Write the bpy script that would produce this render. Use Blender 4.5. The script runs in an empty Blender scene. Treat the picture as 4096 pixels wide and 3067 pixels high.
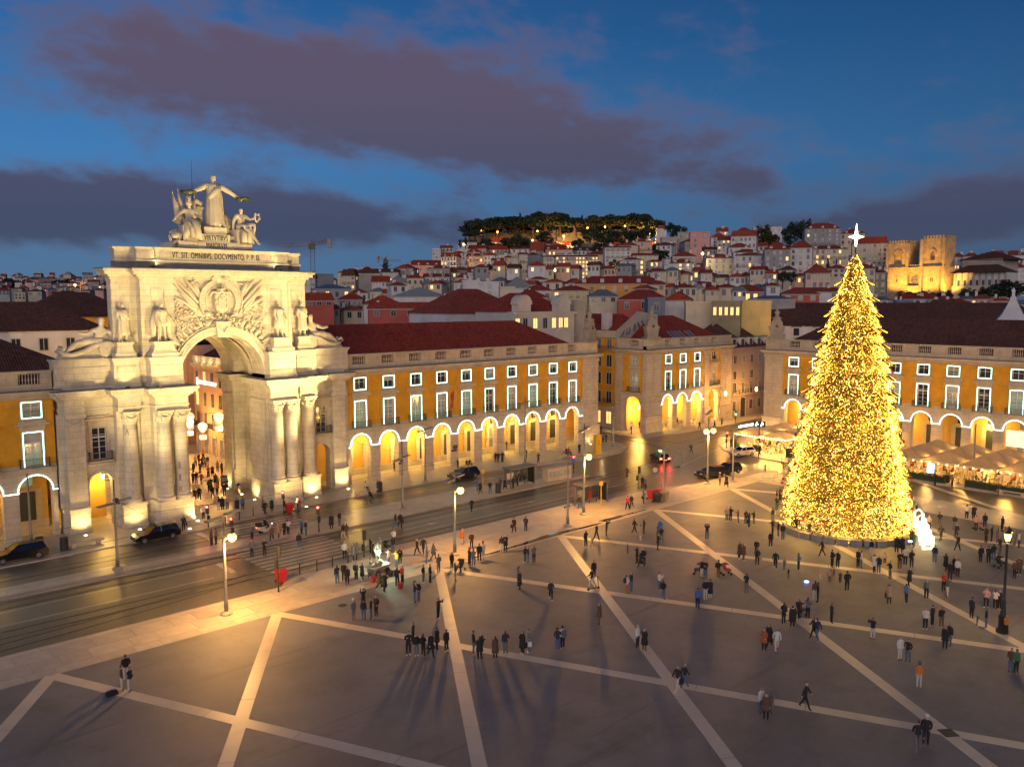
import bpy, math, random
from mathutils import Vector, Matrix
R = math.radians
random.seed(7)
SC = bpy.context.scene
COL = SC.collection
# ------------------------------------------------------------------ camera
FPX, YAW, PIT, ROL = 3292.1, 0.7361, 0.1006, -0.0017      # focal length in pixels of a 4096 wide frame
CAM = Vector((-58.891, -95.584, 24.625))
_fw = Vector((math.sin(YAW)*math.cos(PIT), math.cos(YAW)*math.cos(PIT), -math.sin(PIT)))
_r = Vector((math.cos(YAW), -math.sin(YAW), 0)); _u = _r.cross(_fw)
_r2 = _r*math.cos(ROL)+_u*math.sin(ROL); _u2 = -_r*math.sin(ROL)+_u*math.cos(ROL)
cd = bpy.data.cameras.new('camera'); cam = bpy.data.objects.new('camera', cd); COL.objects.link(cam)
cd.sensor_width = 36; cd.lens = FPX/4096*36; cd.clip_start = 1; cd.clip_end = 9000
cam.matrix_world = Matrix(((_r2.x, _u2.x, -_fw.x, CAM.x), (_r2.y, _u2.y, -_fw.y, CAM.y), (_r2.z, _u2.z, -_fw.z, CAM.z), (0, 0, 0, 1)))
SC.camera = cam
def ray(px, py): return _fw+(px-2048)/FPX*_r2-(py-1533.5)/FPX*_u2
def G(px, py, z=0.0):                      # surveyed point of the ground plane
    d = ray(px, py); t = (z-CAM.z)/d.z; p = CAM+d*t; return (p.x, p.y)
def AT(px, py, D): return CAM+ray(px, py)*D  # a point at depth D metres
def ZOF(x, y, py):                          # height above (x, y) seen at picture row py
    lo, hi = -20, 120
    for _ in range(40):
        m = (lo+hi)/2; d = Vector((x, y, m))-CAM
        if 1533.5-FPX*d.dot(_u2)/d.dot(_fw) > py: lo = m
        else: hi = m
    return lo
# ------------------------------------------------------------------ render settings
SC.render.engine = 'CYCLES'
SC.view_settings.view_transform = 'Standard'; SC.view_settings.look = 'None'
SC.view_settings.exposure = 0.0; SC.view_settings.gamma = 1.0
SC.cycles.use_denoising = True
SC.cycles.max_bounces = 5; SC.cycles.diffuse_bounces = 2; SC.cycles.glossy_bounces = 2; SC.cycles.transmission_bounces = 3
SC.cycles.sample_clamp_indirect = 4.0; SC.cycles.sample_clamp_direct = 0.0
SC.cycles.caustics_reflective = False; SC.cycles.caustics_refractive = False
SC.cycles.use_light_tree = True
# ------------------------------------------------------------------ dusk sky
W = bpy.data.worlds.new('World'); SC.world = W; W.use_nodes = True
wn = W.node_tree; wn.nodes.clear()
def N(t, typ, **kw):
    n = t.nodes.new(typ)
    for k, v in kw.items(): setattr(n, k, v)
    return n
class M_:                                    # tiny maths-node helper
    def __init__(s, t): s.t = t
    def op(s, o, a, b=None, c=None):
        n = N(s.t, 'ShaderNodeMath', operation=o)
        for i, v in enumerate((a, b, c)):
            if v is None: continue
            if isinstance(v, (int, float)): n.inputs[i].default_value = v
            else: s.t.links.new(v, n.inputs[i])
        return n.outputs[0]
def ramp(t, fac, stops, interp='LINEAR'):
    n = N(t, 'ShaderNodeValToRGB'); cr = n.color_ramp; cr.interpolation = interp
    while len(cr.elements) < len(stops): cr.elements.new(0.5)
    for e, (p, c) in zip(cr.elements, stops): e.position = p; e.color = (*c, 1)
    t.links.new(fac, n.inputs[0]); return n.outputs[0]
def mixc(t, fac, a, b, blend='MIX'):
    n = N(t, 'ShaderNodeMix', data_type='RGBA', blend_type=blend)
    for i, v in ((0, fac), (6, a), (7, b)):
        if isinstance(v, (int, float)): n.inputs[i].default_value = v
        elif isinstance(v, tuple): n.inputs[i].default_value = (*v[:3], 1)
        else: t.links.new(v, n.inputs[i])
    return n.outputs[2]
def build_world():
    t = wn; m = M_(t)
    tc = N(t, 'ShaderNodeTexCoord'); sp = N(t, 'ShaderNodeSeparateXYZ'); t.links.new(tc.outputs['Generated'], sp.inputs[0])
    x, y, z = sp.outputs
    el = m.op('ARCSINE', z); az = m.op('ARCTAN2', x, y)
    grad = ramp(t, m.op('DIVIDE', m.op('ADD', el, 0.02), 0.6), [(0.0, (.078, .115, .175)), (0.10, (.058, .125, .225)), (0.30, (.038, .145, .33)),
        (0.52, (.016, .090, .245)), (0.78, (.008, .045, .145)), (1.0, (.006, .032, .11))])
    sky = N(t, 'ShaderNodeTexSky', sky_type='NISHITA', sun_disc=False); sky.sun_elevation = R(-3.0); sky.sun_rotation = R(235)
    sky.air_density = 1.0; sky.dust_density = 0.6; sky.ozone_density = 3.0
    nish = mixc(t, 1.0, sky.outputs[0], (.12, .12, .12), 'MULTIPLY')
    fade = m.op('SUBTRACT', 1.0, m.op('MULTIPLY', m.op('MINIMUM', m.op('MAXIMUM', m.op('SUBTRACT', az, .35), 0.0), 1.0), .42))
    fc_ = N(t, 'ShaderNodeCombineColor'); [t.links.new(fade, fc_.inputs[i]) for i in range(3)]     # the sky pales towards the sunset in the west
    base = mixc(t, 1.0, mixc(t, 1.0, grad, nish, 'ADD'), fc_.outputs[0], 'MULTIPLY')
    # cloud banks: long soft streaks, drifting along one wind direction, noise-broken
    wv = N(t, 'ShaderNodeCombineXYZ'); t.links.new(m.op('MULTIPLY', az, 3.2), wv.inputs[0]); t.links.new(m.op('MULTIPLY', m.op('ADD', el, m.op('MULTIPLY', az, 0.08)), 6.5), wv.inputs[1])
    n1 = N(t, 'ShaderNodeTexNoise'); n1.inputs['Scale'].default_value = 1.5; n1.inputs['Detail'].default_value = 8; n1.inputs['Roughness'].default_value = .5; n1.inputs['Distortion'].default_value = .15
    t.links.new(wv.outputs[0], n1.inputs['Vector'])
    n2 = N(t, 'ShaderNodeTexNoise'); n2.inputs['Scale'].default_value = 5.4; n2.inputs['Detail'].default_value = 8; n2.inputs['Roughness'].default_value = .58
    t.links.new(wv.outputs[0], n2.inputs['Vector'])
    nz = m.op('ADD', m.op('MULTIPLY', m.op('SUBTRACT', n1.outputs[0], .5), .80), m.op('MULTIPLY', m.op('SUBTRACT', n2.outputs[0], .5), .85))
    def azel(px, py):
        d = ray(px, py).normalized(); return math.atan2(d.x, d.y), math.asin(d.z)
    tot = None
    for (px, py, rx, ry, ang, amp) in CLOUDS:
        a0, e0 = azel(px, py); c, s = math.cos(R(ang)), math.sin(R(ang))
        da, de = m.op('SUBTRACT', az, a0), m.op('SUBTRACT', el, e0)
        uu = m.op('DIVIDE', m.op('ADD', m.op('MULTIPLY', da, c), m.op('MULTIPLY', de, s)), rx/FPX)
        vv = m.op('DIVIDE', m.op('SUBTRACT', m.op('MULTIPLY', de, c), m.op('MULTIPLY', da, s)), ry/FPX)
        g = m.op('MULTIPLY', m.op('EXPONENT', m.op('MULTIPLY', m.op('ADD', m.op('MULTIPLY', uu, uu), m.op('MULTIPLY', vv, vv)), -1.0)), amp)
        tot = g if tot is None else m.op('ADD', tot, g)
    dens = m.op('ADD', m.op('MULTIPLY', tot, 1.0), nz)
    mr = N(t, 'ShaderNodeMapRange', interpolation_type='SMOOTHSTEP'); t.links.new(dens, mr.inputs[0])
    mr.inputs[1].default_value = .10; mr.inputs[2].default_value = .66
    ccol = ramp(t, m.op('DIVIDE', m.op('ADD', el, 0.02), 0.6), [(0.0, (.045, .062, .092)), (0.18, (.042, .050, .092)), (0.42, (.080, .062, .098)), (0.7, (.100, .068, .095)), (1, (.05, .045, .08))])
    edge = ramp(t, m.op('DIVIDE', m.op('ADD', el, 0.02), 0.6), [(0.0, (.07, .095, .145)), (0.25, (.088, .095, .165)), (0.6, (.145, .10, .15)), (1, (.06, .06, .12))])
    cc = mixc(t, mr.outputs[0], edge, ccol)
    cl = mixc(t, m.op('MULTIPLY', mr.outputs[0], .93), base, cc)
    bg = N(t, 'ShaderNodeBackground'); bg.inputs[1].default_value = 1.38; t.links.new(cl, bg.inputs[0])
    out = N(t, 'ShaderNodeOutputWorld'); t.links.new(bg.outputs[0], out.inputs[0])
# (column, row, half length, half height, slope degrees, weight) of each bank, in the survey frame of the view
CLOUDS = [(1080, 340, 860, 215, -3, .80), (1700, 440, 520, 170, -8, .45), (2380, 600, 640, 150, -6, .72), (250, 815, 850, 120, 0, .85), (1350, 900, 800, 95, 2, .60), (3800, 870, 750, 105, 5, .78),
          (2960, 740, 230, 60, -8, .40), (2000, 110, 1300, 150, -5, .20), (2750, 960, 900, 60, 0, .3), (-2500, 600, 1200, 160, 0, .7), (7000, 500, 1500, 200, -6, .6)]
build_world()
sd = bpy.data.lights.new('sun', 'SUN'); sd.energy = 1.75; sd.angle = R(50); sd.color = (1.0, .77, .60)
sun = bpy.data.objects.new('sun', sd); COL.objects.link(sun)                # the last glow from the west south west
sun.rotation_euler = Vector((0.76, 0.63, -0.13)).to_track_quat('-Z', 'Y').to_euler()
# ------------------------------------------------------------------ mesh helpers
class MB:
    def __init__(s): s.v = []; s.f = []; s.m = []
    def add(s, vs, fs, mi=0):
        o = len(s.v); s.v += [tuple(v) for v in vs]; s.f += [tuple(i+o for i in f) for f in fs]; s.m += [mi]*len(fs); return s
    def box(s, x0, x1, y0, y1, z0, z1, mi=0):
        return s.add([(x0, y0, z0), (x1, y0, z0), (x1, y1, z0), (x0, y1, z0), (x0, y0, z1), (x1, y0, z1), (x1, y1, z1), (x0, y1, z1)],
            [(0, 3, 2, 1), (4, 5, 6, 7), (0, 1, 5, 4), (1, 2, 6, 5), (2, 3, 7, 6), (3, 0, 4, 7)], mi)
    def quad(s, a, b, c, d, mi=0): return s.add([a, b, c, d], [(0, 1, 2, 3)], mi)
    def prism(s, poly, z0, z1, mi=0, cap=True):                    # poly counter-clockwise
        n = len(poly); vs = [(x, y, z0) for x, y in poly]+[(x, y, z1) for x, y in poly]
        fs = [(i, (i+1) % n, n+(i+1) % n, n+i) for i in range(n)]
        if cap: fs += [tuple(range(n-1, -1, -1)), tuple(range(n, 2*n))]
        return s.add(vs, fs, mi)
    def xprism(s, poly, x0, x1, mi=0):                             # poly in (y, z), extruded along x
        n = len(poly); vs = [(x0, y, z) for y, z in poly]+[(x1, y, z) for y, z in poly]
        return s.add(vs, [(i, (i+1) % n, n+(i+1) % n, n+i) for i in range(n)]+[tuple(range(n-1, -1, -1)), tuple(range(n, 2*n))], mi)
    def yprism(s, poly, y0, y1, mi=0):                             # poly in (x, z), extruded along y
        n = len(poly); vs = [(x, y0, z) for x, z in poly]+[(x, y1, z) for x, z in poly]
        return s.add(vs, [(i, n+i, n+(i+1) % n, (i+1) % n) for i in range(n)]+[tuple(range(n)), tuple(range(2*n-1, n-1, -1))], mi)
    def lathe(s, prof, n=12, c=(0, 0, 0), mi=0, sx=1, sy=1, fold=0, amp=0):   # prof: (r, z)
        vs = []
        for r, z in prof:
            for i in range(n):
                a = 2*math.pi*i/n; rr = r*(1+(amp*math.sin(fold*a+z*2) if fold else 0)); vs.append((c[0]+rr*math.cos(a)*sx, c[1]+rr*math.sin(a)*sy, c[2]+z))
        k = len(prof); fs = [(j*n+i, j*n+(i+1) % n, (j+1)*n+(i+1) % n, (j+1)*n+i) for j in range(k-1) for i in range(n)]
        fs += [tuple(range(n-1, -1, -1)), tuple((k-1)*n+i for i in range(n))]
        return s.add(vs, fs, mi)
    def tube(s, pts, r, n=6, mi=0, cap=True):                      # r: number or list
        pts = [Vector(p) for p in pts]; k = len(pts); rs = r if isinstance(r, (list, tuple)) else [r]*k; vs = []
        for i, p in enumerate(pts):
            d = (pts[min(i+1, k-1)]-pts[max(i-1, 0)]); d = d.normalized() if d.length > 1e-9 else Vector((0, 0, 1))
            a = d.cross(Vector((0, 0, 1))) if abs(d.z) < .95 else d.cross(Vector((1, 0, 0))); a.normalize(); b = d.cross(a)
            for j in range(n):
                t = 2*math.pi*j/n; vs.append(p+(a*math.cos(t)+b*math.sin(t))*rs[i])
        fs = [(j*n+i, (j+1)*n+i, (j+1)*n+(i+1) % n, j*n+(i+1) % n) for j in range(k-1) for i in range(n)]
        if cap: fs += [tuple(range(n)), tuple((k-1)*n+n-1-i for i in range(n))]
        return s.add(vs, fs, mi)
    def mesh(s, name, mats, smooth=False):
        me = bpy.data.meshes.new(name); me.from_pydata(s.v, [], s.f)
        for m in (mats if isinstance(mats, (list, tuple)) else [mats]): me.materials.append(m)
        me.polygons.foreach_set('material_index', s.m)
        if smooth: me.polygons.foreach_set('use_smooth', [True]*len(s.f))
        me.update(); return me
    def obj(s, name, mats, parent=None, loc=(0, 0, 0), rz=0, smooth=False): return OB(name, s.mesh(name, mats, smooth), parent, loc, rz)
def OB(name, data, parent=None, loc=(0, 0, 0), rz=0, sc=None):
    o = bpy.data.objects.new(name, data); COL.objects.link(o); o.location = loc; o.rotation_euler = (0, 0, rz)
    if sc is not None: o.scale = sc
    if parent is not None: o.parent = parent
    return o
def tag(o, label, cat, group=None):
    o['label'] = label; o['category'] = cat
    if group: o['group'] = group
    return o
def thing(name, label, cat, loc=(0, 0, 0), rz=0, group=None): return tag(OB(name, None, None, loc, rz), label, cat, group)
def struct(o): o['kind'] = 'structure'; return o
def stuff(o): o['kind'] = 'stuff'; return o
def copy_tree(o, parent=None):
    c = o.copy(); COL.objects.link(c); c.parent = parent
    for ch in o.children: copy_tree(ch, c)
    return c
def lamp(name, kind, loc, power, color, size=.1, target=None, cone=60, blend=.5, parent=None):
    l = bpy.data.lights.new(name, kind); l.energy = power; l.color = color; l.shadow_soft_size = size
    o = OB(name, l, parent, loc)
    if kind == 'SPOT':
        l.spot_size = R(cone); l.spot_blend = blend
        o.rotation_euler = (Vector(target)-Vector(loc)).to_track_quat('-Z', 'Y').to_euler()
    return o
# ------------------------------------------------------------------ procedural materials
MATS = {}
def mat(name, col, rough=.7, var=.12, scale=1.2, bump=0.0, bscale=8, metal=0.0, emit=None, es=0.0, spec=.5, col2=None, stain=0.0, alpha=1.0, sample=True, trans=0.0):
    if name in MATS: return MATS[name]
    m = bpy.data.materials.new(name); m.use_nodes = True; t = m.node_tree; b = t.nodes['Principled BSDF']; MATS[name] = m
    b.inputs['Roughness'].default_value = rough; b.inputs['Metallic'].default_value = metal; b.inputs['Specular IOR Level'].default_value = spec
    b.inputs['Transmission Weight'].default_value = trans; b.inputs['Alpha'].default_value = alpha
    tc = N(t, 'ShaderNodeTexCoord'); nz = N(t, 'ShaderNodeTexNoise'); nz.inputs['Scale'].default_value = scale; nz.inputs['Detail'].default_value = 6; nz.inputs['Roughness'].default_value = .6
    t.links.new(tc.outputs['Object'], nz.inputs['Vector'])
    c2 = col2 or tuple(c*.72 for c in col); c1 = tuple(min(1, c*(1+var)) for c in col); cd = tuple(c*(1-var) for c in col) if col2 is None else c2
    c = ramp(t, nz.outputs[0], [(.3, cd), (.7, c1)])
    if stain:
        n2 = N(t, 'ShaderNodeTexNoise'); n2.inputs['Scale'].default_value = .35; n2.inputs['Detail'].default_value = 8; n2.inputs['Roughness'].default_value = .72
        mp = N(t, 'ShaderNodeMapping'); mp.inputs['Scale'].default_value = (1.0, 1.0, .45); t.links.new(tc.outputs['Object'], mp.inputs[0]); t.links.new(mp.outputs[0], n2.inputs['Vector'])
        f = ramp(t, n2.outputs[0], [(.50, (0, 0, 0)), (.72, (1, 1, 1))])
        c = mixc(t, M_(t).op('MULTIPLY', f, stain), c, tuple(v*.42 for v in col))
    t.links.new(c, b.inputs['Base Color'])
    if bump:
        n3 = N(t, 'ShaderNodeTexNoise'); n3.inputs['Scale'].default_value = bscale; n3.inputs['Detail'].default_value = 4; t.links.new(tc.outputs['Object'], n3.inputs['Vector'])
        bp = N(t, 'ShaderNodeBump'); bp.inputs['Strength'].default_value = bump; bp.inputs['Distance'].default_value = .05; t.links.new(n3.outputs[0], bp.inputs['Height']); t.links.new(bp.outputs[0], b.inputs['Normal'])
    if emit: b.inputs['Emission Color'].default_value = (*emit, 1); b.inputs['Emission Strength'].default_value = es
    if not sample: m.cycles.emission_sampling = 'NONE'
    return m
def tile_mat(name, col, pitch=.28):
    m = mat(name, col, .85, .42, 2.2, stain=.55, spec=.15); t = m.node_tree; b = t.nodes['Principled BSDF']
    tc = N(t, 'ShaderNodeTexCoord'); sp = N(t, 'ShaderNodeSeparateXYZ'); t.links.new(tc.outputs['Object'], sp.inputs[0]); q = M_(t)
    s1 = q.op('SINE', q.op('MULTIPLY', sp.outputs[0], 6.283/pitch)); s2 = q.op('SINE', q.op('MULTIPLY', sp.outputs[2], 6.283/.16))
    h = q.op('ADD', s1, q.op('MULTIPLY', s2, .5)); bp = N(t, 'ShaderNodeBump'); bp.inputs['Strength'].default_value = .6; bp.inputs['Distance'].default_value = .04
    t.links.new(h, bp.inputs['Height']); t.links.new(bp.outputs[0], b.inputs['Normal']); return m
STONE = mat('arch_limestone', (.59, .535, .43), .72, .14, .9, .3, 5, stain=.50)
STONE2 = mat('facade_limestone', (.55, .46, .34), .75, .14, .8, .25, 6, stain=.50)
STATUE = mat('statue_marble', (.52, .46, .37), .65, .14, 1.6, .3, 9, stain=.45)
def ashlar(m, bw, bh, dark=.30):                  # fine mortar joints between the courses of dressed stone
    t = m.node_tree; b = t.nodes['Principled BSDF']; src = b.inputs['Base Color'].links[0].from_socket; q = M_(t); tc = N(t, 'ShaderNodeTexCoord'); sp = N(t, 'ShaderNodeSeparateXYZ'); t.links.new(tc.outputs['Object'], sp.inputs[0])
    cx = N(t, 'ShaderNodeCombineXYZ'); t.links.new(q.op('ADD', sp.outputs[0], sp.outputs[1]), cx.inputs[0]); t.links.new(sp.outputs[2], cx.inputs[1])
    br = N(t, 'ShaderNodeTexBrick'); br.inputs['Scale'].default_value = 1; br.inputs['Brick Width'].default_value = bw; br.inputs['Row Height'].default_value = bh; br.inputs['Mortar Size'].default_value = .014; br.inputs['Mortar Smooth'].default_value = .3
    br.inputs['Color1'].default_value = (1, 1, 1, 1); br.inputs['Color2'].default_value = (.88, .87, .85, 1); br.inputs['Mortar'].default_value = (dark, dark, dark, 1); t.links.new(cx.outputs[0], br.inputs['Vector'])
    t.links.new(mixc(t, .8, src, br.outputs['Color'], 'MULTIPLY'), b.inputs['Base Color'])
ashlar(STONE, 1.7, .68); ashlar(STONE2, 1.5, .62, .4)
OCHRE = mat('ochre_render', (.64, .315, .018), .85, .18, .5, .15, 8, stain=.45)
OCHRE2 = mat('arcade_ochre_render', (.60, .36, .08), .85, .10, .5, stain=.2)
LEAD = mat('lead_flashing', (.10, .105, .12), .55, .2, 2)
TILE = tile_mat('red_roof_tiles', (.30, .052, .032))
TILE_D = tile_mat('dark_roof_tiles', (.115, .052, .038))
TILE_R = tile_mat('bright_roof_tiles', (.30, .065, .04))
IRON = mat('black_iron', (.02, .022, .025), .5, .1, 5)
FRAME_W = mat('painted_window_wood', (.62, .61, .57), .5, .08, 4)
FRAME_D = mat('dark_window_wood', (.06, .06, .06), .5, .1, 4)
GLASS = mat('window_glass', (.03, .035, .04), .06, .2, .8, spec=.8)
GLASS_WARM = mat('warm_lit_glass', (.08, .06, .03), .15, .2, 1.5, emit=(1.0, .72, .30), es=.75)
GLASS_DIM = mat('dimly_lit_glass', (.06, .06, .05), .12, .3, 2.0, emit=(1.0, .80, .50), es=.16)
GLASS_COOL = mat('office_lit_glass', (.06, .08, .06), .12, .3, 2.0, emit=(.75, .95, .62), es=.22)
LED = mat('led_strip', (.8, .9, .9), .4, 0, 1, emit=(.45, 1.0, .93), es=5.5)
LEDW = mat('white_led_strip', (.8, .9, .9), .4, 0, 1, emit=(.68, .98, 1.0), es=6.5)
BULB = mat('sodium_bulb', (.9, .8, .5), .4, 0, 1, emit=(1.0, .52, .10), es=5.5, sample=False)
DOOR = mat('dark_green_door', (.035, .04, .035), .5, .15, 3)
SODIUM = (1.0, .47, .11); WARM = (1.0, .68, .30)
# ================================================================== GROUND
ASPH = mat('square_asphalt', (.205, .205, .217), .56, .20, .16, .5, 38, stain=.42)
def worn(m):                                    # long swept stains, patches and grit of a worn asphalt square
    t = m.node_tree; b = t.nodes['Principled BSDF']; lk = b.inputs['Base Color'].links[0]; src = lk.from_socket; tc = N(t, 'ShaderNodeTexCoord')
    for rot, sc, lo, hi, k in ((R(-38), (.045, .8, 1), .60, .68, .45), (R(22), (.03, .6, 1), .61, .70, .34), (R(80), (.22, .26, 1), .55, .72, .45)):
        mp = N(t, 'ShaderNodeMapping'); mp.inputs['Rotation'].default_value = (0, 0, rot); mp.inputs['Scale'].default_value = sc; t.links.new(tc.outputs['Object'], mp.inputs[0])
        nz = N(t, 'ShaderNodeTexNoise'); nz.inputs['Scale'].default_value = 1.0; nz.inputs['Detail'].default_value = 7; nz.inputs['Roughness'].default_value = .62; t.links.new(mp.outputs[0], nz.inputs['Vector'])
        f = ramp(t, nz.outputs[0], [(lo, (0, 0, 0)), (hi, (1, 1, 1))]); src = mixc(t, M_(t).op('MULTIPLY', f, k), src, (.09, .08, .075))
    g = N(t, 'ShaderNodeTexNoise'); g.inputs['Scale'].default_value = 9; g.inputs['Detail'].default_value = 8; g.inputs['Roughness'].default_value = .8; t.links.new(tc.outputs['Object'], g.inputs['Vector'])
    src = mixc(t, .55, src, ramp(t, g.outputs[0], [(.32, (.45, .45, .45)), (.68, (1, 1, 1))]), 'MULTIPLY'); t.links.new(src, b.inputs['Base Color'])
worn(ASPH)
ROADM = mat('road_asphalt', (.10, .084, .07), .30, .2, .5, .22, 26, stain=.3)
COBBLE = mat('tram_cobbles', (.085, .078, .07), .38, .3, 5.0, .9, 9)
SLABM = [mat('paving_stone_%s' % n, c, .36, .14, .9, .15, 12, stain=.32) for n, c in (('a', (.42, .375, .32)), ('b', (.385, .34, .29)), ('c', (.45, .40, .34)))]
BANDM = mat('lioz_stone_band', (.60, .52, .39), .42, .12, .7, .15, 12, stain=.22)
KERB = mat('kerb_stone', (.30, .27, .24), .6, .15, 1.5)
PAINT = mat('road_paint', (.42, .40, .37), .5, .2, 3.0, stain=.5)
RAILM = mat('tram_rail_steel', (.10, .09, .08), .28, .2, 3, metal=.6)
WATER = mat('puddle_water', (.05, .045, .04), .03, .1, 1, spec=1.0)
road = struct(MB().box(-260, 330, -300, 140, -.6, -.12).obj('road', ROADM))
def plate(name, poly, z0, z1, m): return struct(MB().prism(poly, z0, z1).obj(name, m))
def ccw(p):
    a = sum(p[i][0]*p[(i+1) % len(p)][1]-p[(i+1) % len(p)][0]*p[i][1] for i in range(len(p))); return p if a > 0 else p[::-1]
square = plate('square_ground', ccw([(-200, -36.4), (40, -36.4), (40, -260), (-200, -260)]), -.5, 0, ASPH)
SK = [(-120, -30.5), (-27.2, -30.8), (-25.4, -28.4), (-19, -27.5), (19, -27.4), (26, -29.2), (33, -31.3), (48.2, -32)]
south = plate('south_pavement', ccw(SK+[(47.2, -37), (47.0, -250), (40.0, -250), (40.0, -36.4), (-120, -36.4)]), -.5, -.016, KERB)
NKB = [(-120, -8.6), (-25, -8.4), (-20, -7.4), (-6, -6.8), (16, -6.4), (24, -7.5), (31, -9.4), (38, -9.9), (43, -9.2), (47.4, -7.2), (49.6, -4.4), (50.5, -1), (50.6, 120)]
north = plate('north_pavement', ccw(NKB+[(-120, 120)]), -.5, 0, SLABM[0])
MKB = [(57.6, 120), (57.5, 10), (56.4, 3), (56.0, -1.2), (57.5, -2.7), (62, -3.9), (67.4, -4.8), (83, -4.6), (97.6, -3.4), (220, -3)]
midp = plate('corner_pavement', ccw(MKB+[(220, 120)]), -.5, 0, SLABM[1])
EKB = [(220, -12), (80, -12.6), (66, -15.2), (60.5, -16.6), (57.2, -19.5), (55.9, -23), (55.0, -32), (56.4, -49), (56.4, -250)]
eastp = plate('east_pavement', ccw(EKB+[(220, -250)]), -.5, 0, SLABM[2])
MT = [(-120, -14.4), (-30, -15), (-22, -14.4), (-9, -12.3), (10, -12.1), (19, -13.2), (25, -15.2), (26.6, -16.8), (26.2, -18.2), (-27, -18.4), (-120, -17.4)]
median = plate('median_pavement', ccw(MT), -.5, -.016, KERB)
def inpoly(x, y, poly):
    c = False; n = len(poly)
    for i in range(n):
        x1, y1 = poly[i]; x2, y2 = poly[i-1]
        if (y1 > y) != (y2 > y) and x < (x2-x1)*(y-y1)/(y2-y1)+x1: c = not c
    return c
SP = SK+[(47.2, -37), (47.0, -250), (40.0, -250), (40.0, -36.4), (-120, -36.4)]
PLATES = [SP, NKB+[(-120, 120)], MKB+[(220, 120)], EKB+[(220, -250)], MT, [(-200, -36.4), (40, -36.4), (40, -260), (-200, -260)]]
def GZ(x, y): return 0.0 if any(inpoly(x, y, q) for q in PLATES) else -.12
# stone kerbs, one piece per straight stretch
def kerb(parent, pts, w=.3):
    for a, b in zip(pts[:-1], pts[1:]):
        a = Vector(a); b = Vector(b); d = (b-a); L = d.length
        if L > 90: continue
        o = MB().box(0, L, -w/2, w/2, -.4, .012).obj('kerb_stone', KERB, parent, (a.x, a.y, 0), math.atan2(d.y, d.x))
kerb(north, NKB[1:12]); kerb(midp, MKB[1:9]); kerb(eastp, EKB[1:8])
# paving slabs: south pavement and median, each a slab of its own, colour from three shared meshes
def slabs(parent, poly, x0, x1, rows, L, lim):
    n = 0; sh = {}
    for ri, (ya, yb) in enumerate(rows):
        x = x0+(ri % 2)*L*.5
        while x < x1 and n < lim:
            ll = L*random.choice((.8, 1, 1.2)); e = min(x+ll, x1)
            if all(inpoly(px, py, poly) for px in (x+.05, e-.05) for py in (ya+.03, yb-.03)):
                k = (round(e-x, 2), ri, random.randrange(3))
                if k not in sh: sh[k] = MB().box(.012, e-x-.012, ya+.012, yb-.012, -.10, .0).mesh('paving_slab', SLABM[k[2]])
                OB('paving_slab', sh[k], parent, (x, 0, random.uniform(-.002, .002))); n += 1
            x = e
    return n
slabs(south, SP, -52, 47, [(-36.4, -35.2), (-35.2, -33.4), (-33.4, -31.6)], 2.3, 150)
slabs(south, SP, -52, 47, [(-31.6, -30.9), (-31.0, -29.2), (-29.2, -27.45)], 3.0, 60)
slabs(median, MT, -56, 26.5, [(-17.3, -16.0), (-16.0, -14.95)], 3.0, 80)
slabs(median, MT, -20, 26.5, [(-18.2, -17.3), (-14.95, -13.6), (-13.6, -12.5)], 3.0, 60)
# east stone band slabs
sh = [MB().box(.015, 3.485, .015, 3.485, -.1, 0).mesh('paving_slab', m) for m in SLABM]
for i in range(30):
    for j in range(2): OB('paving_slab', sh[(i*2+j*5) % 3], south, (40+j*3.5, -40.0-3.5*i, 0))
# lozenge bands of light stone
JX = [-62.4+16*k for k in range(0, 9)]
bandw = .42
def band(x0, y0, x1, y1):
    a = Vector((x0, y0)); d = Vector((x1, y1))-a; n = Vector((-d.y, d.x)).normalized()*bandw
    return [(a+n), (a-n), (a+d-n), (a+d+n)]
def clip_x(x, y, dx, dy, L):
    t = L
    if dx > 0 and x+dx*t > 39.9: t = (39.9-x)/dx
    return t
bk = 0
for j in JX:
    for (dx, dy) in ((6.72, -14.28), (-9.4, -14.28)):
        t = clip_x(j, -36.4, dx, dy, 5.0)
        if t <= 0: continue
        n = 12
        for s in range(n):                                        # each band laid in lengths of stone
            a, b = t*s/n+.0012, t*(s+1)/n-.0012
            q = band(j+dx*a, -36.4+dy*a, j+dx*b, -36.4+dy*b)
            z = .004 if dx > 0 else .008
            o = MB().prism(ccw([(v.x, v.y) for v in q]), -.05, z).obj('stone_band', BANDM, square)
            bk += 1
# gutter puddles on the inner edge of the south pavement
def puddle(pts, z=.010):
    o = MB().prism(ccw(pts), -.02, z).obj('puddle', WATER); struct(o); return o
def blob(cx, cy, rx, ry, seed, rot=0):
    rnd = random.Random(seed); pts = []
    for i in range(26):
        a = 2*math.pi*i/26; k = 1+.35*math.sin(3*a+seed)+.2*rnd.uniform(-1, 1); x, y = rx*k*math.cos(a), ry*k*math.sin(a)
        pts.append((cx+x*math.cos(rot)-y*math.sin(rot), cy+x*math.sin(rot)+y*math.cos(rot)))
    return pts
puddle(blob(1.5, -35.7, 6.5, .42, 3)); puddle(blob(-7.5, -36.0, 2.6, .22, 5)); puddle(blob(12, -35.5, 3.8, .3, 8))
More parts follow.
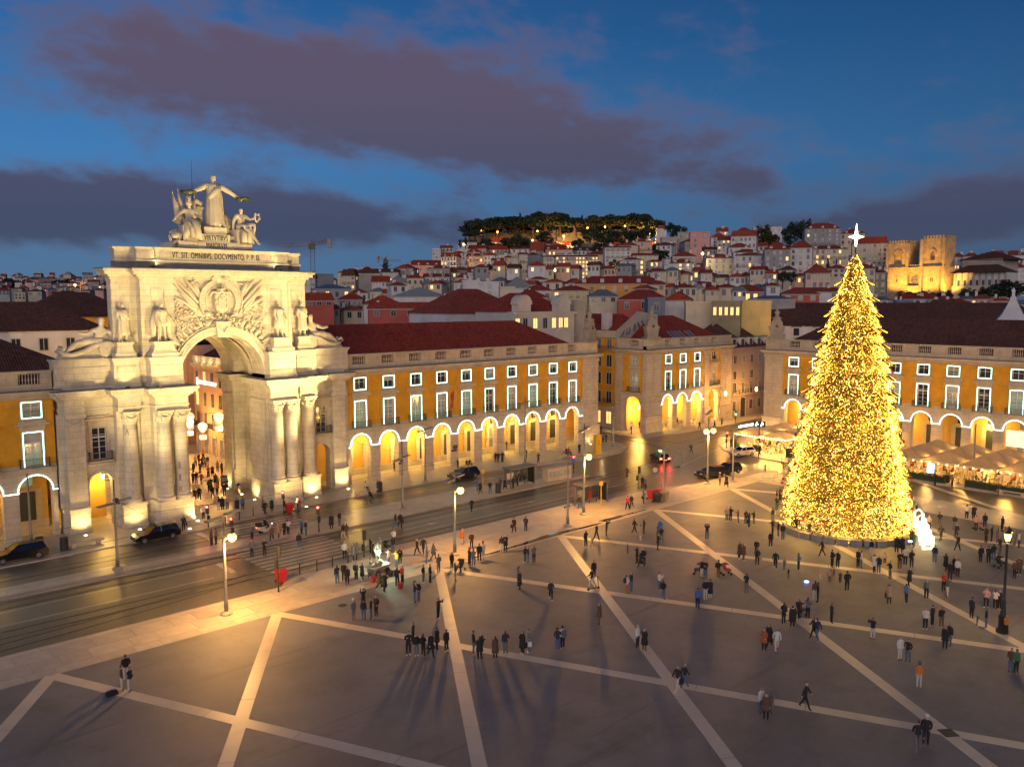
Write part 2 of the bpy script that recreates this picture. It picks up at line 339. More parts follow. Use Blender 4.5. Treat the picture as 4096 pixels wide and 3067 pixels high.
# painted markings, each stripe its own sheet on the road
ZR = -.116
def stripe(name, x0, x1, y0, y1, z=ZR): return MB().box(x0, x1, y0, y1, -.2, z).obj(name, PAINT, road)
for k in range(8): stripe('crossing_stripe', -26.2+.02*k, -16.6, -19.45-1.04*k, -18.95-1.04*k)
for k in range(5): stripe('crossing_stripe', -23.2, -15.2, -9.55-1.06*k, -9.05-1.06*k)
for y, xa, xb in ((-21.1, -120, -30), (-24.3, -120, -30.5), (-11.4, -120, -27.5), (-21.6, -12.5, 26), (-24.6, -14, 30), (-9.6, -14, 24)): stripe('lane_line', xa, xb, y-.07, y+.07)
stripe('stop_line', -28.9, -28.3, -24.1, -18.9); stripe('stop_line', -26.2, -25.6, -14.2, -9.0); stripe('stop_line', -28.9, -28.3, -27, -24.9)
for i in range(9):
    o = MB().box(0, 1.2, -.06, .06, -.08, .004).obj('lane_dash', PAINT, road, (40+2.3*i, -27.6+1.0*i, ZR-.004), R(23))
MB().box(0, 34, -.09, .09, -.08, .004).obj('lane_line', PAINT, road, (26.5, -26.5, ZR-.004), R(15))
def arrow(x, y, rz):
    MB().prism(ccw([(0, -.09), (3.4, -.09), (3.4, -.4), (4.8, 0), (3.4, .4), (3.4, .09), (0, .09)]), -.08, .004).obj('lane_arrow', PAINT, road, (x, y, ZR-.004), rz)
arrow(-9, -23.0, 0); arrow(6, -23.2, 0)
MB().box(0, 5.2, -2.6, -2.4, -.08, .004).add([], []).obj('lane_line', PAINT, road, (43, -2, ZR-.004), R(-35))
# cobbled tram bed and rails
bed1 = MB().box(-120, -27.4, -30.4, -24.8, -.3, -.114).obj('tram_cobbles', COBBLE, road); bed2 = MB().box(-120, -27.4, -20.6, -18.5, -.3, -.114).obj('tram_cobbles', COBBLE, road)
def rail(pts):
    m = MB()
    m.tube([(x, y, -.118) for x, y in pts], .032, 4); m.obj('tram_rail', RAILM, road)
def arc(p0, p1, p2, n=14):
    return [((1-t)**2*p0[0]+2*t*(1-t)*p1[0]+t*t*p2[0], (1-t)**2*p0[1]+2*t*(1-t)*p1[1]+t*t*p2[1]) for t in [i/n for i in range(n+1)]]
for y in (-18.95, -20.35): rail([(-120, y), (-20, y), (26, y-.2)]+arc((26, y-.2), (46, y-.3), (58, y+9))+arc((58, y+9), (66, -9.5), (92, -8.2-(y+19)*.6))+[(200, -8.2-(y+19)*.6)])
for y in (-25.7, -27.1): rail([(-120, y), (-28, y), (20, y+.6)]+arc((20, y+.6), (40, y+1), (52, y+12))+arc((52, y+12), (60, -11.2), (90, -10.2-(y+26)*.5))+[(200, -10.2-(y+26)*.5)])
for y in (-28.6, -29.9): rail(arc((-60, y), (-44, y), (-28, y+3.1)))
for dx in (0, 1.4): rail(arc((38, -21.5-dx), (53.2+dx, -19-dx), (54-dx*.2, 4))+[(53.3+dx, 120)])
for y in (-11.9, -13.3): rail([(-120, y), (-20, y+.6)])
# black and white wave pattern laid in the pedestrian street beyond the arch
PAVD = mat('dark_basalt_setts', (.05, .045, .045), .6, .2, 6)
street = struct(MB().box(-27, -11, 11.2, 95, -.05, .006).obj('street_mosaic', mat('pale_limestone_setts', (.45, .40, .33), .55, .2, 3)))
for sx in (-24.5, -14.5):
    for k in range(14):
        pts = []
        for i in range(10):
            a = 2*math.pi*i/10; r = 1.0+.35*math.sin(3*a); pts.append((sx+r*math.cos(a)*1.1, 15+k*3.2+r*math.sin(a)*.9))
        MB().prism(ccw(pts), -.02, .011).prism(ccw([(sx+(x-sx)*.45, 15+k*3.2+(y-15-k*3.2)*.45) for x, y in pts]), 0, .012, 1).obj('mosaic_figure', [PAVD, SLABM[0]], street)
# manhole covers and the dark inset plate
for i, (x, y) in enumerate((G(1370, 2420), G(2712, 1865), G(2690, 1995))): struct(MB().lathe([(.36, -.02), (.36, .012 if i == 0 else -.108), (.30, .014 if i == 0 else -.106)], 18, (x, y, 0)).obj('manhole_cover', IRON))
x, y = G(3793, 2930); struct(MB().prism(ccw([(x-.6, y-.1), (x+.1, y-.6), (x+.6, y+.1), (x-.1, y+.6)]), -.02, .014).obj('drain_cover', IRON))
# ================================================================== ARCADED WINGS OF THE SQUARE
def wall_holes(mb, x0, x1, z0, z1, holes, yf, dep, mi=0):
    xs = sorted({x0, x1, *[h[0] for h in holes], *[h[1] for h in holes]}); zs = sorted({z0, z1, *[h[2] for h in holes], *[h[3] for h in holes]})
    for a, b in zip(xs[:-1], xs[1:]):
        for c, d in zip(zs[:-1], zs[1:]):
            if any(h[0]-1e-6 <= a and b <= h[1]+1e-6 and h[2]-1e-6 <= c and d <= h[3]+1e-6 for h in holes): continue
            mb.quad((a, yf, c), (b, yf, c), (b, yf, d), (a, yf, d), mi)
    for a, b, c, d in holes:
        mb.quad((a, yf, c), (a, yf, d), (a, yf+dep, d), (a, yf+dep, c), mi); mb.quad((b, yf, d), (b, yf, c), (b, yf+dep, c), (b, yf+dep, d), mi)
        mb.quad((a, yf, d), (b, yf, d), (b, yf+dep, d), (a, yf+dep, d), mi); mb.quad((b, yf, c), (a, yf, c), (a, yf+dep, c), (b, yf+dep, c), mi)
def arch_wall(mb, x0, x1, zt, cx, r, zs, yf, yb, mi=0, n=16, z0=0.0):
    cur = [(cx-r*math.cos(math.pi*i/n), zs+r*math.sin(math.pi*i/n)) for i in range(n+1)]
    for y, fl in ((yf, False), (yb, True)):
        def q(a, b, c, d):
            v = [(p[0], y, p[1]) for p in (a, b, c, d)]; mb.quad(*(v[::-1] if fl else v), mi)
        q((x0, z0), (cx-r, z0), (cx-r, zs), (x0, zs)); q((cx+r, z0), (x1, z0), (x1, zs), (cx+r, zs))
        q((x0, zs), (cx-r, zs), (cx-r, zt), (x0, zt)); q((cx+r, zs), (x1, zs), (x1, zt), (cx+r, zt))
        for a, b in zip(cur[:-1], cur[1:]): q(a, b, (b[0], zt), (a[0], zt))
    for a, b in zip(cur[:-1], cur[1:]): mb.quad((a[0], yf, a[1]), (a[0], yb, a[1]), (b[0], yb, b[1]), (b[0], yf, b[1]), mi)
    mb.quad((cx-r, yf, z0), (cx-r, yb, z0), (cx-r, yb, zs), (cx-r, yf, zs), mi); mb.quad((cx+r, yf, zs), (cx+r, yb, zs), (cx+r, yb, z0), (cx+r, yf, z0), mi)
    for x in (x0, x1): mb.quad((x, yf, z0), (x, yb, z0), (x, yb, zt), (x, yf, zt), mi)
def ring_strip(mb, cx, zs, r, w, y0, y1, mi=0, n=20, legs=None):
    pa = [(cx-(r)*math.cos(math.pi*i/n), zs+r*math.sin(math.pi*i/n)) for i in range(n+1)]; pb = [(cx-(r+w)*math.cos(math.pi*i/n), zs+(r+w)*math.sin(math.pi*i/n)) for i in range(n+1)]
    for i in range(n):
        a, b, c, d = pa[i], pa[i+1], pb[i+1], pb[i]
        mb.add([(a[0], y0, a[1]), (b[0], y0, b[1]), (c[0], y0, c[1]), (d[0], y0, d[1]), (a[0], y1, a[1]), (b[0], y1, b[1]), (c[0], y1, c[1]), (d[0], y1, d[1])],
            [(0, 1, 2, 3), (0, 4, 5, 1), (3, 2, 6, 7)]+([(0, 3, 7, 4)] if i == 0 else [])+([(1, 5, 6, 2)] if i == n-1 else []), mi)
def frame_mesh(w, z0, z1, b, y0, y1, bottom=True):
    m = MB(); m.box(-w-b, -w, y0, y1, z0, z1+b); m.box(w, w+b, y0, y1, z0, z1+b); m.box(-w, w, y0, y1, z1, z1+b)
    if bottom: m.box(-w-b, w+b, y0, y1, z0-b, z0)
    return m
PW = {}
def win_protos():
    PW['us'] = frame_mesh(.80, 12.72, 14.22, .26, -.10, .04).mesh('window', STONE2)
    PW['ls'] = frame_mesh(.80, 7.55, 11.10, .28, -.10, .04, False).box(-1.18, 1.18, -.16, .04, 11.38, 11.9).box(-1.55, 1.55, -.42, .04, 11.9, 12.14).box(-1.3, 1.3, -.2, .04, 12.14, 12.4).mesh('window', STONE2)
    for k, z0, z1, rows in (('u', 12.72, 14.22, (13.7,)), ('l', 7.55, 11.10, (8.3, 8.95, 9.6, 10.3))):
        f = MB(); f.box(-.80, -.70, .14, .22, z0, z1); f.box(.70, .80, .14, .22, z0, z1); f.box(-.7, .7, .14, .22, z1-.1, z1); f.box(-.7, .7, .14, .22, z0, z0+.12); f.box(-.06, .06, .14, .22, z0+.12, z1-.1)
        for r in rows: f.box(-.7, -.06, .15, .21, r-.025, r+.025); f.box(.06, .7, .15, .21, r-.025, r+.025)
        if k == 'l': f.box(-.7, .7, .12, .23, 9.95, 10.12)
        PW[k+'f'] = f.mesh('casement', FRAME_W)
        for nm, gm in (('g', GLASS), ('d', GLASS_DIM), ('c', GLASS_COOL), ('w', GLASS_WARM)): PW[k+nm] = MB().box(-.8, .8, .19, .24, z0, z1).mesh('pane', gm)
    PW['ublind'] = MB().box(-.7, .7, .135, .15, 13.6, 14.12).mesh('blind', mat('linen_blind', (.45, .42, .36), .8)); PW['lblind'] = MB().box(-.7, .7, .125, .14, 10.1, 11.0).mesh('blind', mat('linen_blind', (.45, .42, .36)))
    PW['uled'] = frame_mesh(.88, 12.70, 14.26, .055, -.15, -.10).mesh('light_strip', LED)
    PW['lled'] = frame_mesh(.88, 7.62, 11.14, .055, -.15, -.10, False).mesh('light_strip', LED)
    b = MB().box(-1.4, 1.4, -.72, -.02, 7.36, 7.50); PW['bal'] = b.mesh('balcony', STONE2)
    r = MB(); r.box(-1.36, 1.36, -.70, -.66, 8.42, 8.47); r.box(-1.36, 1.36, -.70, -.66, 7.58, 7.62); r.box(-1.36, -1.32, -.66, -.02, 8.42, 8.47); r.box(1.32, 1.36, -.66, -.02, 8.42, 8.47)
    for i in range(22): x = -1.34+2.68*i/21; r.box(x-.012, x+.012, -.69, -.67, 7.5, 8.42)
    for s in (-1.34, 1.34):
        for i in range(4): r.box(s-.012, s+.012, -.55+.15*i-.012, -.55+.15*i+.012, 7.5, 8.42)
    PW['rail'] = r.mesh('railing', IRON)
    r = MB(); r.box(-.78, .78, -.06, -.03, 13.35, 13.39)
    for i in range(13): x = -.76+1.52*i/12; r.box(x-.012, x+.012, -.055, -.035, 12.72, 13.35)
    PW['urail'] = r.mesh('railing', IRON)
    prof = [(.075, 0), (.075, .08), (.035, .14), (.075, .36), (.08, .46), (.035, .78), (.05, .9), (.075, .94), (.075, 1.05)]
    b = MB()
    for i in range(7): b.lathe(prof, 7, (-.84+.28*i, .35, 16.12))
    PW['balus'] = b.mesh('baluster_row', STONE2, True)
win_protos()
def put_window(T, x, kind, lit, led, rnd):
    pane = {'u': rnd.choice('ggdcg'), 'l': rnd.choice('gddcg')}[kind] if lit is None else lit
    w = OB('window', PW[kind+'s'], T, (x, 0, 0)); OB('casement', PW[kind+'f'], w); OB('pane', PW[kind+pane], w)
    if rnd.random() < .35: OB('blind', PW[kind+'blind'], w, (0, 0, rnd.choice((0, 0, .25))))
    if kind == 'u': OB('railing', PW['urail'], w)
    if led: OB('light_strip', PW[kind+'led'], w)
    if kind == 'l': b = OB('balcony', PW['bal'], T, (x, 0, 0)); OB('railing', PW['rail'], b)
def facade(T, segs, rnd, inner=4.6, top=True, arcade_doors=True, ochre=OCHRE):
    """segs: ('pil', x0, x1) or ('bay', x0, x1, cx, led, r); local frame, front towards -y"""
    X0, X1 = segs[0][1], segs[-1][2]
    up = MB(); ar = MB(); st = MB(); cor = MB(); led = MB(); par = MB()
    for s in segs:
        x0, x1 = s[1], s[2]
        if s[0] == 'pil':
            p = MB(); p.box(x0+.002, x1-.002, -.22, .9, 0, 14.6); p.box(x0-.12, x1+.12, -.5, .85, 0, 2.9); p.box(x0-.2, x1+.2, -.58, .84, 2.9, 3.2); p.box(x0-.16, x1+.16, -.54, .83, .0, .35)
            p.box(x0-.06, x1+.06, -.34, .88, 13.4, 13.65); p.box(x0-.1, x1+.1, -.40, .87, 14.15, 14.58); w = x1-x0
            if w > 2.5: p.box(x0+w*.42, x0+w*.58, -.26, .5, 3.3, 13.3)
            p.obj('corner_pier', STONE2, T); par.box(x0, x1, .05, .75, 16.1, 17.22)
        else:
            cx, ld, r = s[3], s[4], s[5]; zs = 5.05 if r < 1.7 else 4.9
            arch_wall(ar, x0, x1, 7.1, cx, r, zs, 0, .95); up_h = [(cx-.80, cx+.80, 12.72, 14.22), (cx-.80, cx+.80, 7.55, 11.10)]
            wall_holes(up, x0, x1, 7.45, 14.6, up_h, 0, .3)
            for a, b in ((x0, cx-r), (cx+r, x1)): MB().box(a-.07 if a > x0+.01 else a, b+.07 if b < x1-.01 else b, -.10, 1.02, zs-.22, zs).obj('impost_block', STONE2, T); MB().box(a-.05 if a > x0+.01 else a, b+.05 if b < x1-.01 else b, -.06, 1.0, 0, .5).obj('pier_plinth', STONE2, T)
            for kind in 'ul': put_window(T, cx, kind, None if ld else rnd.choice('gd'), ld, rnd)
            if ld:
                l = MB(); ring_strip(l, cx, zs, r+.03, .06, -.065, -.012)
                l.box(x0, cx-r-.02, -.165, -.105, zs-.12, zs-.065); l.box(cx+r+.02, x1, -.165, -.105, zs-.12, zs-.065); l.obj('arch_light_strip', LEDW, T)
            OB('baluster_row', PW['balus'], T, (cx, 0, 0)); par.box(x0, cx-1.0, .05, .75, 16.1, 17.22); par.box(cx+1.0, x1, .05, .75, 16.1, 17.22)
            if (x0+x1)/2 > X0: par.box(x0+.25, cx-1.15, -.0, .045, 16.25, 17.05); par.box(cx+1.15, x1-.25, 0, .045, 16.25, 17.05)
            if arcade_doors:
                k = rnd.randrange(4); d = MB()
                d.box(cx-1.45, cx-.85, inner-.14, inner+.02, 0, 4.1, 1); d.box(cx+.85, cx+1.45, inner-.14, inner+.02, 0, 4.1, 1); d.box(cx-1.45, cx+1.45, inner-.16, inner+.02, 4.1, 4.45, 1)
                if k < 3: d.box(cx-.85, cx+.85, inner-.05, inner+.02, 0, 4.1, 0)
                else:
                    d.box(cx-.85, cx+.85, inner-.05, inner+.02, 1.0, 4.1, 2); d.box(cx-.85, cx+.85, inner-.10, inner+.02, 0, 1.0, 1); d.box(cx-.04, cx+.04, inner-.09, inner-.05, 1, 4.1, 1); d.box(cx-.85, cx-.04, inner-.09, inner-.05, 2.6, 2.68, 1)
                d.obj('arcade_door' if k < 3 else 'arcade_window', [DOOR, STONE2, GLASS_DIM], T)
                d = frame_mesh(.62, 4.75, 6.0, .16, inner-.12, inner+.02); d.box(-.62, .62, inner-.05, inner+.02, 4.75, 6.0); d.m[-6:] = [1]*6; d.box(-.03, .03, inner-.08, inner-.05, 4.75, 6.0)
                d.obj('fanlight', [STONE2, rnd.choice([GLASS_WARM, GLASS_COOL, GLASS, GLASS_DIM])], T, (cx, 0, 0))
    ar.obj('arcade_wall', STONE2, T); up.obj('upper_wall', ochre, T)
    cor.box(X0, X1, -.24, .9, 7.10, 7.36); cor.box(X0, X1, -.06, .3, 7.36, 7.75); cor.obj('string_course', STONE2, T)
    c = MB(); c.box(X0-.05, X1+.05, -.28, .9, 14.6, 14.85); c.box(X0-.3, X1+.3, -.62, .9, 14.85, 15.12); c.box(X0-.55, X1+.55, -.95, .9, 15.12, 15.45); c.box(X0-.6, X1+.6, -1.0, .9, 15.45, 15.52, 1)
    c.obj('cornice', [STONE2, LEAD], T)
    par.box(X0, X1, 0, .8, 15.52, 16.12); par.box(X0-.04, X1+.04, -.06, .86, 17.22, 17.48); par.obj('parapet', STONE2, T)
    inn = MB(); inn.box(X0+.02, X1-.02, inner, inner+.4, 0, 6.9); inn.obj('arcade_back_wall', OCHRE2, T)
    inn = MB(); inn.box(X0+.02, X1-.02, inner-.12, inner-.001, 0, .9); inn.obj('arcade_dado', STONE2, T)
    MB().box(X0+.02, X1-.02, .96, inner+.4, 6.92, 7.09).obj('arcade_ceiling', mat('arcade_plaster', (.55, .46, .33), .8), T)
def hip_roof(T, x0, x1, y0, y1, z0, z1, r0, r1, m, name='roof'):
    ym = (y0+y1)/2; b = MB(); v = [(x0, y0, z0), (x1, y0, z0), (x1, y1, z0), (x0, y1, z0), (r0, ym, z1), (r1, ym, z1)]
    b.add(v, [(0, 1, 5, 4), (1, 2, 5), (2, 3, 4, 5), (3, 0, 4), (3, 2, 1, 0)]); o = b.obj(name, m, T); return o
def skylight(T, x, y, z, slope):
    o = MB().box(-.55, .55, -.5, .5, 0, .12).box(-.45, .45, -.4, .4, .12, .15, 1).obj('skylight', [FRAME_D, GLASS], T, (x, y, z)); o.rotation_euler = (slope, 0, 0)
rnd = random.Random(21)
B = 4.6
# north wing, east of the arch
T = thing('arcaded_building', 'long ochre arcaded building with ten lit arches joining the triumphal arch', 'building', (0, 0, 0))
NW = T
segs = [('bay', -2.2, 2.3, 0, 1, 1.55)]+[('bay', i*B-2.3, i*B+2.3, i*B, 1, 1.55) for i in range(1, 9)]+[('bay', 9*B-2.3, 43.95, 9*B, 1, 1.55), ('pil', 43.95, 47.7)]
facade(T, segs, rnd)
sp = MB(); sp.box(-2.2, 47.6, 5.0, 16.5, 0, 15.5); sp.box(-2.2, 47.6, .91, 5.0, 7.5, 15.5); sp.box(46.8, 47.65, .9, 5.0, 0, 7.5); sp.obj('building_core', OCHRE, T)
MB().box(-2.2, 47.6, .87, 16.6, 15.53, 16.0).obj('eaves_floor', LEAD, T)
hip_roof(T, -9, 46.6, 1.4, 17.2, 16.0, 21.2, 1.0, 36.6, TILE)
sl = math.atan2(5.2, 7.9)
for x in (29.4, 31.4, 34.4, 36.6, 39.2, 40.6): skylight(T, x, 2.9, 16.0+1.5*5.2/7.9+.02, sl)
for x in (-6.5, -5.3): skylight(T, x, 2.4, 16.0+1.0*5.2/7.9+.02, sl)
# west wing (left of the arch)
T = thing('arcaded_building', 'ochre arcaded building with dark hipped roof on the statue with lion side of arch', 'building', (-39, 0, 0)); WW = T
segs = [('bay', -4.6*i-2.4, -4.6*i+2.2, -4.6*i-.1, 1, 1.55) for i in range(5, 0, -1)]+[('bay', -2.4, 1.9, -.15, 1, 1.55)]
facade(T, segs, rnd)
sp = MB(); sp.box(-25.3, 1.9, 5.0, 16.5, 0, 15.5); sp.box(-25.3, 1.9, .91, 5.0, 7.5, 15.5); sp.obj('building_core', OCHRE, T)
MB().box(-25.3, 1.9, .87, 16.6, 15.53, 16.0).obj('eaves_floor', LEAD, T)
hip_roof(T, -25.5, 8.5, 1.4, 17.2, 16.0, 20.6, -18, -1, TILE_D)
# corner block across the side street
T = thing('arcaded_building', 'ochre corner building with restaurant under three lit arches across the side street', 'building', (61.2, 0, 0)); CB = T
facade(T, [('pil', 0, 4.2), ('bay', 4.2, 8.8, 6.5, 1, 1.6), ('bay', 8.8, 13.4, 11.1, 1, 1.6), ('bay', 13.4, 18.2, 15.75, 1, 1.6), ('pil', 18.2, 19.75), ('bay', 19.75, 23.9, 21.6, 0, 1.75), ('pil', 23.9, 27.7)], rnd, arcade_doors=False)
W2 = OB('west_front', None, T, (0, 7.0, 0), R(-90))   # its narrow front along the side street
def west_front(T):
    up = MB(); ar = MB(); arch_wall(ar, 1.3, 6.25, 7.1, 3.85, 1.85, 4.75, 0, .95); wall_holes(up, 1.3, 6.25, 7.45, 14.6, [(3.45, 5.05, 12.72, 14.22), (3.45, 5.05, 7.55, 11.10)], 0, .3)
    ar.obj('arcade_wall', STONE2, T); up.obj('upper_wall', OCHRE, T)
    for k in 'ul':
        w = OB('window', PW[k+'s'], T, (4.25, 0, 0)); OB('casement', PW[k+'f'], T, (4.25, 0, 0)); OB('pane', PW[k+'d'], T, (4.25, 0, 0))
    OB('balcony', PW['bal'], T, (4.25, 0, 0)); OB('railing', PW['rail'], T, (4.25, 0, 0))
    MB().box(-.3, 1.3, -.22, .9, 0, 14.6).box(-.4, 1.4, -.5, .85, 0, 3.0).box(6.25, 7.2, -.22, .9, 0, 14.59).box(6.15, 7.48, -.5, .85, 0, 2.9).obj('corner_pier', STONE2, T)
    c = MB(); c.box(-.3, 6.9, -.24, .9, 7.10, 7.36); c.obj('string_course', STONE2, T)
    c = MB(); c.box(-.4, 7.25, -.28, .9, 14.6, 14.85); c.box(-.5, 7.3, -.62, .9, 14.86, 15.12); c.box(-.6, 7.95, -.95, .9, 15.121, 15.451); c.box(-.6, 8.0, -1.0, .9, 15.452, 15.522, 1); c.obj('cornice', [STONE2, LEAD], T)
    OB('baluster_row', PW['balus'], T, (4.0, 0, 0)); MB().box(-.3, 3, .05, .75, 16.1, 17.22).box(5, 6.9, .05, .75, 16.1, 17.21).box(-.3, 6.95, 0, .8, 15.52, 16.11).box(-.3, 6.95, -.05, .86, 17.22, 17.47).obj('parapet', STONE2, T)
west_front(W2)
MB().box(.9, 27.6, 5.0, 6.9, 0, 15.5).box(.9, 27.6, .95, 5.0, 7.5, 15.5).box(27.0, 27.65, .9, 5, 0, 7.5).box(8, 27.6, 6.9, 16, 0, 15.5).obj('building_core', OCHRE2, T)
MB().box(.87, 27.6, .87, 7, 15.53, 15.95).box(8, 27.6, 7, 16, 15.53, 15.95).obj('eaves_floor', LEAD, T)
hip_roof(T, 1.6, 30, 1.4, 17, 15.95, 21.5, 9.5, 20, TILE)
for x in (12.5, 15.0, 18.2):
    for dx in (0, 1.3):
        o = MB().box(-.35, .35, -1.7, 1.6, 0, .5).obj('dormer', mat('zinc_dormer', (.20, .21, .24), .5), T, (x+dx, 3.9, 17.2)); o.rotation_euler = (R(35), 0, 0)
# east wing
XE = 78.5
T = thing('arcaded_building', 'ochre arcaded building behind the christmas tree and the restaurant terrace', 'building', (XE, -14.1, 0), R(-90)); EW = T
segs = [('pil', 0, 3.6)]+[('bay', 3.6 if j == 0 else 5.78+4.5*j-2.25, 5.78+4.5*j+2.25, 5.78+4.5*j, 1, 1.55) for j in range(13)]
facade(T, segs, rnd)
MB().box(.1, 62, 5.0, 15.5, 0, 15.5).box(.1, 62, .91, 5.0, 7.5, 15.5).box(.06, .9, .9, 5, 0, 7.5).obj('building_core', OCHRE, T)
MB().box(.1, 62, .87, 16.0, 15.53, 16.0).obj('eaves_floor', LEAD, T)
hip_roof(T, 1.5, 66, 1.4, 17.2, 16.0, 21.4, 10, 58, TILE_D)
AC = MB().box(-.45, .45, -.35, 0, 0, .62).lathe([(.01, 0), (.24, .01)], 12, (0, 0, 0)).mesh('air_conditioner', mat('white_metal_casing', (.55, .55, .53), .5))
for j in (6, 7, 8): OB('air_conditioner', AC, T, (5.78+4.5*j+.1, -.25, 7.52))
# corner finials on the parapets
FINM = mat('weathered_finial_stone', (.30, .265, .215), .8, .2, .9, .3, 6, stain=.6)
def finial(x, y, rz, lab):
    t = thing('rooftop_finial', lab, 'finial', (x, y, 17.48), rz)
    b = MB(); b.box(-1.5, 1.5, -.9, .9, 0, .35); b.box(-1.15, 1.15, -.6, .6, .35, 1.0); b.obj('pedestal', FINM, t)
    b = MB(); pts = [(-1.15, 1.0), (1.15, 1.0), (1.35, 1.7), (1.5, 2.2), (1.05, 2.5), (.95, 3.1), (.6, 3.6), (-.6, 3.6), (-.95, 3.1), (-1.05, 2.5), (-1.5, 2.2), (-1.35, 1.7)]
    b.yprism(pts, -.55, .55); b.lathe([(.42, 0), (.42, .12), (.30, .14)], 14); k = len(b.v)-42
    for i in range(k, len(b.v)): vx, vy, vz = b.v[i]; b.v[i] = (vx, -.55-vz, 2.35+vy)
    o = b.obj('scrolled_body', FINM, t); MB().lathe([(.27, 0), (.27, .05)], 12).obj('oculus', FRAME_D, t, (0, -.71, 2.35)).rotation_euler = (R(90), 0, 0)
    MB().lathe([(.75, 3.6), (.95, 3.8), (.5, 4.1), (.28, 4.4), (.5, 4.7), (.55, 4.95), (.2, 5.2), (.16, 5.5), (.26, 5.75), (.2, 6.0), (.02, 6.2)], 12).obj('urn', FINM, t, smooth=True)
finial(46.0, .4, R(15), 'stone scrolled finial with urn on the corner of the long arcaded building')
finial(63.0, .4, R(-20), 'stone scrolled finial with urn above the restaurant corner building')
finial(78.9, -16.0, R(-60), 'weathered stone scrolled finial with urn on the terrace building corner')
# arcade lanterns
def lantern(x, y, z, lab, P=260, grp=None):
    t = thing('hanging_lantern', lab, 'lantern', (x, y, z), 0, grp)
    MB().tube([(0, 0, .32), (0, 0, 6.9-z)], .018, 5).obj('rod', IRON, t)
    MB().lathe([(.06, .42), (.20, .30), (.22, .26)], 6).obj('lantern_cap', IRON, t); MB().lathe([(.05, -.34), (.13, -.30), (.13, -.27)], 6).obj('lantern_base', IRON, t)
    MB().lathe([(.13, -.27), (.22, .26)], 6).obj('lantern_glass', mat('lantern_glass', (.9, .8, .5), .3, 0, 1, emit=(1.0, .70, .25), es=22, sample=False), t)
    lamp('lantern_light', 'POINT', (0, 0, -.5), P*4.6, (1.0, .58, .12), .2, parent=t)
for i, P in ((0, 190), (1, 120), (2, 330), (3, 170), (4, 110), (5, 90), (6, 260), (7, 90), (8, 110), (9, 160)): lantern(i*B+(.3 if i in (0, 9) else 0), 2.9, 5.1, 'black hanging lantern glowing under the long arcade', P, 'lanterns hung in the long arcade')
lantern(-31.9, 2.8, 5.0, 'hanging lantern inside the small side arch near the parked black car', 200)
lantern(-43.6, 2.8, 5.0, 'hanging lantern under the arcade of the dark roofed building', 70)
for x in (68.0, 77.2): lantern(x, 2.2, 4.6, 'hanging lantern over the corner restaurant tables', 330, 'lanterns of the corner restaurant')
lantern(62.9, 3.1, 4.4, 'hanging lantern in the side arch of the corner building', 360); lantern(82.8, 2.4, 4.8, 'hanging lantern in the end arch by the grey building', 420)
for j in (0, 2, 4, 7, 9): lantern(81.3, -14.1-5.78-4.5*j, 5.0, 'hanging lantern in the arcade behind the terrace', 220, 'lanterns of the terrace arcade')
# ================================================================== TRIUMPHAL ARCH
AX = -19.5
ARCH = thing('triumphal_arch', 'floodlit pale stone triumphal arch with columns, coat of arms and latin inscription', 'arch', (AX, 0, 0))
def steps(segs, off, a, b):
    """front outline of overlapping blocks (u0, u1, yfront) grown by off, between u = a and b"""
    us = sorted({a, b, *[min(max(s[0]-off, a), b) for s in segs], *[min(max(s[1]+off, a), b) for s in segs]}); out = []
    for p, q in zip(us[:-1], us[1:]):
        if q-p < 1e-6: continue
        m = (p+q)/2; ys = [s[2]-off for s in segs if s[0]-off <= m <= s[1]+off]
        if not ys: continue
        y = min(ys)
        if out and abs(out[-1][2]-y) < 1e-6 and abs(out[-1][1]-p) < 1e-6: out[-1] = (out[-1][0], q, y)
        else: out.append((p, q, y))
    return out
def step_prism(mb, segs, z0, z1, off, yb, a, b, mi=0):
    o = steps(segs, off, a, b)
    if not o: return
    poly = []
    for p, q, y in o: poly += [(p, y), (q, y)]
    poly += [(o[-1][1], yb), (o[0][0], yb)]
    mb.prism(poly, z0, z1, mi)
LOW = [(4.9, 8.5, -4.0), (8.5, 9.5, -1.9), (9.5, 11.9, -2.5), (11.9, 14.85, -.35), (14.85, 16.75, -1.05), (16.75, 17.2, -.35)]
COLS = [(4.9, 8.5, -2.9), (8.5, 9.5, -1.9), (9.5, 11.9, -1.5), (11.9, 14.85, -.35), (14.85, 16.75, -.35), (16.75, 17.2, -.3)]
def mir(segs, s): return segs if s > 0 else [(-b, -a, y) for a, b, y in segs]
OPEN = 4.9
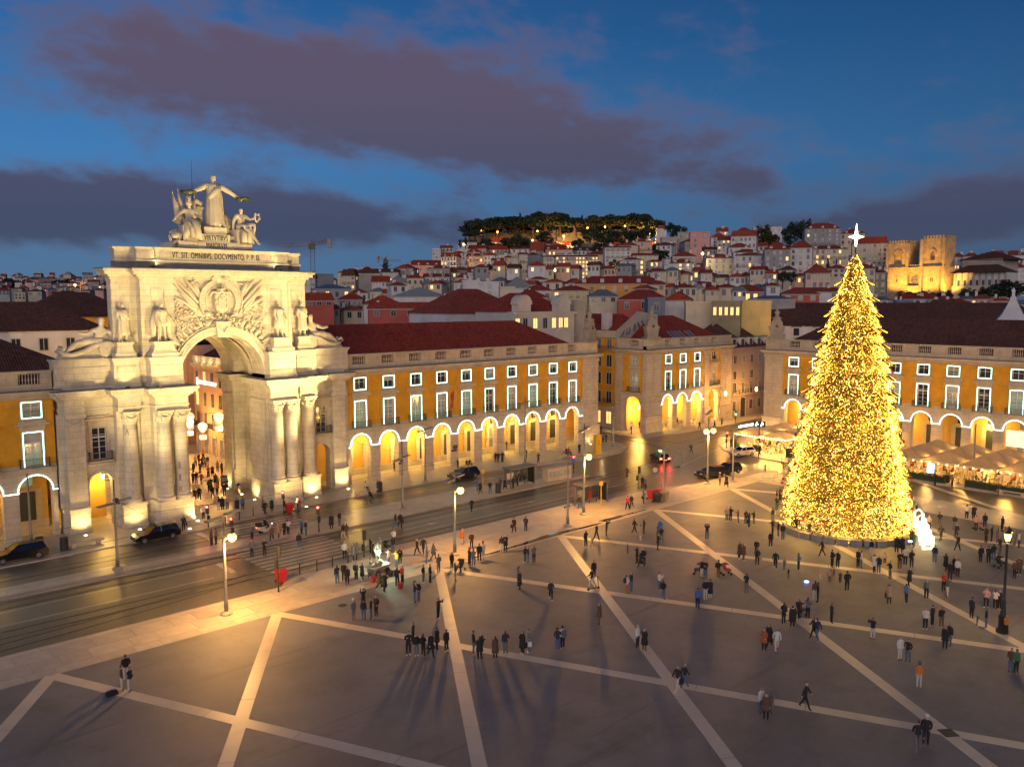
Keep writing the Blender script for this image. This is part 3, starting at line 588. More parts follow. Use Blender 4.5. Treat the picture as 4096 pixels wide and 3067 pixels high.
for s in (-1, 1):
    a, b = (OPEN, 17.2) if s > 0 else (-17.2, -OPEN)
    # pedestals (the small arch bay between |u| 11.9 and 14.85 stays open at the ground)
    for nm, lo, hi in (('pedestal', 4.9, 11.9), ('pedestal', 14.85, 17.2)):
        aa, bb = (lo, hi) if s > 0 else (-hi, -lo); m = MB(); S = mir([q for q in LOW if q[0] >= lo-.01 and q[1] <= hi+.01], s); yb = 1.1 if lo < 5 else .95
        step_prism(m, S, 0, .5, .10, yb, aa-.1, bb+.1); step_prism(m, S, .5, 1.55, .03, yb, aa-.03, bb+.03); step_prism(m, S, 1.58, 2.35, .03, yb, aa-.03, bb+.03); step_prism(m, S, 1.55, 1.58, -.01, yb, aa, bb); step_prism(m, S, 2.35, 2.62, .14, yb, aa-.14, bb+.14); step_prism(m, S, 2.62, 2.7, .07, yb, aa-.07, bb+.07)
        m.obj(nm, STONE, ARCH)
    m = MB(); S = mir([q for q in COLS if q[1] <= 11.91], s); aa, bb = (4.9, 11.9) if s > 0 else (-11.9, -4.9)
    step_prism(m, S, 2.7, 12.75, 0, 1.1, aa, bb); m.obj('pier_wall', STONE, ARCH)
    # pilaster strips behind the columns
    m = MB()
    for cu, y in ((5.75, -2.9), (7.6, -2.9), (10.7, -1.5)): m.box(s*cu-.62, s*cu+.62, y-.22, y+.01, 2.7, 11.4); m.box(s*cu-.72, s*cu+.72, y-.30, y+.01, 11.4, 12.7)
    m.obj('backing_pilaster', STONE, ARCH)
    # side bay with small arch, window and balcony
    m = MB(); x0, x1 = (11.9, 14.85) if s > 0 else (-14.85, -11.9); arch_wall(m, x0, x1, 7.05, s*13.4, 1.22, 4.85, -.33, .95); wall_holes(m, x0, x1, 7.05, 12.75, [(s*13.4-.78, s*13.4+.78, 7.55, 11.05)], -.33, .4)
    m.box(x0, x1, -.55, -.33, 6.85, 7.15); m.obj('side_bay_wall', STONE, ARCH)
    m = MB(); ring_strip(m, s*13.4, 4.85, 1.22, .25, -.40, -.33); m.box(x0, s*13.4-1.22, -.42, -.33, 4.6, 4.85); m.box(s*13.4+1.22, x1, -.42, -.33, 4.6, 4.85); m.obj('side_arch_moulding', STONE, ARCH)
    w = OB('window', PW['ls'], ARCH, (s*13.4, -.33, -.05), sc=(.92, 1, 1)); OB('casement', PW['lf'], w); OB('pane', PW['lg'], w)
    bal = OB('balcony', PW['bal'], ARCH, (s*13.4, -.33, 0), sc=(.85, 1, 1)); OB('railing', PW['rail'], bal)
    m = MB(); u = s*15.8; m.box(u-.9, u+.9, -.85, -.33, 2.7, 11.3); m.box(u-.98, u+.98, -.95, -.33, 11.3, 11.45); m.box(u-.9, u+.9, -.88, -.33, 11.45, 12.3); m.box(u-1.05, u+1.05, -1.02, -.33, 12.3, 12.74)
    m.tube([(u-.75+1.5*i/8, -1.0, 11.95-.35*math.sin(math.pi*i/8)) for i in range(9)], [.06]*2+[.1]*5+[.06]*2, 6)
    for k in (-.75, .75): m.lathe([(.02, -.16), (.16, 0), (.02, .16)], 8, (u+k, -1.0, 12.0))
    m.obj('side_pilaster', STONE, ARCH)
    MB().box(*sorted((s*14.86, s*17.42)), -.325, .95, 2.7, 12.74).obj('end_wall', STONE, ARCH)
    bw = MB(); bw.box(min(s*11.7, s*17), max(s*11.7, s*17), 4.6, 5.0, 0, 7.0); bw.obj('side_passage_wall', OCHRE2, ARCH)
    MB().box(min(s*11.7, s*17.1), max(s*11.7, s*17.1), .96, 5.0, 6.9, 7.1).obj('side_passage_ceiling', STONE2, ARCH)
    # entablature
    m = MB(); S = mir(LOW, s); ob = lambda k: (a-k if s < 0 else a, b if s < 0 else b+k)
    E = mir([(4.9, 8.5, -3.7), (8.5, 9.5, -1.9), (9.5, 11.9, -2.3), (11.9, 17.2, -.5), (14.85, 16.75, -.95)], s)
    for z0, z1, off, mi in ((12.75, 13.15, 0, 0), (13.15, 13.3, .08, 0), (13.3, 14.15, -.02, 0), (14.15, 14.4, .15, 0), (14.4, 14.65, .45, 0), (14.65, 14.98, .85, 0), (14.98, 15.22, 1.0, 0), (15.22, 15.30, 1.02, 1)):
        k = max(0, off)*.9; step_prism(m, E, z0, z1, off, 1.1, a-k, b+k, mi)
    m.obj('entablature', [STONE, LEAD], ARCH)
    # attic plinth
    m = MB(); S = mir([(5.15, 8.6, -3.2), (8.6, 9.4, -1.5), (9.4, 12.0, -1.9), (12.0, 17.4, -.55)], s); aa, bb = (5.15, 17.4) if s > 0 else (-17.4, -5.15)
    step_prism(m, S, 15.3, 15.75, .12, 1.5, aa-.1, bb+.1); step_prism(m, S, 15.75, 18.1, 0, 1.5, aa, bb); step_prism(m, S, 18.1, 18.3, .08, 1.5, aa-.08, bb+.08); step_prism(m, S, 18.3, 18.52, .2, 1.5, aa-.2, bb+.2); m.obj('attic_plinth', STONE, ARCH)
    for u0, u1, y in ((5.5, 8.25, -3.2), (9.75, 11.65, -1.9), (12.5, 16.9, -.55)):
        p, q = min(s*u0, s*u1), max(s*u0, s*u1); m = MB()
        for bx in ((p, q, 17.5, 17.62), (p, q, 16.2, 16.32), (p, p+.12, 16.32, 17.5), (q-.12, q, 16.32, 17.5)): m.box(bx[0], bx[1], y-.07, y, bx[2], bx[3])
        m.obj('plinth_panel', STONE, ARCH)
    # statue pedestals with hollow sides
    for cu, y, w in ((7.0, -2.35, 1.45), (10.65, -1.1, 1.1)):
        m = MB(); P = [(w, 18.52), (w, 18.95), (w*.93, 19.0), (w*.78, 19.3), (w*.72, 19.75), (w*.74, 20.0), (w*.82, 20.02), (w*.82, 20.2)]
        vs = []
        for r, z in P: vs += [(s*cu-r, y-r*.62, z), (s*cu+r, y-r*.62, z), (s*cu+r, y+r*.62, z), (s*cu-r, y+r*.62, z)]
        n = len(P); m.add(vs, [(j*4+i, j*4+(i+1) % 4, (j+1)*4+(i+1) % 4, (j+1)*4+i) for j in range(n-1) for i in range(4)]+[tuple((n-1)*4+i for i in range(4))]); m.obj('statue_pedestal', STONE, ARCH)
    # columns
    for cu, y in ((5.75, -3.42), (7.6, -3.42), (10.7, -1.98)):
        prof = [(.98, 2.7), (.98, 2.85), (.95, 2.9), (1.0, 3.0), (.95, 3.12), (.84, 3.18), (.80, 3.28), (.88, 3.36), (.82, 3.46), (.74, 3.55), (.735, 6.5), (.70, 9.5), (.635, 11.3)]
        c = MB().lathe(prof, 24, (s*cu, y, 0)).obj('column', STONE, ARCH, smooth=True)
        m = MB(); m.lathe([(.63, 11.3), (.70, 11.34), (.64, 11.42), (.62, 11.55)], 20, (s*cu, y, 0))
        for i in range(8):                                         # acanthus leaves
            a_ = 2*math.pi*i/8; ca, sa = math.cos(a_), math.sin(a_)
            m.tube([(s*cu+ca*r, y+sa*r, z) for r, z in ((.60, 11.5), (.68, 11.8), (.80, 12.02), (.88, 11.94))], [.10, .12, .10, .04], 5)
        for i in range(4):                                         # volutes
            a_ = math.pi/4+math.pi/2*i; m.lathe([(.02, -.2), (.19, -.1), (.22, .0), (.19, .1), (.02, .2)], 8, (s*cu+.9*math.cos(a_), y+.9*math.sin(a_), 12.38))
        m.lathe([(.62, 11.55), (.66, 12.2), (.80, 12.45)], 16, (s*cu, y, 0)); m.box(s*cu-.88, s*cu+.88, y-.88, y+.6, 12.5, 12.74)
        gl = [(s*cu+.75*math.cos(t), y-.75+.1*math.sin(t), 12.3) for t in (0,)]
        m.tube([(s*cu-.7+1.4*i/8, y-.80, 12.28-.34*math.sin(math.pi*i/8)) for i in range(9)], [.05, .07, .09, .1, .1, .1, .09, .07, .05], 5)
        m.obj('capital', STONE, c, smooth=False)
    # passage walls and rear pier
    m = MB(); P = [(OPEN, 1.1), (OPEN, 2.2), (6.3, 2.2), (6.3, 7.0), (OPEN, 7.0), (OPEN, 10.4), (8.5, 10.4), (8.5, 1.1)]
    poly = ccw([(s*x, y) for x, y in P]); m.prism(poly, 0, 12.75)
    m.box(*sorted((s*4.75, s*6.4)), 1.2, 2.1, 0, 2.7); m.box(*sorted((s*4.75, s*6.4)), 7.1, 10.5, 0, 2.7); m.obj('passage_pier', STONE, ARCH)
    for y0, y1 in ((-2.6, 2.0), (7.2, 10.2)): MB().box(*sorted((s*4.72, s*4.9)), y0+.35, y1-.35, 2.7, 11.4).box(*sorted((s*4.66, s*4.9)), y0+.25, y1-.25, 11.4, 12.7).obj('passage_pilaster', STONE, ARCH)
    m = MB(); P = [(OPEN, 1.1), (OPEN, 2.2), (6.3, 2.2), (6.3, 7.0), (OPEN, 7.0), (OPEN, 10.4), (8.5, 10.4), (8.5, 1.1)]
    for z0, z1, o, mi in ((12.75, 14.1, .05, 0), (14.1, 14.5, .3, 0), (14.5, 15.0, .7, 0), (15.0, 15.22, .85, 0), (15.22, 15.29, .87, 1)):
        Q = [(OPEN-o, 1.1), (OPEN-o, 2.2+o), (6.3-o, 2.2+o), (6.3-o, 7.0-o), (OPEN-o, 7.0-o), (OPEN-o, 10.4), (8.5, 10.4), (8.5, 1.1)]; m.prism(ccw([(s*x, y) for x, y in Q]), z0, z1, mi)
    m.obj('passage_entablature', [STONE, LEAD], ARCH)
    MB().box(*sorted((s*6.4, s*8.8)), 1.52, 10.38, 15.31, 26.9).obj('attic_side_mass', STONE, ARCH)
# the great opening: attic wall with arch cut, vault behind
RZ, RR = 15.75, 5.05
m = MB(); arch_wall(m, -8.9, 8.9, 27.0, 0, RR, RZ, -1.6, 1.5, n=40, z0=15.3); m.obj('attic_wall', STONE, ARCH)
m = MB(); arch_wall(m, -6.39, 6.39, 26.9, 0, RR+.01, RZ-.2, 8.2, 10.39, n=30, z0=15.3); m.box(-6.39, 6.39, 1.52, 8.19, 22.2, 26.9); m.obj('rear_attic_wall', STONE, ARCH)
m = MB(); ring_strip(m, 0, RZ, RR, .78, -1.98, -1.6, n=44); ring_strip(m, 0, RZ, RR+.78, .14, -2.10, -1.6, n=44); ring_strip(m, 0, RZ, RR+.2, .08, -2.03, -1.98, n=44); ring_strip(m, 0, RZ, RR+.48, .08, -2.03, -1.98, n=44)
for s in (-1, 1): m.box(*sorted((s*RR, s*(RR+.92))), -2.0, -1.6, 15.3, RZ-.001)
m.obj('archivolt', STONE, ARCH)
m = MB(); m.yprism([(-.62, 20.4), (.62, 20.4), (.86, 22.1), (-.86, 22.1)], -2.35, -1.6); m.yprism([(-.75, 21.9), (.75, 21.9), (.98, 22.25), (-.98, 22.25)], -2.6, -1.6); m.tube([(-.5, -2.38, 21.6), (0, -2.5, 21.0), (.5, -2.38, 21.6)], .12, 6); m.obj('keystone', STONE, ARCH)
m = MB(); n = 26                                                  # coffered barrel vault between front and back arch
for y0, y1, r in ((1.5, 2.6, RR), (2.6, 6.6, 6.3), (6.6, 10.4, RR)):
    for i in range(n):
        t0, t1 = math.pi*i/n, math.pi*(i+1)/n; zc = RZ-.2
        a_, b_ = (-r*math.cos(t0), zc+r*math.sin(t0)), (-r*math.cos(t1), zc+r*math.sin(t1)); m.quad((a_[0], y0, a_[1]), (a_[0], y1, a_[1]), (b_[0], y1, b_[1]), (b_[0], y0, b_[1]))
for y, s in ((2.6, 1), (6.6, -1)):
    for i in range(n):
        t0, t1 = math.pi*i/n, math.pi*(i+1)/n; zc = RZ-.2; P = [(-r_*math.cos(t), y, zc+r_*math.sin(t)) for r_, t in ((RR, t0), (RR, t1), (6.3, t1), (6.3, t0))]; m.quad(*P)
m.obj('barrel_vault', STONE, ARCH)
for y0, y1 in ((-1.3, 1.3), (7.0, 10.0)):                         # coffer panels on the soffits
    for k in range(9):
        t = math.pi*(k+.5)/9; 
        for dy in (.0, .5):
            ya = y0+(y1-y0)*(.08+dy); yb = ya+(y1-y0)*.36; q = MB(); dt = .11; r = RR-.02
            for r0, r1, da, ym, yM in ((r, r-.06, dt, ya, yb), (r, r-.1, dt*.6, ya+.25, yb-.25)):
                P = [(-r_*math.cos(t+d), y, RZ+r_*math.sin(t+d)) for r_ in (r0, r1) for d, y in ((-da, ym), (da, ym), (da, yM), (-da, yM))]
                q.add(P, [(4, 5, 6, 7), (0, 1, 5, 4), (1, 2, 6, 5), (2, 3, 7, 6), (3, 0, 4, 7)])
            q.obj('coffer', STONE, ARCH)
# attic outer bays, cornice and parapet
ATT = [(-8.9, 8.9, -1.6), (-11.5, 11.5, -.45)]
for s in (-1, 1): MB().box(*sorted((s*8.9, s*11.5)), -.45, .95, 18.52, 27.0).obj('attic_outer_wall', STONE, ARCH)
for s in (-1, 1):
    for cu, y in ((7.0, -1.6), (10.3, -.45)):
        m = MB()
        for bx in ((-.75, .75, 25.9, 26.0), (-.75, -.65, 20.4, 25.9), (.65, .75, 20.4, 25.9)): m.box(s*cu+bx[0], s*cu+bx[1], y-.06, y, bx[2], bx[3])
        m.obj('attic_panel', STONE, ARCH)
    MB().box(*sorted((s*8.55, s*8.9)), -1.68, -1.6, 18.6, 26.9).obj('attic_edge_strip', STONE, ARCH)
m = MB()
CORN = [(-8.9, 8.9, -1.6), (-11.5, 11.5, -.45)]
for z0, z1, o, mi in ((26.98, 27.25, .12, 0), (27.25, 27.5, .35, 0), (27.5, 27.85, .75, 0), (27.85, 28.1, .95, 0), (28.1, 28.2, .98, 1)): step_prism(m, CORN, z0, z1, o, 1.0+o, -11.5-o, 11.5+o, mi); m.box(-8.8-o*.5, 8.8+o*.5, 1.001+o, 10.6+o*.3, z0, z1-.002, mi)
m.obj('attic_cornice', [STONE, LEAD], ARCH)
m = MB(); PARA = [(-7.0, 7.0, -1.45), (-8.9, 8.9, -1.15), (-10.9, 10.9, -.2)]
for z0, z1, o, mi in ((28.2, 28.95, .05, 1), (28.95, 29.1, .18, 0), (29.1, 30.25, .0, 0), (30.25, 30.5, .16, 0)): step_prism(m, PARA, z0, z1, o, 1.0+o, -10.9-o, 10.9+o, mi); m.box(-8.2-o*.5, 8.2+o*.5, 1.001+o, 10+o*.3, z0, z1-.002, mi)
for a_, b_ in ((-8.6, -7.15), (7.15, 8.6)): m.box(a_, b_, -1.2, -1.15, 29.3, 30.1)
for a_, b_ in ((-6.6, -5.0), (5.0, 6.6)):
    m.box(a_, b_, -1.5, -1.45, 29.3, 29.36); m.box(a_, b_, -1.5, -1.45, 30.0, 30.06); m.box(a_, a_+.06, -1.5, -1.45, 29.36, 30); m.box(b_-.06, b_, -1.5, -1.45, 29.36, 30)
m.obj('parapet', [STONE, mat('weathered_plinth_stone', (.22, .21, .21), .8)], ARCH)
# steps below the crowning group
m = MB(); m.box(-4.3, 4.6, -.95, 5, 30.5, 30.72, 1); m.box(-2.0, 2.2, -1.0, 5, 30.5, 31.4); m.box(-4.2, 4.5, -.85, 5, 30.72, 31.38); m.box(-1.55, 1.8, -.9, 5, 31.4, 32.28); m.box(-1.15, 1.5, -.7, 4, 32.28, 33.1); m.box(-2.6, 2.8, -.2, 4.5, 31.4, 32.2); m.obj('crowning_steps', [STONE, MATS['weathered_plinth_stone']], ARCH)
def letters(txt, u, y, z, size, xscale, parent=ARCH, m=IRON, rot=(R(90), 0, 0), name='inscription'):
    cu = bpy.data.curves.new(name, 'FONT'); cu.body = txt; cu.size = size; cu.extrude = .03; cu.align_x = 'CENTER'; cu.align_y = 'CENTER'; cu.offset = 0.0; cu.space_character = 1.12
    o = bpy.data.objects.new('tmp', cu); COL.objects.link(o); dg = bpy.context.evaluated_depsgraph_get(); me = bpy.data.meshes.new_from_object(o.evaluated_get(dg)); bpy.data.objects.remove(o)
    me.materials.clear(); me.materials.append(m); k = OB(name, me, parent, (u, y, z)); k.rotation_euler = rot; k.scale = (xscale, 1, 1); return k
letters('VT. SIT. OMNIBVS. DOCVMENTO. P. P. D.', .0, -1.48, 29.68, .95, .54)
letters('VIRTVTIBVS', .12, -.93, 31.84, .82, .60); letters('MAIORVM', .1, -1.03, 30.96, .80, .64)
# ---------------------------------------------------------------- relief with the coat of arms
REL = OB('coat_of_arms', None, ARCH, (0, -1.6, 0))
m = MB(); CZ = 24.55
for r, w, d in ((1.75, .10, .40), (1.85, .60, .30), (2.45, .12, .45)):
    for t0 in range(-38, 218, 4):
        a_, b_ = R(t0), R(t0+4); P = [(math.cos(t)*rr, y, CZ+math.sin(t)*rr) for y in (0, -d) for rr, t in ((r, a_), (r+w, a_), (r+w, b_), (r, b_))]; m.add(P, [(4, 5, 6, 7), (0, 4, 7, 3), (1, 2, 6, 5)]+([(0, 1, 5, 4)] if t0 == -38 else [])+([(2, 3, 7, 6)] if t0 >= 214 else []))
for t0 in range(-34, 215, 9): t = R(t0); m.tube([(1.88*math.cos(t), -.30, CZ+1.88*math.sin(t)), (2.42*math.cos(t), -.32, CZ+2.42*math.sin(t))], .055, 5)
for s in (-1, 1): m.lathe([(.02, -.25), (.3, -.2), (.36, 0), (.3, .25), (.02, .3)], 10, (s*1.65, -.3, 23.1)); m.tube([(s*1.8, -.3, 23.2), (s*1.2, -.3, 22.75), (0, -.3, 22.4)], [.14, .16, .18], 6)
m.obj('medallion_ring', STATUE, REL)
m = MB(); pts = [(-.8, 25.45), (.8, 25.45), (.85, 24.2), (.7, 23.6), (0, 23.2), (-.7, 23.6), (-.85, 24.2)]; m.yprism(pts, -.55, -.0); m.yprism([(-.42, 25.0), (.42, 25.0), (.42, 24.1), (0, 23.75), (-.42, 24.1)], -.66, -.55)
for cx, cz in ((-.62, 25.2), (0, 25.2), (.62, 25.2), (-.62, 24.6), (.62, 24.6), (-.6, 24.0), (.6, 24.0)): m.box(cx-.12, cx+.12, -.66, -.55, cz-.12, cz+.12); m.box(cx-.06, cx+.06, -.68, -.55, cz+.12, cz+.2)
for k in range(5): m.box(-.13+.0*k, .13, -.70, -.66, 24.1+.19*k, 24.2+.19*k)
m.tube([(-1.25, -.3, 25.2), (-.95, -.5, 25.65), (-.4, -.6, 25.55), (0, -.62, 25.7), (.4, -.6, 25.55), (.95, -.5, 25.65), (1.25, -.3, 25.2)], [.1, .16, .14, .12, .14, .16, .1], 6); m.obj('shield', STATUE, REL)
m = MB(); m.lathe([(.5, 25.8), (.52, 26.0), (.46, 26.02)], 12, (0, -.35, 0))
for k in range(7): a_ = math.pi*k/6; m.tube([(.5*math.cos(a_), -.35-.3*math.sin(a_), 26.0), (.58*math.cos(a_), -.35-.35*math.sin(a_), 26.25), (.2*math.cos(a_), -.4, 26.5)], [.07, .08, .05], 5)
m.lathe([(.02, 26.45), (.14, 26.55), (.02, 26.7)], 8, (0, -.4, 0)); m.obj('crown', STATUE, REL)
m = MB()
for k in range(9): t = R(30+120*k/8); m.tube([(.15*math.cos(t), -.25, 26.75), (.55*math.cos(t), -.42, 26.75+.55*math.sin(t)), (1.0*math.cos(t)*1.1, -.40, 26.72+1.0*math.sin(t)), (1.12*math.cos(t)*1.1, -.2, 26.72+1.14*math.sin(t))], [.1, .16, .19, .08], 6)
m.obj('scallop_shell', STATUE, REL)
for s in (-1, 1):
    for k, (ex, ez, bx_, bz) in enumerate(((5.35, 27.3, 2.6, 24.4), (4.3, 27.35, 2.5, 25.1), (5.25, 26.5, 2.7, 23.9), (4.9, 25.8, 2.8, 23.6), (5.4, 25.1, 2.9, 23.4), (3.4, 27.0, 2.45, 25.4))):
        P0, P2 = Vector((s*bx_, -.18, bz)), Vector((s*ex, -.12, ez)); P1 = Vector((s*(bx_*.55+ex*.45), -.42, bz*.62+ez*.38+(.25 if k != 4 else .5)))
        pts = [(1-t)**2*P0+2*t*(1-t)*P1+t*t*P2 for t in [i/9 for i in range(10)]]; MB().tube(pts, [.14, .17, .2, .22, .22, .2, .17, .13, .08, .02], 6).obj('palm_frond', STATUE, REL)
    m = MB()
    for k in range(22):                                            # hanging garland of fruit
        z = 24.9-.21*k; r_ = random.Random(k+50*s); m.lathe([(.02, -.17), (.17, 0), (.02, .17)], 6, (s*4.95+r_.uniform(-.22, .22), -.16, z)); m.lathe([(.02, -.14), (.14, 0), (.02, .14)], 6, (s*4.95+r_.uniform(-.3, .3), -.12, z+.1))
    m.obj('fruit_garland', STATUE, REL)
    m = MB(); r_ = random.Random(9+s)
    for c0, c1, cn in (((3.6, 23.2), (.7, .6), 44), ((4.0, 21.9), (.95, .5), 46), ((2.2, 22.2), (.9, .45), 46), ((3.2, 26.6), (.5, .4), 20)):
        for k in range(cn): x, z = r_.gauss(c0[0], c1[0]*.6), r_.gauss(c0[1], c1[1]*.6); R0 = r_.uniform(.10, .22); m.lathe([(.02, -R0), (R0*.9, -R0*.3), (R0, R0*.2), (.02, R0)], 6, (s*x, -.05-r_.uniform(0, .14), max(z, RZ+math.sqrt(max(0, 6.15**2-x*x))+.15 if x < 6 else z)))
    m.obj('acanthus_foliage', STATUE, REL)
    m = MB()
    for k in range(11):                                            # fanned flags, spears and wings above the ring
        t = R(90-s*0-(14+6.2*k)); c_, s_ = math.cos(t), math.sin(t); r0 = 6.1; L = 1.0+.75*abs(math.sin(k*1.3)); d = Vector((c_*.75+.25, 0, s_)).normalized()
        p = Vector((r0*c_, -.12, RZ+r0*s_)); q = p+d*L; m.tube([(s*p.x, -.1, p.z), (s*(p.x+q.x)/2+s*.12, -.36, (p.z+q.z)/2-.06), (s*q.x, -.15, q.z)], [.13, .2, .05], 6)
        e = p+Vector((-s_, 0, c_))*.55; m.tube([(s*p.x, -.14, p.z), (s*e.x, -.3, e.z+.05), (s*(e.x+.1), -.1, e.z-.3)], [.12, .16, .08], 6)
    m.obj('trophy_of_arms', STATUE, REL)
    for k in range(4): MB().tube([(s*(2.6+.5*k), -.1, 21.8-.5*k), (s*(3.6+.6*k), -.22, 22.9-.1*k), (s*(3.9+.62*k), -.12, 23.4-.1*k)], [.05, .05, .1], 5).obj('spear', STATUE, REL)
m = MB(); r_ = random.Random(4)
for k in range(70): x, z = r_.gauss(0, .55), r_.gauss(22.75, .22); m.lathe([(.02, -.16), (.16, 0), (.02, .14)], 6, (x, -.3-r_.uniform(0, .3), z))
m.obj('flower_swag', STATUE, REL)
# lightning rod behind the crowning figure
MB().tube([(0, 0, 0), (0, 0, 8.0)], [.045, .015], 5).obj('lightning_rod', IRON, ARCH, (-.85, 3.2, 33.1))
# ================================================================== FIGURES
def skin(name, V, E, mats, sub=1, zones=None):
    """V: (x, y, z, rx, ry) joints, E: (i, j, zone) bones -> one continuous surface; faces take the material of the nearest bone"""
    me = bpy.data.meshes.new('skel'); me.from_pydata([v[:3] for v in V], [e[:2] for e in E], []); o = bpy.data.objects.new('skel', me); COL.objects.link(o)
    md = o.modifiers.new('s', 'SKIN'); md.use_smooth_shade = True; md.branch_smoothing = .6
    for i, sv in enumerate(me.skin_vertices[0].data): sv.radius = (V[i][3], V[i][4] if len(V[i]) > 4 else V[i][3]); sv.use_root = (i == 0)
    if sub: o.modifiers.new('u', 'SUBSURF').levels = sub; o.modifiers[-1].render_levels = sub
    dg = bpy.context.evaluated_depsgraph_get(); out = bpy.data.meshes.new_from_object(o.evaluated_get(dg)); bpy.data.objects.remove(o); bpy.data.meshes.remove(me)
    out.name = name; out.materials.clear()
    for m in mats: out.materials.append(m)
    P = [Vector(v[:3]) for v in V]
    for f in out.polygons:
        f.use_smooth = True
        if zones is None: f.material_index = 0; continue
        c = f.center; best = 1e9; bz = 0
        for a, b, z in E:
            d = P[b]-P[a]; L2 = d.length_squared or 1e-9; t = min(1, max(0, (c-P[a]).dot(d)/L2)); q = (c-(P[a]+d*t)).length-(V[a][3]*(1-t)+V[b][3]*t)*.8
            if q < best: best = q; bz = z
        f.material_index = zones(bz, c)
    return out
def body(arms, legs, lean=0, bulk=1.0, hair=0, head=(0, 0)):
    """arms: ((elbow), (wrist)) left and right offsets from the shoulder; legs: (knee, ankle) y offsets or a seated flag; faces -y, 1.75 m tall"""
    k = bulk; V = [(0, 0, .95, .155*k, .125*k), (0, -.01+lean*.3, 1.15, .15*k, .12*k), (0, lean*.7, 1.36, .185*k, .125*k), (0, lean, 1.49, .075, .075), (head[0], lean-.015+head[1], 1.565, .07, .075), (head[0], lean-.02+head[1], 1.66, .092, .108), (head[0], lean-.01+head[1], 1.735, .06, .075)]
    E = [(0, 1, 1), (1, 2, 1), (2, 3, 1), (3, 4, 0), (4, 5, 0), (5, 6, 0)]
    for s, (el, wr) in zip((-1, 1), arms):
        i = len(V); sh = Vector((s*.178*k, lean*.8, 1.41)); e = sh+Vector((s*el[0], el[1], el[2])); w = sh+Vector((s*wr[0], wr[1], wr[2])); h = w+(w-e).normalized()*.10
        V += [(*sh, .085*k, .085*k), (*e, .062*k, .062*k), (*w, .045, .045), (*h, .04, .028)]; E += [(2, i, 1), (i, i+1, 1), (i+1, i+2, 1), (i+2, i+3, 0)]
    for s, (kn, an) in zip((-1, 1), legs):
        i = len(V); hp = Vector((s*.095, 0, .88)); V += [(*hp, .105, .11), (s*.10, kn[0], kn[1], .072, .078), (s*.105, an[0], an[1], .052, .056), (s*.115, an[0]-.13, max(.045, an[1]-.05), .042, .032)]
        E += [(0, i, 2), (i, i+1, 2), (i+1, i+2, 2), (i+2, i+3, 3)]
    if hair:
        i = len(V); V += [(head[0], lean+.055, 1.62, .085, .06), (head[0], lean+.085, 1.42, .075, .045)]; E += [(5, i, 4), (i, i+1, 4)]
    return V, E
def zone_fn(hz=1.665, lean=0):
    def f(z, c):
        if z == 0 and c.z > 1.5: return 4 if (c.z > hz+.035 or c.y > lean+.01) and c.z > 1.58 else 0
        return z
    return f
DN = ((.025, .02, -.28), (.03, -.05, -.53)); ST = ((0.0, .50), (.01, .09))
POCK = ((.05, .06, -.27), (-.01, -.10, -.44)); PH = ((.04, -.10, -.25), (-.09, -.30, -.06)); UPA = ((.06, -.22, -.08), (-.02, -.34, .20)); BK = ((.05, .12, -.26), (.05, .18, -.50)); FW = ((.04, -.12, -.26), (.03, -.28, -.45)); PUSH = ((.04, -.05, -.28), (0, -.32, -.34)); CRS = ((.04, -.05, -.26), (-.14, -.2, -.2))
WK = [((-.16, .52), (-.28, .10)), ((.10, .50), (.36, .16))]; WK2 = [((.10, .50), (.34, .15)), ((-.15, .52), (-.26, .10))]
SITL = [((-.42, .93), (-.45, .48)), ((-.42, .93), (-.43, .48))]
POSES = {'stand': body((DN, DN), (ST, ST)), 'pockets': body((POCK, POCK), (ST, ((-.02, .5), (.02, .09))), bulk=1.06), 'phone': body((PH, DN), (ST, ST), hair=1), 'raise': body((UPA, UPA), (ST, ((.03, .5), (.05, .09)))),
    'walk': body((BK, FW), WK, lean=-.04), 'walk2': body((FW, BK), WK2, lean=-.03, hair=1), 'cross': body((CRS, CRS), (ST, ST), bulk=1.05, hair=1), 'push': body((PUSH, PUSH), WK, lean=-.06), 'turn': body((PH, POCK), (ST, ((.04, .5), (.08, .09))), head=(.03, 0)), 'wave': body((((.10, -.05, .12), (.02, -.12, .40)), DN), (ST, ST)), 'sit': body((FW, FW), SITL)}
HAT = MB().lathe([(.118, 0), (.122, .06), (.10, .12), (.04, .155)], 10, sy=1.1)
SKINC = [mat('skin_%d' % i, c, .6, .05, 8) for i, c in enumerate(((.52, .33, .24), (.42, .25, .17), (.24, .13, .08)))]
HAIRC = [mat('hair_%d' % i, c, .6, .1, 20) for i, c in enumerate(((.015, .012, .01), (.05, .028, .015), (.16, .09, .035), (.30, .27, .24), (.20, .05, .02)))]
CLO = {'K': ('black', (.018, .018, .02)), 'N': ('navy', (.02, .027, .055)), 'G': ('grey', (.13, .13, .14)), 'B': ('brown', (.11, .06, .04)), 'W': ('white', (.60, .58, .55)), 'R': ('red', (.38, .03, .03)), 'O': ('orange', (.55, .19, .03)), 'T': ('tan', (.36, .25, .16)), 'U': ('blue', (.04, .13, .38)), 'E': ('green', (.04, .16, .07)), 'P': ('pink', (.50, .27, .26)), 'Y': ('yellow', (.6, .42, .05)), 'A': ('rust', (.33, .09, .025)), 'V': ('olive', (.09, .085, .05)),
    'k': ('black trousers', (.016, .016, .018)), 'j': ('blue jeans', (.07, .12, .22)), 'w': ('pale trousers', (.50, .46, .42)), 'g': ('grey trousers', (.13, .13, .14)), 'b': ('brown trousers', (.14, .09, .055)), 'o': ('orange trousers', (.40, .14, .03)), 'e': ('green trousers', (.05, .12, .06))}
def clo(k): return mat('cloth_'+CLO[k][0].replace(' ', '_'), CLO[k][1], .85, .15, 12, .3, 40)
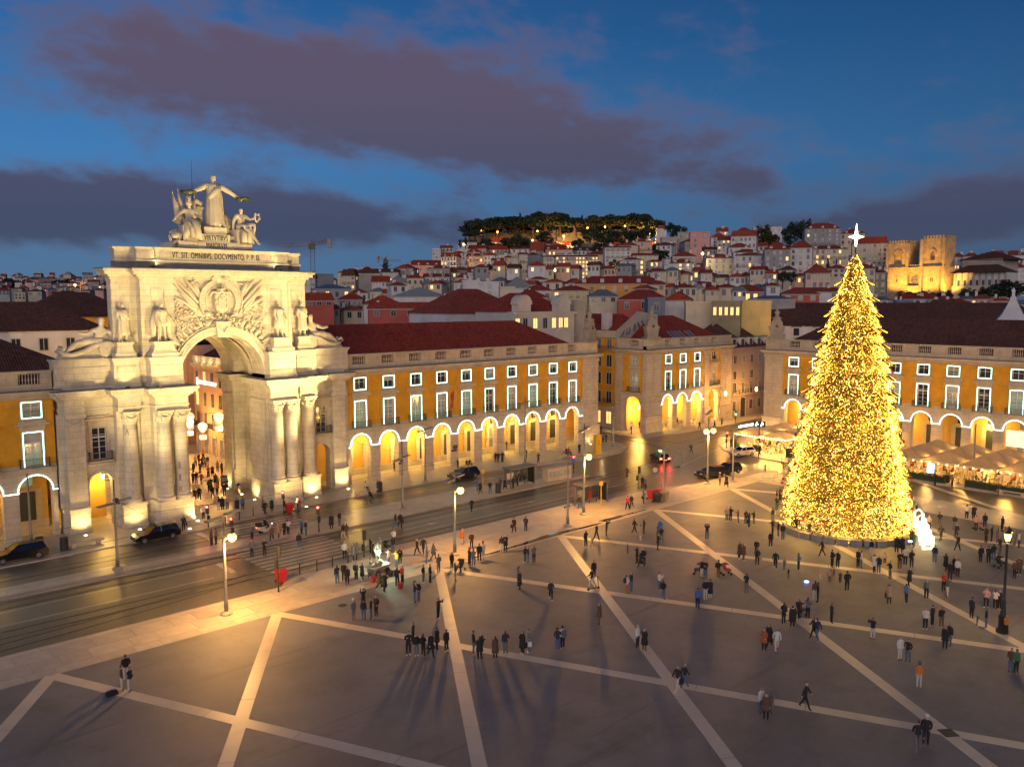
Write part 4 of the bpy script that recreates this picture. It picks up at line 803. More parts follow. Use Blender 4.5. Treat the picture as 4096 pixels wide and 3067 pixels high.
SHOE = [mat('dark_shoe', (.02, .02, .02), .5), mat('white_shoe', (.6, .6, .58), .5)]
PM = {}
def person_mesh(pose):
    if pose not in PM: V, E = POSES[pose]; PM[pose] = skin('person_'+pose, V, E, [SKINC[0], clo('K'), clo('k'), SHOE[0], HAIRC[0]], 1, zone_fn())
    return PM[pose]
def coat_mesh(pose, L):
    k = ('coat', pose, L)
    if k not in PM:
        m = MB(); n = 14; spread = .07 if pose.startswith('walk') else 0
        m.lathe([(.20, 1.44), (.225, 1.34), (.215, 1.18), (.205, 1.08), (.225, .92), (.25+spread*.5, .75), (.265+spread, L)], n, (0, -.01, 0), sx=1.0, sy=.80, fold=5, amp=.025); PM[k] = m.mesh('coat', clo('K'), True)
    return PM[k]
BPACK = MB().box(-.15, .15, 0, .17, -.2, .22).box(-.11, .11, .17, .22, -.16, .05)
for i, v in enumerate(BPACK.v): BPACK.v[i] = (v[0]*(1-.15*(v[2] > .2)), v[1], v[2])
BPACKM = BPACK.mesh('backpack', clo('K')); HATM = HAT.mesh('hat', clo('K'), True)
BAGM = MB().box(-.05, .05, -.17, .17, -.34, 0).tube([(0, -.12, 0), (0, -.06, .22), (0, .06, .22), (0, .12, 0)], .012, 4).mesh('bag', clo('K'))
PSEQ = [0]; PLAB = {}
POSEW = {'stand': 'standing', 'pockets': 'standing with hands in pockets', 'phone': 'looking at a phone', 'raise': 'holding a phone up with both hands', 'walk': 'walking', 'walk2': 'walking with long hair', 'cross': 'standing with arms folded', 'push': 'pushing a pushchair', 'turn': 'standing half turned', 'wave': 'raising one arm', 'sit': 'sitting'}
def slot_mats(o, ms):
    for i, m in enumerate(ms): o.material_slots[i].link = 'OBJECT'; o.material_slots[i].material = m
def person(x, y, code, where, rz=None, z=None, pose=None):
    """code: kind (s stand, w walk, c long coat, p phone up, k child, x sitting) + coat + trousers [+ h hat, b backpack, g bag]"""
    i = PSEQ[0]; PSEQ[0] += 1; r = random.Random(i*7+3); kind, co, tr = code[0], code[1], code[2]; ex = code[3:]
    if pose is None: pose = {'s': r.choice(['stand', 'pockets', 'phone', 'cross', 'turn', 'stand']), 'w': r.choice(['walk', 'walk2']), 'c': r.choice(['stand', 'cross', 'phone', 'turn', 'walk2']), 'p': 'raise', 'k': r.choice(['stand', 'walk', 'turn']), 'x': 'sit'}[kind]
    rz = r.uniform(0, 6.28) if rz is None else rz; h = r.uniform(.95, 1.03)*(.62 if kind == 'k' else 1)
    o = OB('person', person_mesh(pose), None, (x, y, GZ(x, y) if z is None else z), rz, (h*r.uniform(.95, 1.08), h, h))
    ht = r.randrange(5) if r.random() < .5 else r.randrange(2); slot_mats(o, [r.choice(SKINC[:2]+SKINC), clo(co), clo(tr), SHOE[r.random() < .35], HAIRC[ht]])
    desc = CLO[co][0]+(' long coat' if kind == 'c' else ' jacket')
    if kind == 'c': c = OB('coat', coat_mesh(pose, .50 if r.random() < .5 else .66), o); slot_mats(c, [clo(co)])
    if 'h' in ex: c = OB('hat', HATM, o, (0, -.015, 1.69)); slot_mats(c, [clo(r.choice('WRKG'))]); desc += ' and hat'
    if 'b' in ex: c = OB('backpack', BPACKM, o, (0, .10, 1.22)); slot_mats(c, [clo(r.choice('KKGN'))]); desc += ' with backpack'
    if 'g' in ex: c = OB('shoulder_bag', BAGM, o, (.29, .02, .92)); slot_mats(c, [clo(r.choice('WTK'))]); desc += ' with bag'
    lab = f"{'child' if kind == 'k' else 'person'} in {desc} and {CLO[tr][0]} {POSEW[pose]} {where}"
    tag(o, ' '.join(lab.split()[:16]), 'person', None); PLAB.setdefault(o['label'], []).append(o)
    return o
# ---------------------------------------------------------------- statues of the arch
def stone_fig(V, E, sub=2): return skin('figure', V, E, [STATUE], sub)
def sculpt(name, label, loc, rz, sc, V, E, robe=None, extra=None):
    t = thing(name, label, 'statue', loc, rz); t.scale = (sc, sc, sc); OB('figure', stone_fig(V, E), t)
    if robe: robe(t)
    if extra: extra(t)
    return t
def robe_of(prof, cx=0, cy=0, sx=1, sy=.8, fold=9, amp=.07):
    def f(t): MB().lathe(prof, 36, (cx, cy, 0), sx=sx, sy=sy, fold=fold, amp=amp).obj('robe', STATUE, t, smooth=True)
    return f
def sash(a, b, c, r=.09):
    def f(t): MB().tube([a, b, c], [r*.7, r, r*.8], 8).obj('drapery_fold', STATUE, t, smooth=True)
    return f
def multi(*fs):
    def f(t):
        for q in fs: q(t)
    return f
def wreath(p):
    def f(t): MB().tube([(p[0]+.20*math.cos(a), p[1]+.20*math.sin(a), p[2]+.02*math.sin(3*a)) for a in [2*math.pi*i/12 for i in range(13)]], [.05+.012*(i % 2) for i in range(13)], 6).obj('laurel_wreath', mat('bronze_laurel', (.05, .07, .03), .6), t)
    return f
V, E = body((((.30, -.05, -.16), (.62, -.12, -.30)), ((.30, -.05, -.16), (.66, -.12, -.38))), (ST, ST), bulk=1.12, hair=0)
V = [(v[0], v[1], v[2]+(.02 if i == 6 else 0), v[3]*(1.28 if i > 3 else 1.05), v[4]*(1.28 if i > 3 else 1.05)) for i, v in enumerate(V)]
sculpt('stone_statue', 'tall robed stone woman holding out two laurel wreaths on top of the arch', (AX+.55, .4, 33.1), 0, 3.48, V, E,
    multi(robe_of([(.19, 1.46), (.245, 1.36), (.225, 1.2), (.215, 1.1), (.25, .9), (.28, .55), (.31, .2), (.35, .02)], fold=13, amp=.085), sash((.16, -.12, 1.44), (-.02, -.20, 1.2), (-.20, -.12, .95), .10), sash((.18, .02, 1.42), (.24, .05, 1.0), (.28, .05, .5), .09)), multi(wreath((-.90, -.15, 1.10)), wreath((.95, -.15, 1.02))))
# seated helmeted woman with flags and lion
def drape(*chains):
    def f(t):
        for ch in chains:
            m = MB(); m.tube([c[:3] for c in ch], [c[3] for c in ch], 10); m.obj('drapery', STATUE, t, smooth=True)
    return f
V, E = body((((.24, -.05, -.22), (.50, -.16, -.48)), ((.18, -.08, -.26), (.20, -.28, -.34))), [((-.42, .74), (-.60, .14)), ((-.46, .80), (-.50, .26))], bulk=1.2, hair=0)
V = [(v[0]+(-.30 if i in (17, 18) else -.12 if i == 16 else 0), v[1], v[2], v[3]*1.12, v[4]*1.12) for i, v in enumerate(V)]
def valor(t):
    drape([(-.12, .0, .86, .16), (-.16, -.3, .80, .17), (-.22, -.50, .70, .16), (-.30, -.58, .40, .14), (-.36, -.62, .12, .12)], [(.12, .0, .86, .17), (.14, -.34, .84, .18), (.16, -.54, .76, .17), (.18, -.58, .45, .17), (.20, -.55, .10, .18)], [(-.05, -.2, .84, .12), (-.02, -.5, .62, .12), (.0, -.52, .15, .14)], [(-.22, .1, .9, .12), (0, -.14, .95, .14), (.24, .06, .9, .12)], [(.24, .02, .8, .12), (.36, -.1, .45, .14), (.40, -.1, .05, .16)])(t)
    MB().box(-.36, .44, -.2, .5, 0, .72).obj('seat_block', STATUE, t)
    MB().lathe([(.13, 1.64), (.15, 1.70), (.13, 1.80), (.05, 1.88)], 12, (0, -.02, 0)).tube([(0, -.18, 1.84), (0, -.02, 2.02), (0, .18, 1.90), (0, .22, 1.55)], [.06, .10, .10, .05], 6).obj('helmet', STATUE, t, smooth=True)
    for x, y, h, k in ((-.62, .25, 2.15, .14), (-.36, .35, 2.3, .1), (.34, .3, 2.05, -.1)):
        MB().tube([(x*.6, y, .6), (x, y, h)], .022, 6).tube([(x, y, h), (x, y, h+.12)], [.035, .003], 6).obj('flag_staff', STATUE, t)
        MB().tube([(x, y, h-.05), (x+k*.9, y, h-.5), (x+k*1.7, y-.02, h-1.0), (x+k*1.2, y, h-1.35)], [.02, .13, .20, .15], 8).obj('furled_flag', STATUE, t, smooth=True)
sculpt('stone_statue', 'seated helmeted stone woman with flags resting her hand on a lion', (AX-2.65, -.25, 31.38), R(-6), 2.5, V, E, valor)
t = thing('stone_lion', 'stone lion head beside the seated helmeted woman on the arch', 'statue', (AX-4.3, -.3, 30.72), R(-20))
OB('figure', skin('figure', [(.5, 1.2, .6, .55, .5), (.1, .4, .8, .62, .55), (-.05, -.1, 1.25, .62, .6), (-.1, -.55, 1.2, .42, .38), (-.12, -.85, 1.0, .26, .22), (-.35, -.2, 1.75, .12, .1), (.25, -.2, 1.75, .12, .1), (-.3, -.4, .35, .22, .2), (-.35, -.8, .1, .2, .14)], [(0, 1, 0), (1, 2, 0), (2, 3, 0), (3, 4, 0), (2, 5, 0), (2, 6, 0), (1, 7, 0), (7, 8, 0)], [STATUE], 2), t)
m = MB(); r_ = random.Random(3)
for k in range(46): a = r_.uniform(0, 6.28); b = r_.uniform(-.3, 1.2); p = Vector((-.05+.62*math.cos(a)*math.cos(b*.6), -.05+.3*r_.uniform(-1, 1), 1.25+.62*math.sin(a))); m.tube([p, p+Vector((.1*math.cos(a), -.1, .1*math.sin(a)-.2))], [.12, .03], 5)
m.obj('mane', STATUE, t)
# seated youth with lyre
V, E = body((((.16, .06, -.30), (.18, .08, -.62)), ((.20, -.16, -.20), (.30, -.38, -.10))), [((-.46, .70), (-.80, .08)), ((-.46, 1.0), (-.34, .46))], bulk=1.2)
V = [(v[0]+(.44 if i in (17, 18) else .20 if i == 16 else 0)+(.34 if i in (20, 21, 22) else 0), v[1], v[2], v[3]*1.15, v[4]*1.15) for i, v in enumerate(V)]
def genius(t):
    drape([(-.2, .05, .84, .14), (0, -.22, .86, .16), (.25, -.2, .84, .15), (.42, -.2, .6, .13)], [(-.1, -.2, .8, .12), (-.12, -.36, .5, .14), (-.1, -.34, .1, .15)], [(.1, -.3, .78, .12), (.14, -.42, .45, .13), (.12, -.4, .1, .13)], [(.34, -.1, .75, .12), (.46, -.1, .4, .13), (.5, -.1, .05, .15)])(t)
    MB().box(-.36, .40, -.15, .6, 0, .72).obj('seat_block', STATUE, t)
    MB().tube([(.52, -.5, 1.1), (.40, -.5, 1.3), (.46, -.5, 1.52)], .045, 6).tube([(.52, -.5, 1.1), (.68, -.5, 1.3), (.66, -.5, 1.52)], .045, 6).tube([(.40, -.5, 1.44), (.70, -.5, 1.44)], .03, 6).obj('lyre', STATUE, t)
sculpt('stone_statue', 'seated stone youth with lyre stretching one leg over the arch parapet', (AX+3.5, -.2, 31.2), R(14), 2.5, V, E, genius)
t = thing('stone_altar', 'carved stone altar with drapery behind the crowning statue', 'statue', (AX-1.15, 1.4, 32.2))
MB().box(-.65, .55, -.5, .5, 0, 3.0).box(-.75, .65, -.6, .6, 3.0, 3.3).obj('block', STATUE, t); MB().tube([(-.8, -.3, 3.3), (-.2, -.4, 4.0), (.4, -.2, 3.7), (.7, 0, 3.2)], [.2, .35, .3, .15], 7).obj('drapery', STATUE, t, smooth=True)
MB().tube([(3.45, -.2, 0), (3.4, -.2, 2.0), (3.15, -.1, 3.0)], [.75, .7, .2], 10).obj('rock_support', STATUE, t, smooth=True)
# four standing statues and two reclining river figures
stand_spec = [(-10.65, -1.1, 'bare headed stone warrior with sword on the outer pedestal, parked car side', 1), (-7.0, -2.35, 'cloaked stone knight on the inner pedestal beside garland, parked car side', 0), (7.0, -2.35, 'stone statesman in long coat on the inner pedestal, ochre arcade side', 2), (10.65, -1.1, 'stone statue on the outer pedestal above arcade side columns', 3)]
for u, y, lab, kind in stand_spec:
    V, E = body((((.10, -.08, -.26), (.04, -.2, -.46)), POCK if kind != 2 else FW), (ST, ((-.05, .5), (-.08, .09))), bulk=1.12, hair=(kind == 2))
    if kind == 2: rb = robe_of([(.20, 1.44), (.23, 1.3), (.20, 1.05), (.26, .8), (.29, .45)], fold=6, amp=.05)
    elif kind == 0: rb = multi(robe_of([(.22, 1.44), (.25, 1.3), (.22, 1.05), (.27, .82), (.27, .68)], fold=10, amp=.06), sash((-.22, .10, 1.44), (-.34, .12, .9), (-.36, .1, .2), .14), sash((.22, .10, 1.44), (.36, .12, .9), (.38, .1, .2), .14))
    else: rb = multi(robe_of([(.19, 1.44), (.22, 1.32), (.19, 1.08), (.24, .8), (.26, .45), (.27, .3)], fold=9, amp=.07), sash((-.2, -.05, 1.42), (.02, -.2, 1.2), (.22, -.1, 1.0), .08))
    ex = (lambda t: MB().tube([(-.26, -.22, .95), (-.32, -.28, .02)], [.035, .02], 5).obj('sword', STATUE, t)) if kind in (0, 1) else None
    sculpt('stone_statue', lab, (AX+u, y, 20.2), R(8 if kind < 2 else -6), 2.42, V, E, rb, ex)
def reclining(u, s, lab):
    t = thing('reclining_statue', lab, 'statue', (AX+u, .25, 18.52)); 
    VV = [(0, 0, 1.7, .62, .5), (-.25, 0, 2.35, .6, .48), (-.5, -.05, 3.0, .72, .5), (-.55, -.05, 3.45, .26, .26), (-.55, -.1, 3.75, .3, .32), (-.55, -.1, 4.15, .34, .38), (-.55, -.1, 4.4, .2, .24),
        (-1.25, 0, 3.0, .32, .3), (-1.5, .1, 2.2, .25, .25), (-1.3, -.3, 1.7, .2, .2), (.3, -.1, 3.0, .3, .3), (1.0, -.3, 2.6, .24, .24), (1.9, -.35, 2.75, .18, .18),
        (.6, -.15, 1.6, .5, .45), (1.9, -.3, 1.75, .40, .36), (2.9, -.25, .9, .28, .26), (3.3, -.35, .65, .2, .16), (.7, .1, 1.5, .5, .4), (2.1, .0, 1.25, .36, .34), (3.3, .0, .55, .25, .22)]
    EE = [(0, 1, 0), (1, 2, 0), (2, 3, 0), (3, 4, 0), (4, 5, 0), (5, 6, 0), (2, 7, 0), (7, 8, 0), (8, 9, 0), (2, 10, 0), (10, 11, 0), (11, 12, 0), (0, 13, 0), (13, 14, 0), (14, 15, 0), (15, 16, 0), (0, 17, 0), (17, 18, 0), (18, 19, 0)]
    VV = [(s*v[0], *v[1:]) for v in VV]; OB('figure', skin('figure', VV, EE, [STATUE], 2), t)
    m = MB(); P = [(s*x, -.55, z) for x, z in ((-1.9, .35), (-1.7, 1.2), (-.8, 1.65), (.4, 1.35), (1.4, .75), (2.6, .45), (3.4, .55), (3.85, .9), (3.6, 1.25), (3.25, 1.05))]
    m.tube(P, [.28, .32, .34, .34, .3, .26, .26, .25, .22, .14], 10); m.tube([(p[0], .4, p[2]) for p in P], [.28, .32, .34, .34, .3, .26, .26, .25, .22, .14], 10); m.obj('scroll', STATUE, t, smooth=True)
    m = MB(); m.lathe([(.1, -.1), (.85, -.05), (1.0, .1), (.75, .3), (.3, .35)], 16, (0, 0, 0))
    for i in range(len(m.v)): a, b, c = m.v[i]; m.v[i] = (s*-.9+a, -.75-c*.5, .95+b)
    m.obj('shell', STATUE, t, smooth=True); MB().tube([(s*-1.8, .1, 1.4), (s*-.2, -.2, 1.75), (s*1.2, -.3, 1.85), (s*2.2, 0, 1.2)], [.4, .55, .42, .25], 10).obj('drapery', STATUE, t, smooth=True)
    MB().yprism([(s*x, z) for x, z in ((-2.0, 0), (3.9, 0), (3.6, .45), (1.6, .6), (.2, 1.3), (-1.6, 1.2))][::(1 if s > 0 else -1)], -.5, .9).obj('rock_base', STATUE, t)
reclining(-13.0, -1, 'reclining stone river figure on scroll, dark roofed building side of arch'); reclining(13.0, 1, 'reclining stone river figure on scroll above the red roofed arcade')
# ================================================================== THE CITY BEHIND
WALLC = {'white': (.42, .40, .40), 'cream': (.42, .35, .26), 'peach': (.45, .29, .20), 'pink': (.44, .22, .20), 'grey': (.20, .20, .21), 'stone': (.27, .24, .21), 'slate': (.13, .14, .17), 'yellow': (.46, .34, .13), 'orange': (.45, .21, .05), 'red': (.32, .07, .05), 'mauve': (.24, .14, .14), 'olive': (.16, .15, .09)}
WM = {k: mat('render_'+k, tuple(min(.72, v*1.45) for v in c), .85, .16, .25, stain=.35) for k, c in WALLC.items()}
ROOFC = {'r': TILE_R, 'd': TILE, 'k': TILE_D, 'm': mat('blue_metal_roof', (.10, .14, .19), .45, .15, .6), 'z': mat('zinc_roof', (.15, .16, .18), .5, .2, 1)}
ROOFN = {'r': 'red tiled', 'd': 'brown tiled', 'k': 'dark tiled', 'm': 'blue metal', 'z': 'grey metal'}
LITW = mat('lit_house_window', (.3, .2, .08), .4, .1, 3, emit=(1.0, .62, .20), es=1.6)
def winmesh(gm, n):
    m = frame_mesh(.40, -.72, .72, .10, -.07, .02); m.box(-.4, .4, -.03, .02, -.72, .72); m.m[-6:] = [1]*6; m.box(-.035, .035, -.055, -.03, -.72, .72); return m.mesh('window', [mat('house_window_frame', (.40, .38, .36), .7), gm])
WMESH = [winmesh(GLASS, 0), winmesh(LITW, 1), winmesh(mat('shuttered_window', (.14, .15, .15), .6, .1, 4), 2)]
CHIM = MB().box(-.5, .5, -.35, .35, 0, 1.6).box(-.6, .6, -.45, .45, 1.6, 1.75).box(-.35, .35, -.2, .2, 1.75, 2.05, 1).mesh('chimney', [WM['white'], TILE])
DORM = MB().box(-.75, .75, -.3, 1.6, 0, 1.5).yprism([(-.95, 1.5), (.95, 1.5), (0, 2.1)], -.4, 1.8, 1).box(-.42, .42, -.34, -.3, .25, 1.3, 2).mesh('dormer', [WM['white'], TILE, GLASS])
BALC = MB().box(-.5, .5, -.65, 0, 0, .10).mesh('balcony', [WM['stone']])
BALR = MB().box(-.5, .5, -.65, -.62, .9, .95)
for i in range(30): BALR.box(-.5+i/29-.003, -.5+i/29+.003, -.64, -.62, .1, .9)
BALRM = BALR.mesh('railing', IRON)
TERR = []; HLAB = {}
def zone(px):
    for lim, w in ((600, 'on the far slope behind the dark roofed building'), (1500, 'next to the orange crane'), (1900, 'behind the long pale parapet wall'), (2350, 'behind the ornate white gabled building'), (2750, 'behind the corner building finial'), (3200, 'behind the grey apartment house'), (3600, 'behind the christmas tree star')):
        if px < lim: return w
    return 'below the cathedral'
def roof_mb(m, kind, w, d, z, h, mi, ov=.35):
    x0, x1, y0, y1 = -w/2-ov, w/2+ov, -ov, d+ov
    if kind == 'h': i = min(d/2, w/2)*.95; m.add([(x0, y0, z), (x1, y0, z), (x1, y1, z), (x0, y1, z), (x0+i, d/2, z+h), (x1-i, d/2, z+h)], [(0, 1, 5, 4), (1, 2, 5), (2, 3, 4, 5), (3, 0, 4), (3, 2, 1, 0)], mi)
    elif kind == 'g': m.add([(x0, y0, z), (x1, y0, z), (x1, y1, z), (x0, y1, z), (x0, d/2, z+h), (x1, d/2, z+h)], [(0, 1, 5, 4), (2, 3, 4, 5), (1, 2, 5), (3, 0, 4), (3, 2, 1, 0)], mi)
    elif kind == 'G': m.add([(x0, y0, z), (x1, y0, z), (x1, y1, z), (x0, y1, z), (0, y0, z+h), (0, y1, z+h)], [(0, 4, 5, 3), (4, 1, 2, 5), (0, 1, 4), (2, 3, 5), (3, 2, 1, 0)], mi)
    elif kind == 'm':
        i = .9; m.add([(x0, y0, z), (x1, y0, z), (x1, y1, z), (x0, y1, z), (x0+i, y0+i, z+h), (x1-i, y0+i, z+h), (x1-i, y1-i, z+h), (x0+i, y1-i, z+h)], [(0, 1, 5, 4), (1, 2, 6, 5), (2, 3, 7, 6), (3, 0, 4, 7), (4, 5, 6, 7), (3, 2, 1, 0)], mi)
def house(px0, px1, pe, pb, D, wall, rk='h', rh=30, cols=3, rows=2, lit=0.08, rot=None, rc='r', where='among the hillside houses', extra=None, dep=None, pad=6, seed=None):
    i = len(TERR); r = random.Random(i*13+5); P = AT((px0+px1)/2, pe, D); w = (px1-px0)*D/FPX; zt = P.z; zb = AT((px0+px1)/2, pb, D).z
    rot = r.uniform(-22, 22) if rot is None else rot; c = abs(math.cos(R(rot))); d = dep or max(6, min(12, w*.8)); w = max(2.5, (w-(d*abs(math.sin(R(rot))) if w > 6 else 0)*.8)/c)
    h = zt-zb; base = zb-pad; rh = rh*D/FPX; rz = math.atan2(CAM.x-P.x, P.y-CAM.y)+R(rot)
    rname = ROOFN[rc] if rk != 'f' else 'flat'; blank = rows*cols == 0
    T = thing('house', '', 'house', (P.x, P.y, base), rz)
    H = zt-base; m = MB(); m.box(-w/2, w/2, 0, d, 0, H)
    if rk == 'G': m.yprism([(-w/2, H), (w/2, H), (0, H+rh)], 0, d)
    m.obj('wall', WM[wall], T)
    if rk == 'f':
        q = MB(); q.box(-w/2-.15, w/2+.15, -.15, .2, H, H+.5); q.box(-w/2-.15, -w/2+.2, .2, d, H, H+.5); q.box(w/2-.2, w/2+.15, .2, d, H, H+.5); q.obj('parapet', WM[wall], T); MB().box(-w/2+.2, w/2-.2, .2, d, H, H+.06).obj('roof', ROOFC['z'], T)
    else:
        q = MB(); roof_mb(q, rk, w, d, H+.02, rh, 0); ro = q.obj('roof', ROOFC[rc], T); MB().box(-w/2-.2, w/2+.2, -.2, 0, H-.3, H).obj('eaves_moulding', WM['stone'] if wall != 'stone' else WM['white'], T)
        for k in range(r.choice((0, 1, 1, 2))): OB('chimney', CHIM, ro, (r.uniform(-w*.4, w*.4), d*.5+r.uniform(-.5, 1.5), H+rh*.62), sc=(r.uniform(.8, 1.5)*min(1, D/380), min(1, D/380), r.uniform(.8, 1.3)*min(1, D/330)))
        if rk in 'hmg' and rh > 1.6 and w > 9 and r.random() < .6:
            for k in range(max(1, int(w/5))): OB('dormer', DORM, ro, (-w/2+(k+.5)*w/max(1, int(w/5)), .9 if rk != 'm' else .5, H+.35), sc=(.8, 1, .8))
    nlit = 0; bal = False; dm = any(o.name.startswith('dormer') for o in ro.children) if rk != 'f' else False
    if not blank:
        fh = h/rows; sw = min(1.25, w/cols*.62); shh = min(1.15, fh*.42)
        for a in range(rows):
            z = H-(a+.52)*fh; rowbal = rows > 2 and cols > 2 and r.random() < .3
            for b in range(cols):
                x = -w/2+(b+.5)*w/cols; L = r.random() < lit; nlit += L
                OB('window', WMESH[1 if L else r.choice((0, 0, 2))], T, (x, 0, z), sc=(sw, 1, shh))
            if rowbal:
                bal = True; o = OB('balcony', BALC, T, (0, 0, z-shh*.8), sc=(w*.94, 1, 1)); OB('railing', BALRM, o)
        if abs(rot) > 8:                                            # flank windows on the side that shows
            sx = w/2 if rot < 0 else -w/2
            for a in range(rows):
                if blank: break
                for b in range(max(1, int(d/4.5))):
                    o = OB('window', WMESH[1 if r.random() < lit else 0], T, (sx, (b+.5)*d/max(1, int(d/4.5)), H-(a+.52)*fh), sc=(sw, 1, shh)); o.rotation_euler = (0, 0, R(90) if sx > 0 else R(-90))
    lab = f"{wall} {'blank walled' if blank else ['', 'single storey', 'two storey', 'three storey', 'four storey', 'five storey', 'six storey'][min(rows, 6)]} house with {rname} {'gabled ' if rk == 'G' else ''}roof{' and lit windows' if nlit > 2 else ''}{' and balcony' if bal else ''}{' and dormers' if dm else ''} {where}"
    if extra: lab = extra
    T['label'] = ' '.join(lab.split()[:16]); HLAB.setdefault(T['label'], []).append(T); TERR.append((P.x, P.y, base+2.0)); return T
def Z(ox, oy, k): return lambda *q: tuple(ox+v*k if i < 2 else oy+v*k for i, v in enumerate(q))
H1, H2, H3, Z5c, HL = Z(1200, 800, .452), Z(2100, 800, .452), Z(2900, 850, .3165), Z(3000, 850, .4964), Z(0, 1000, .2416)
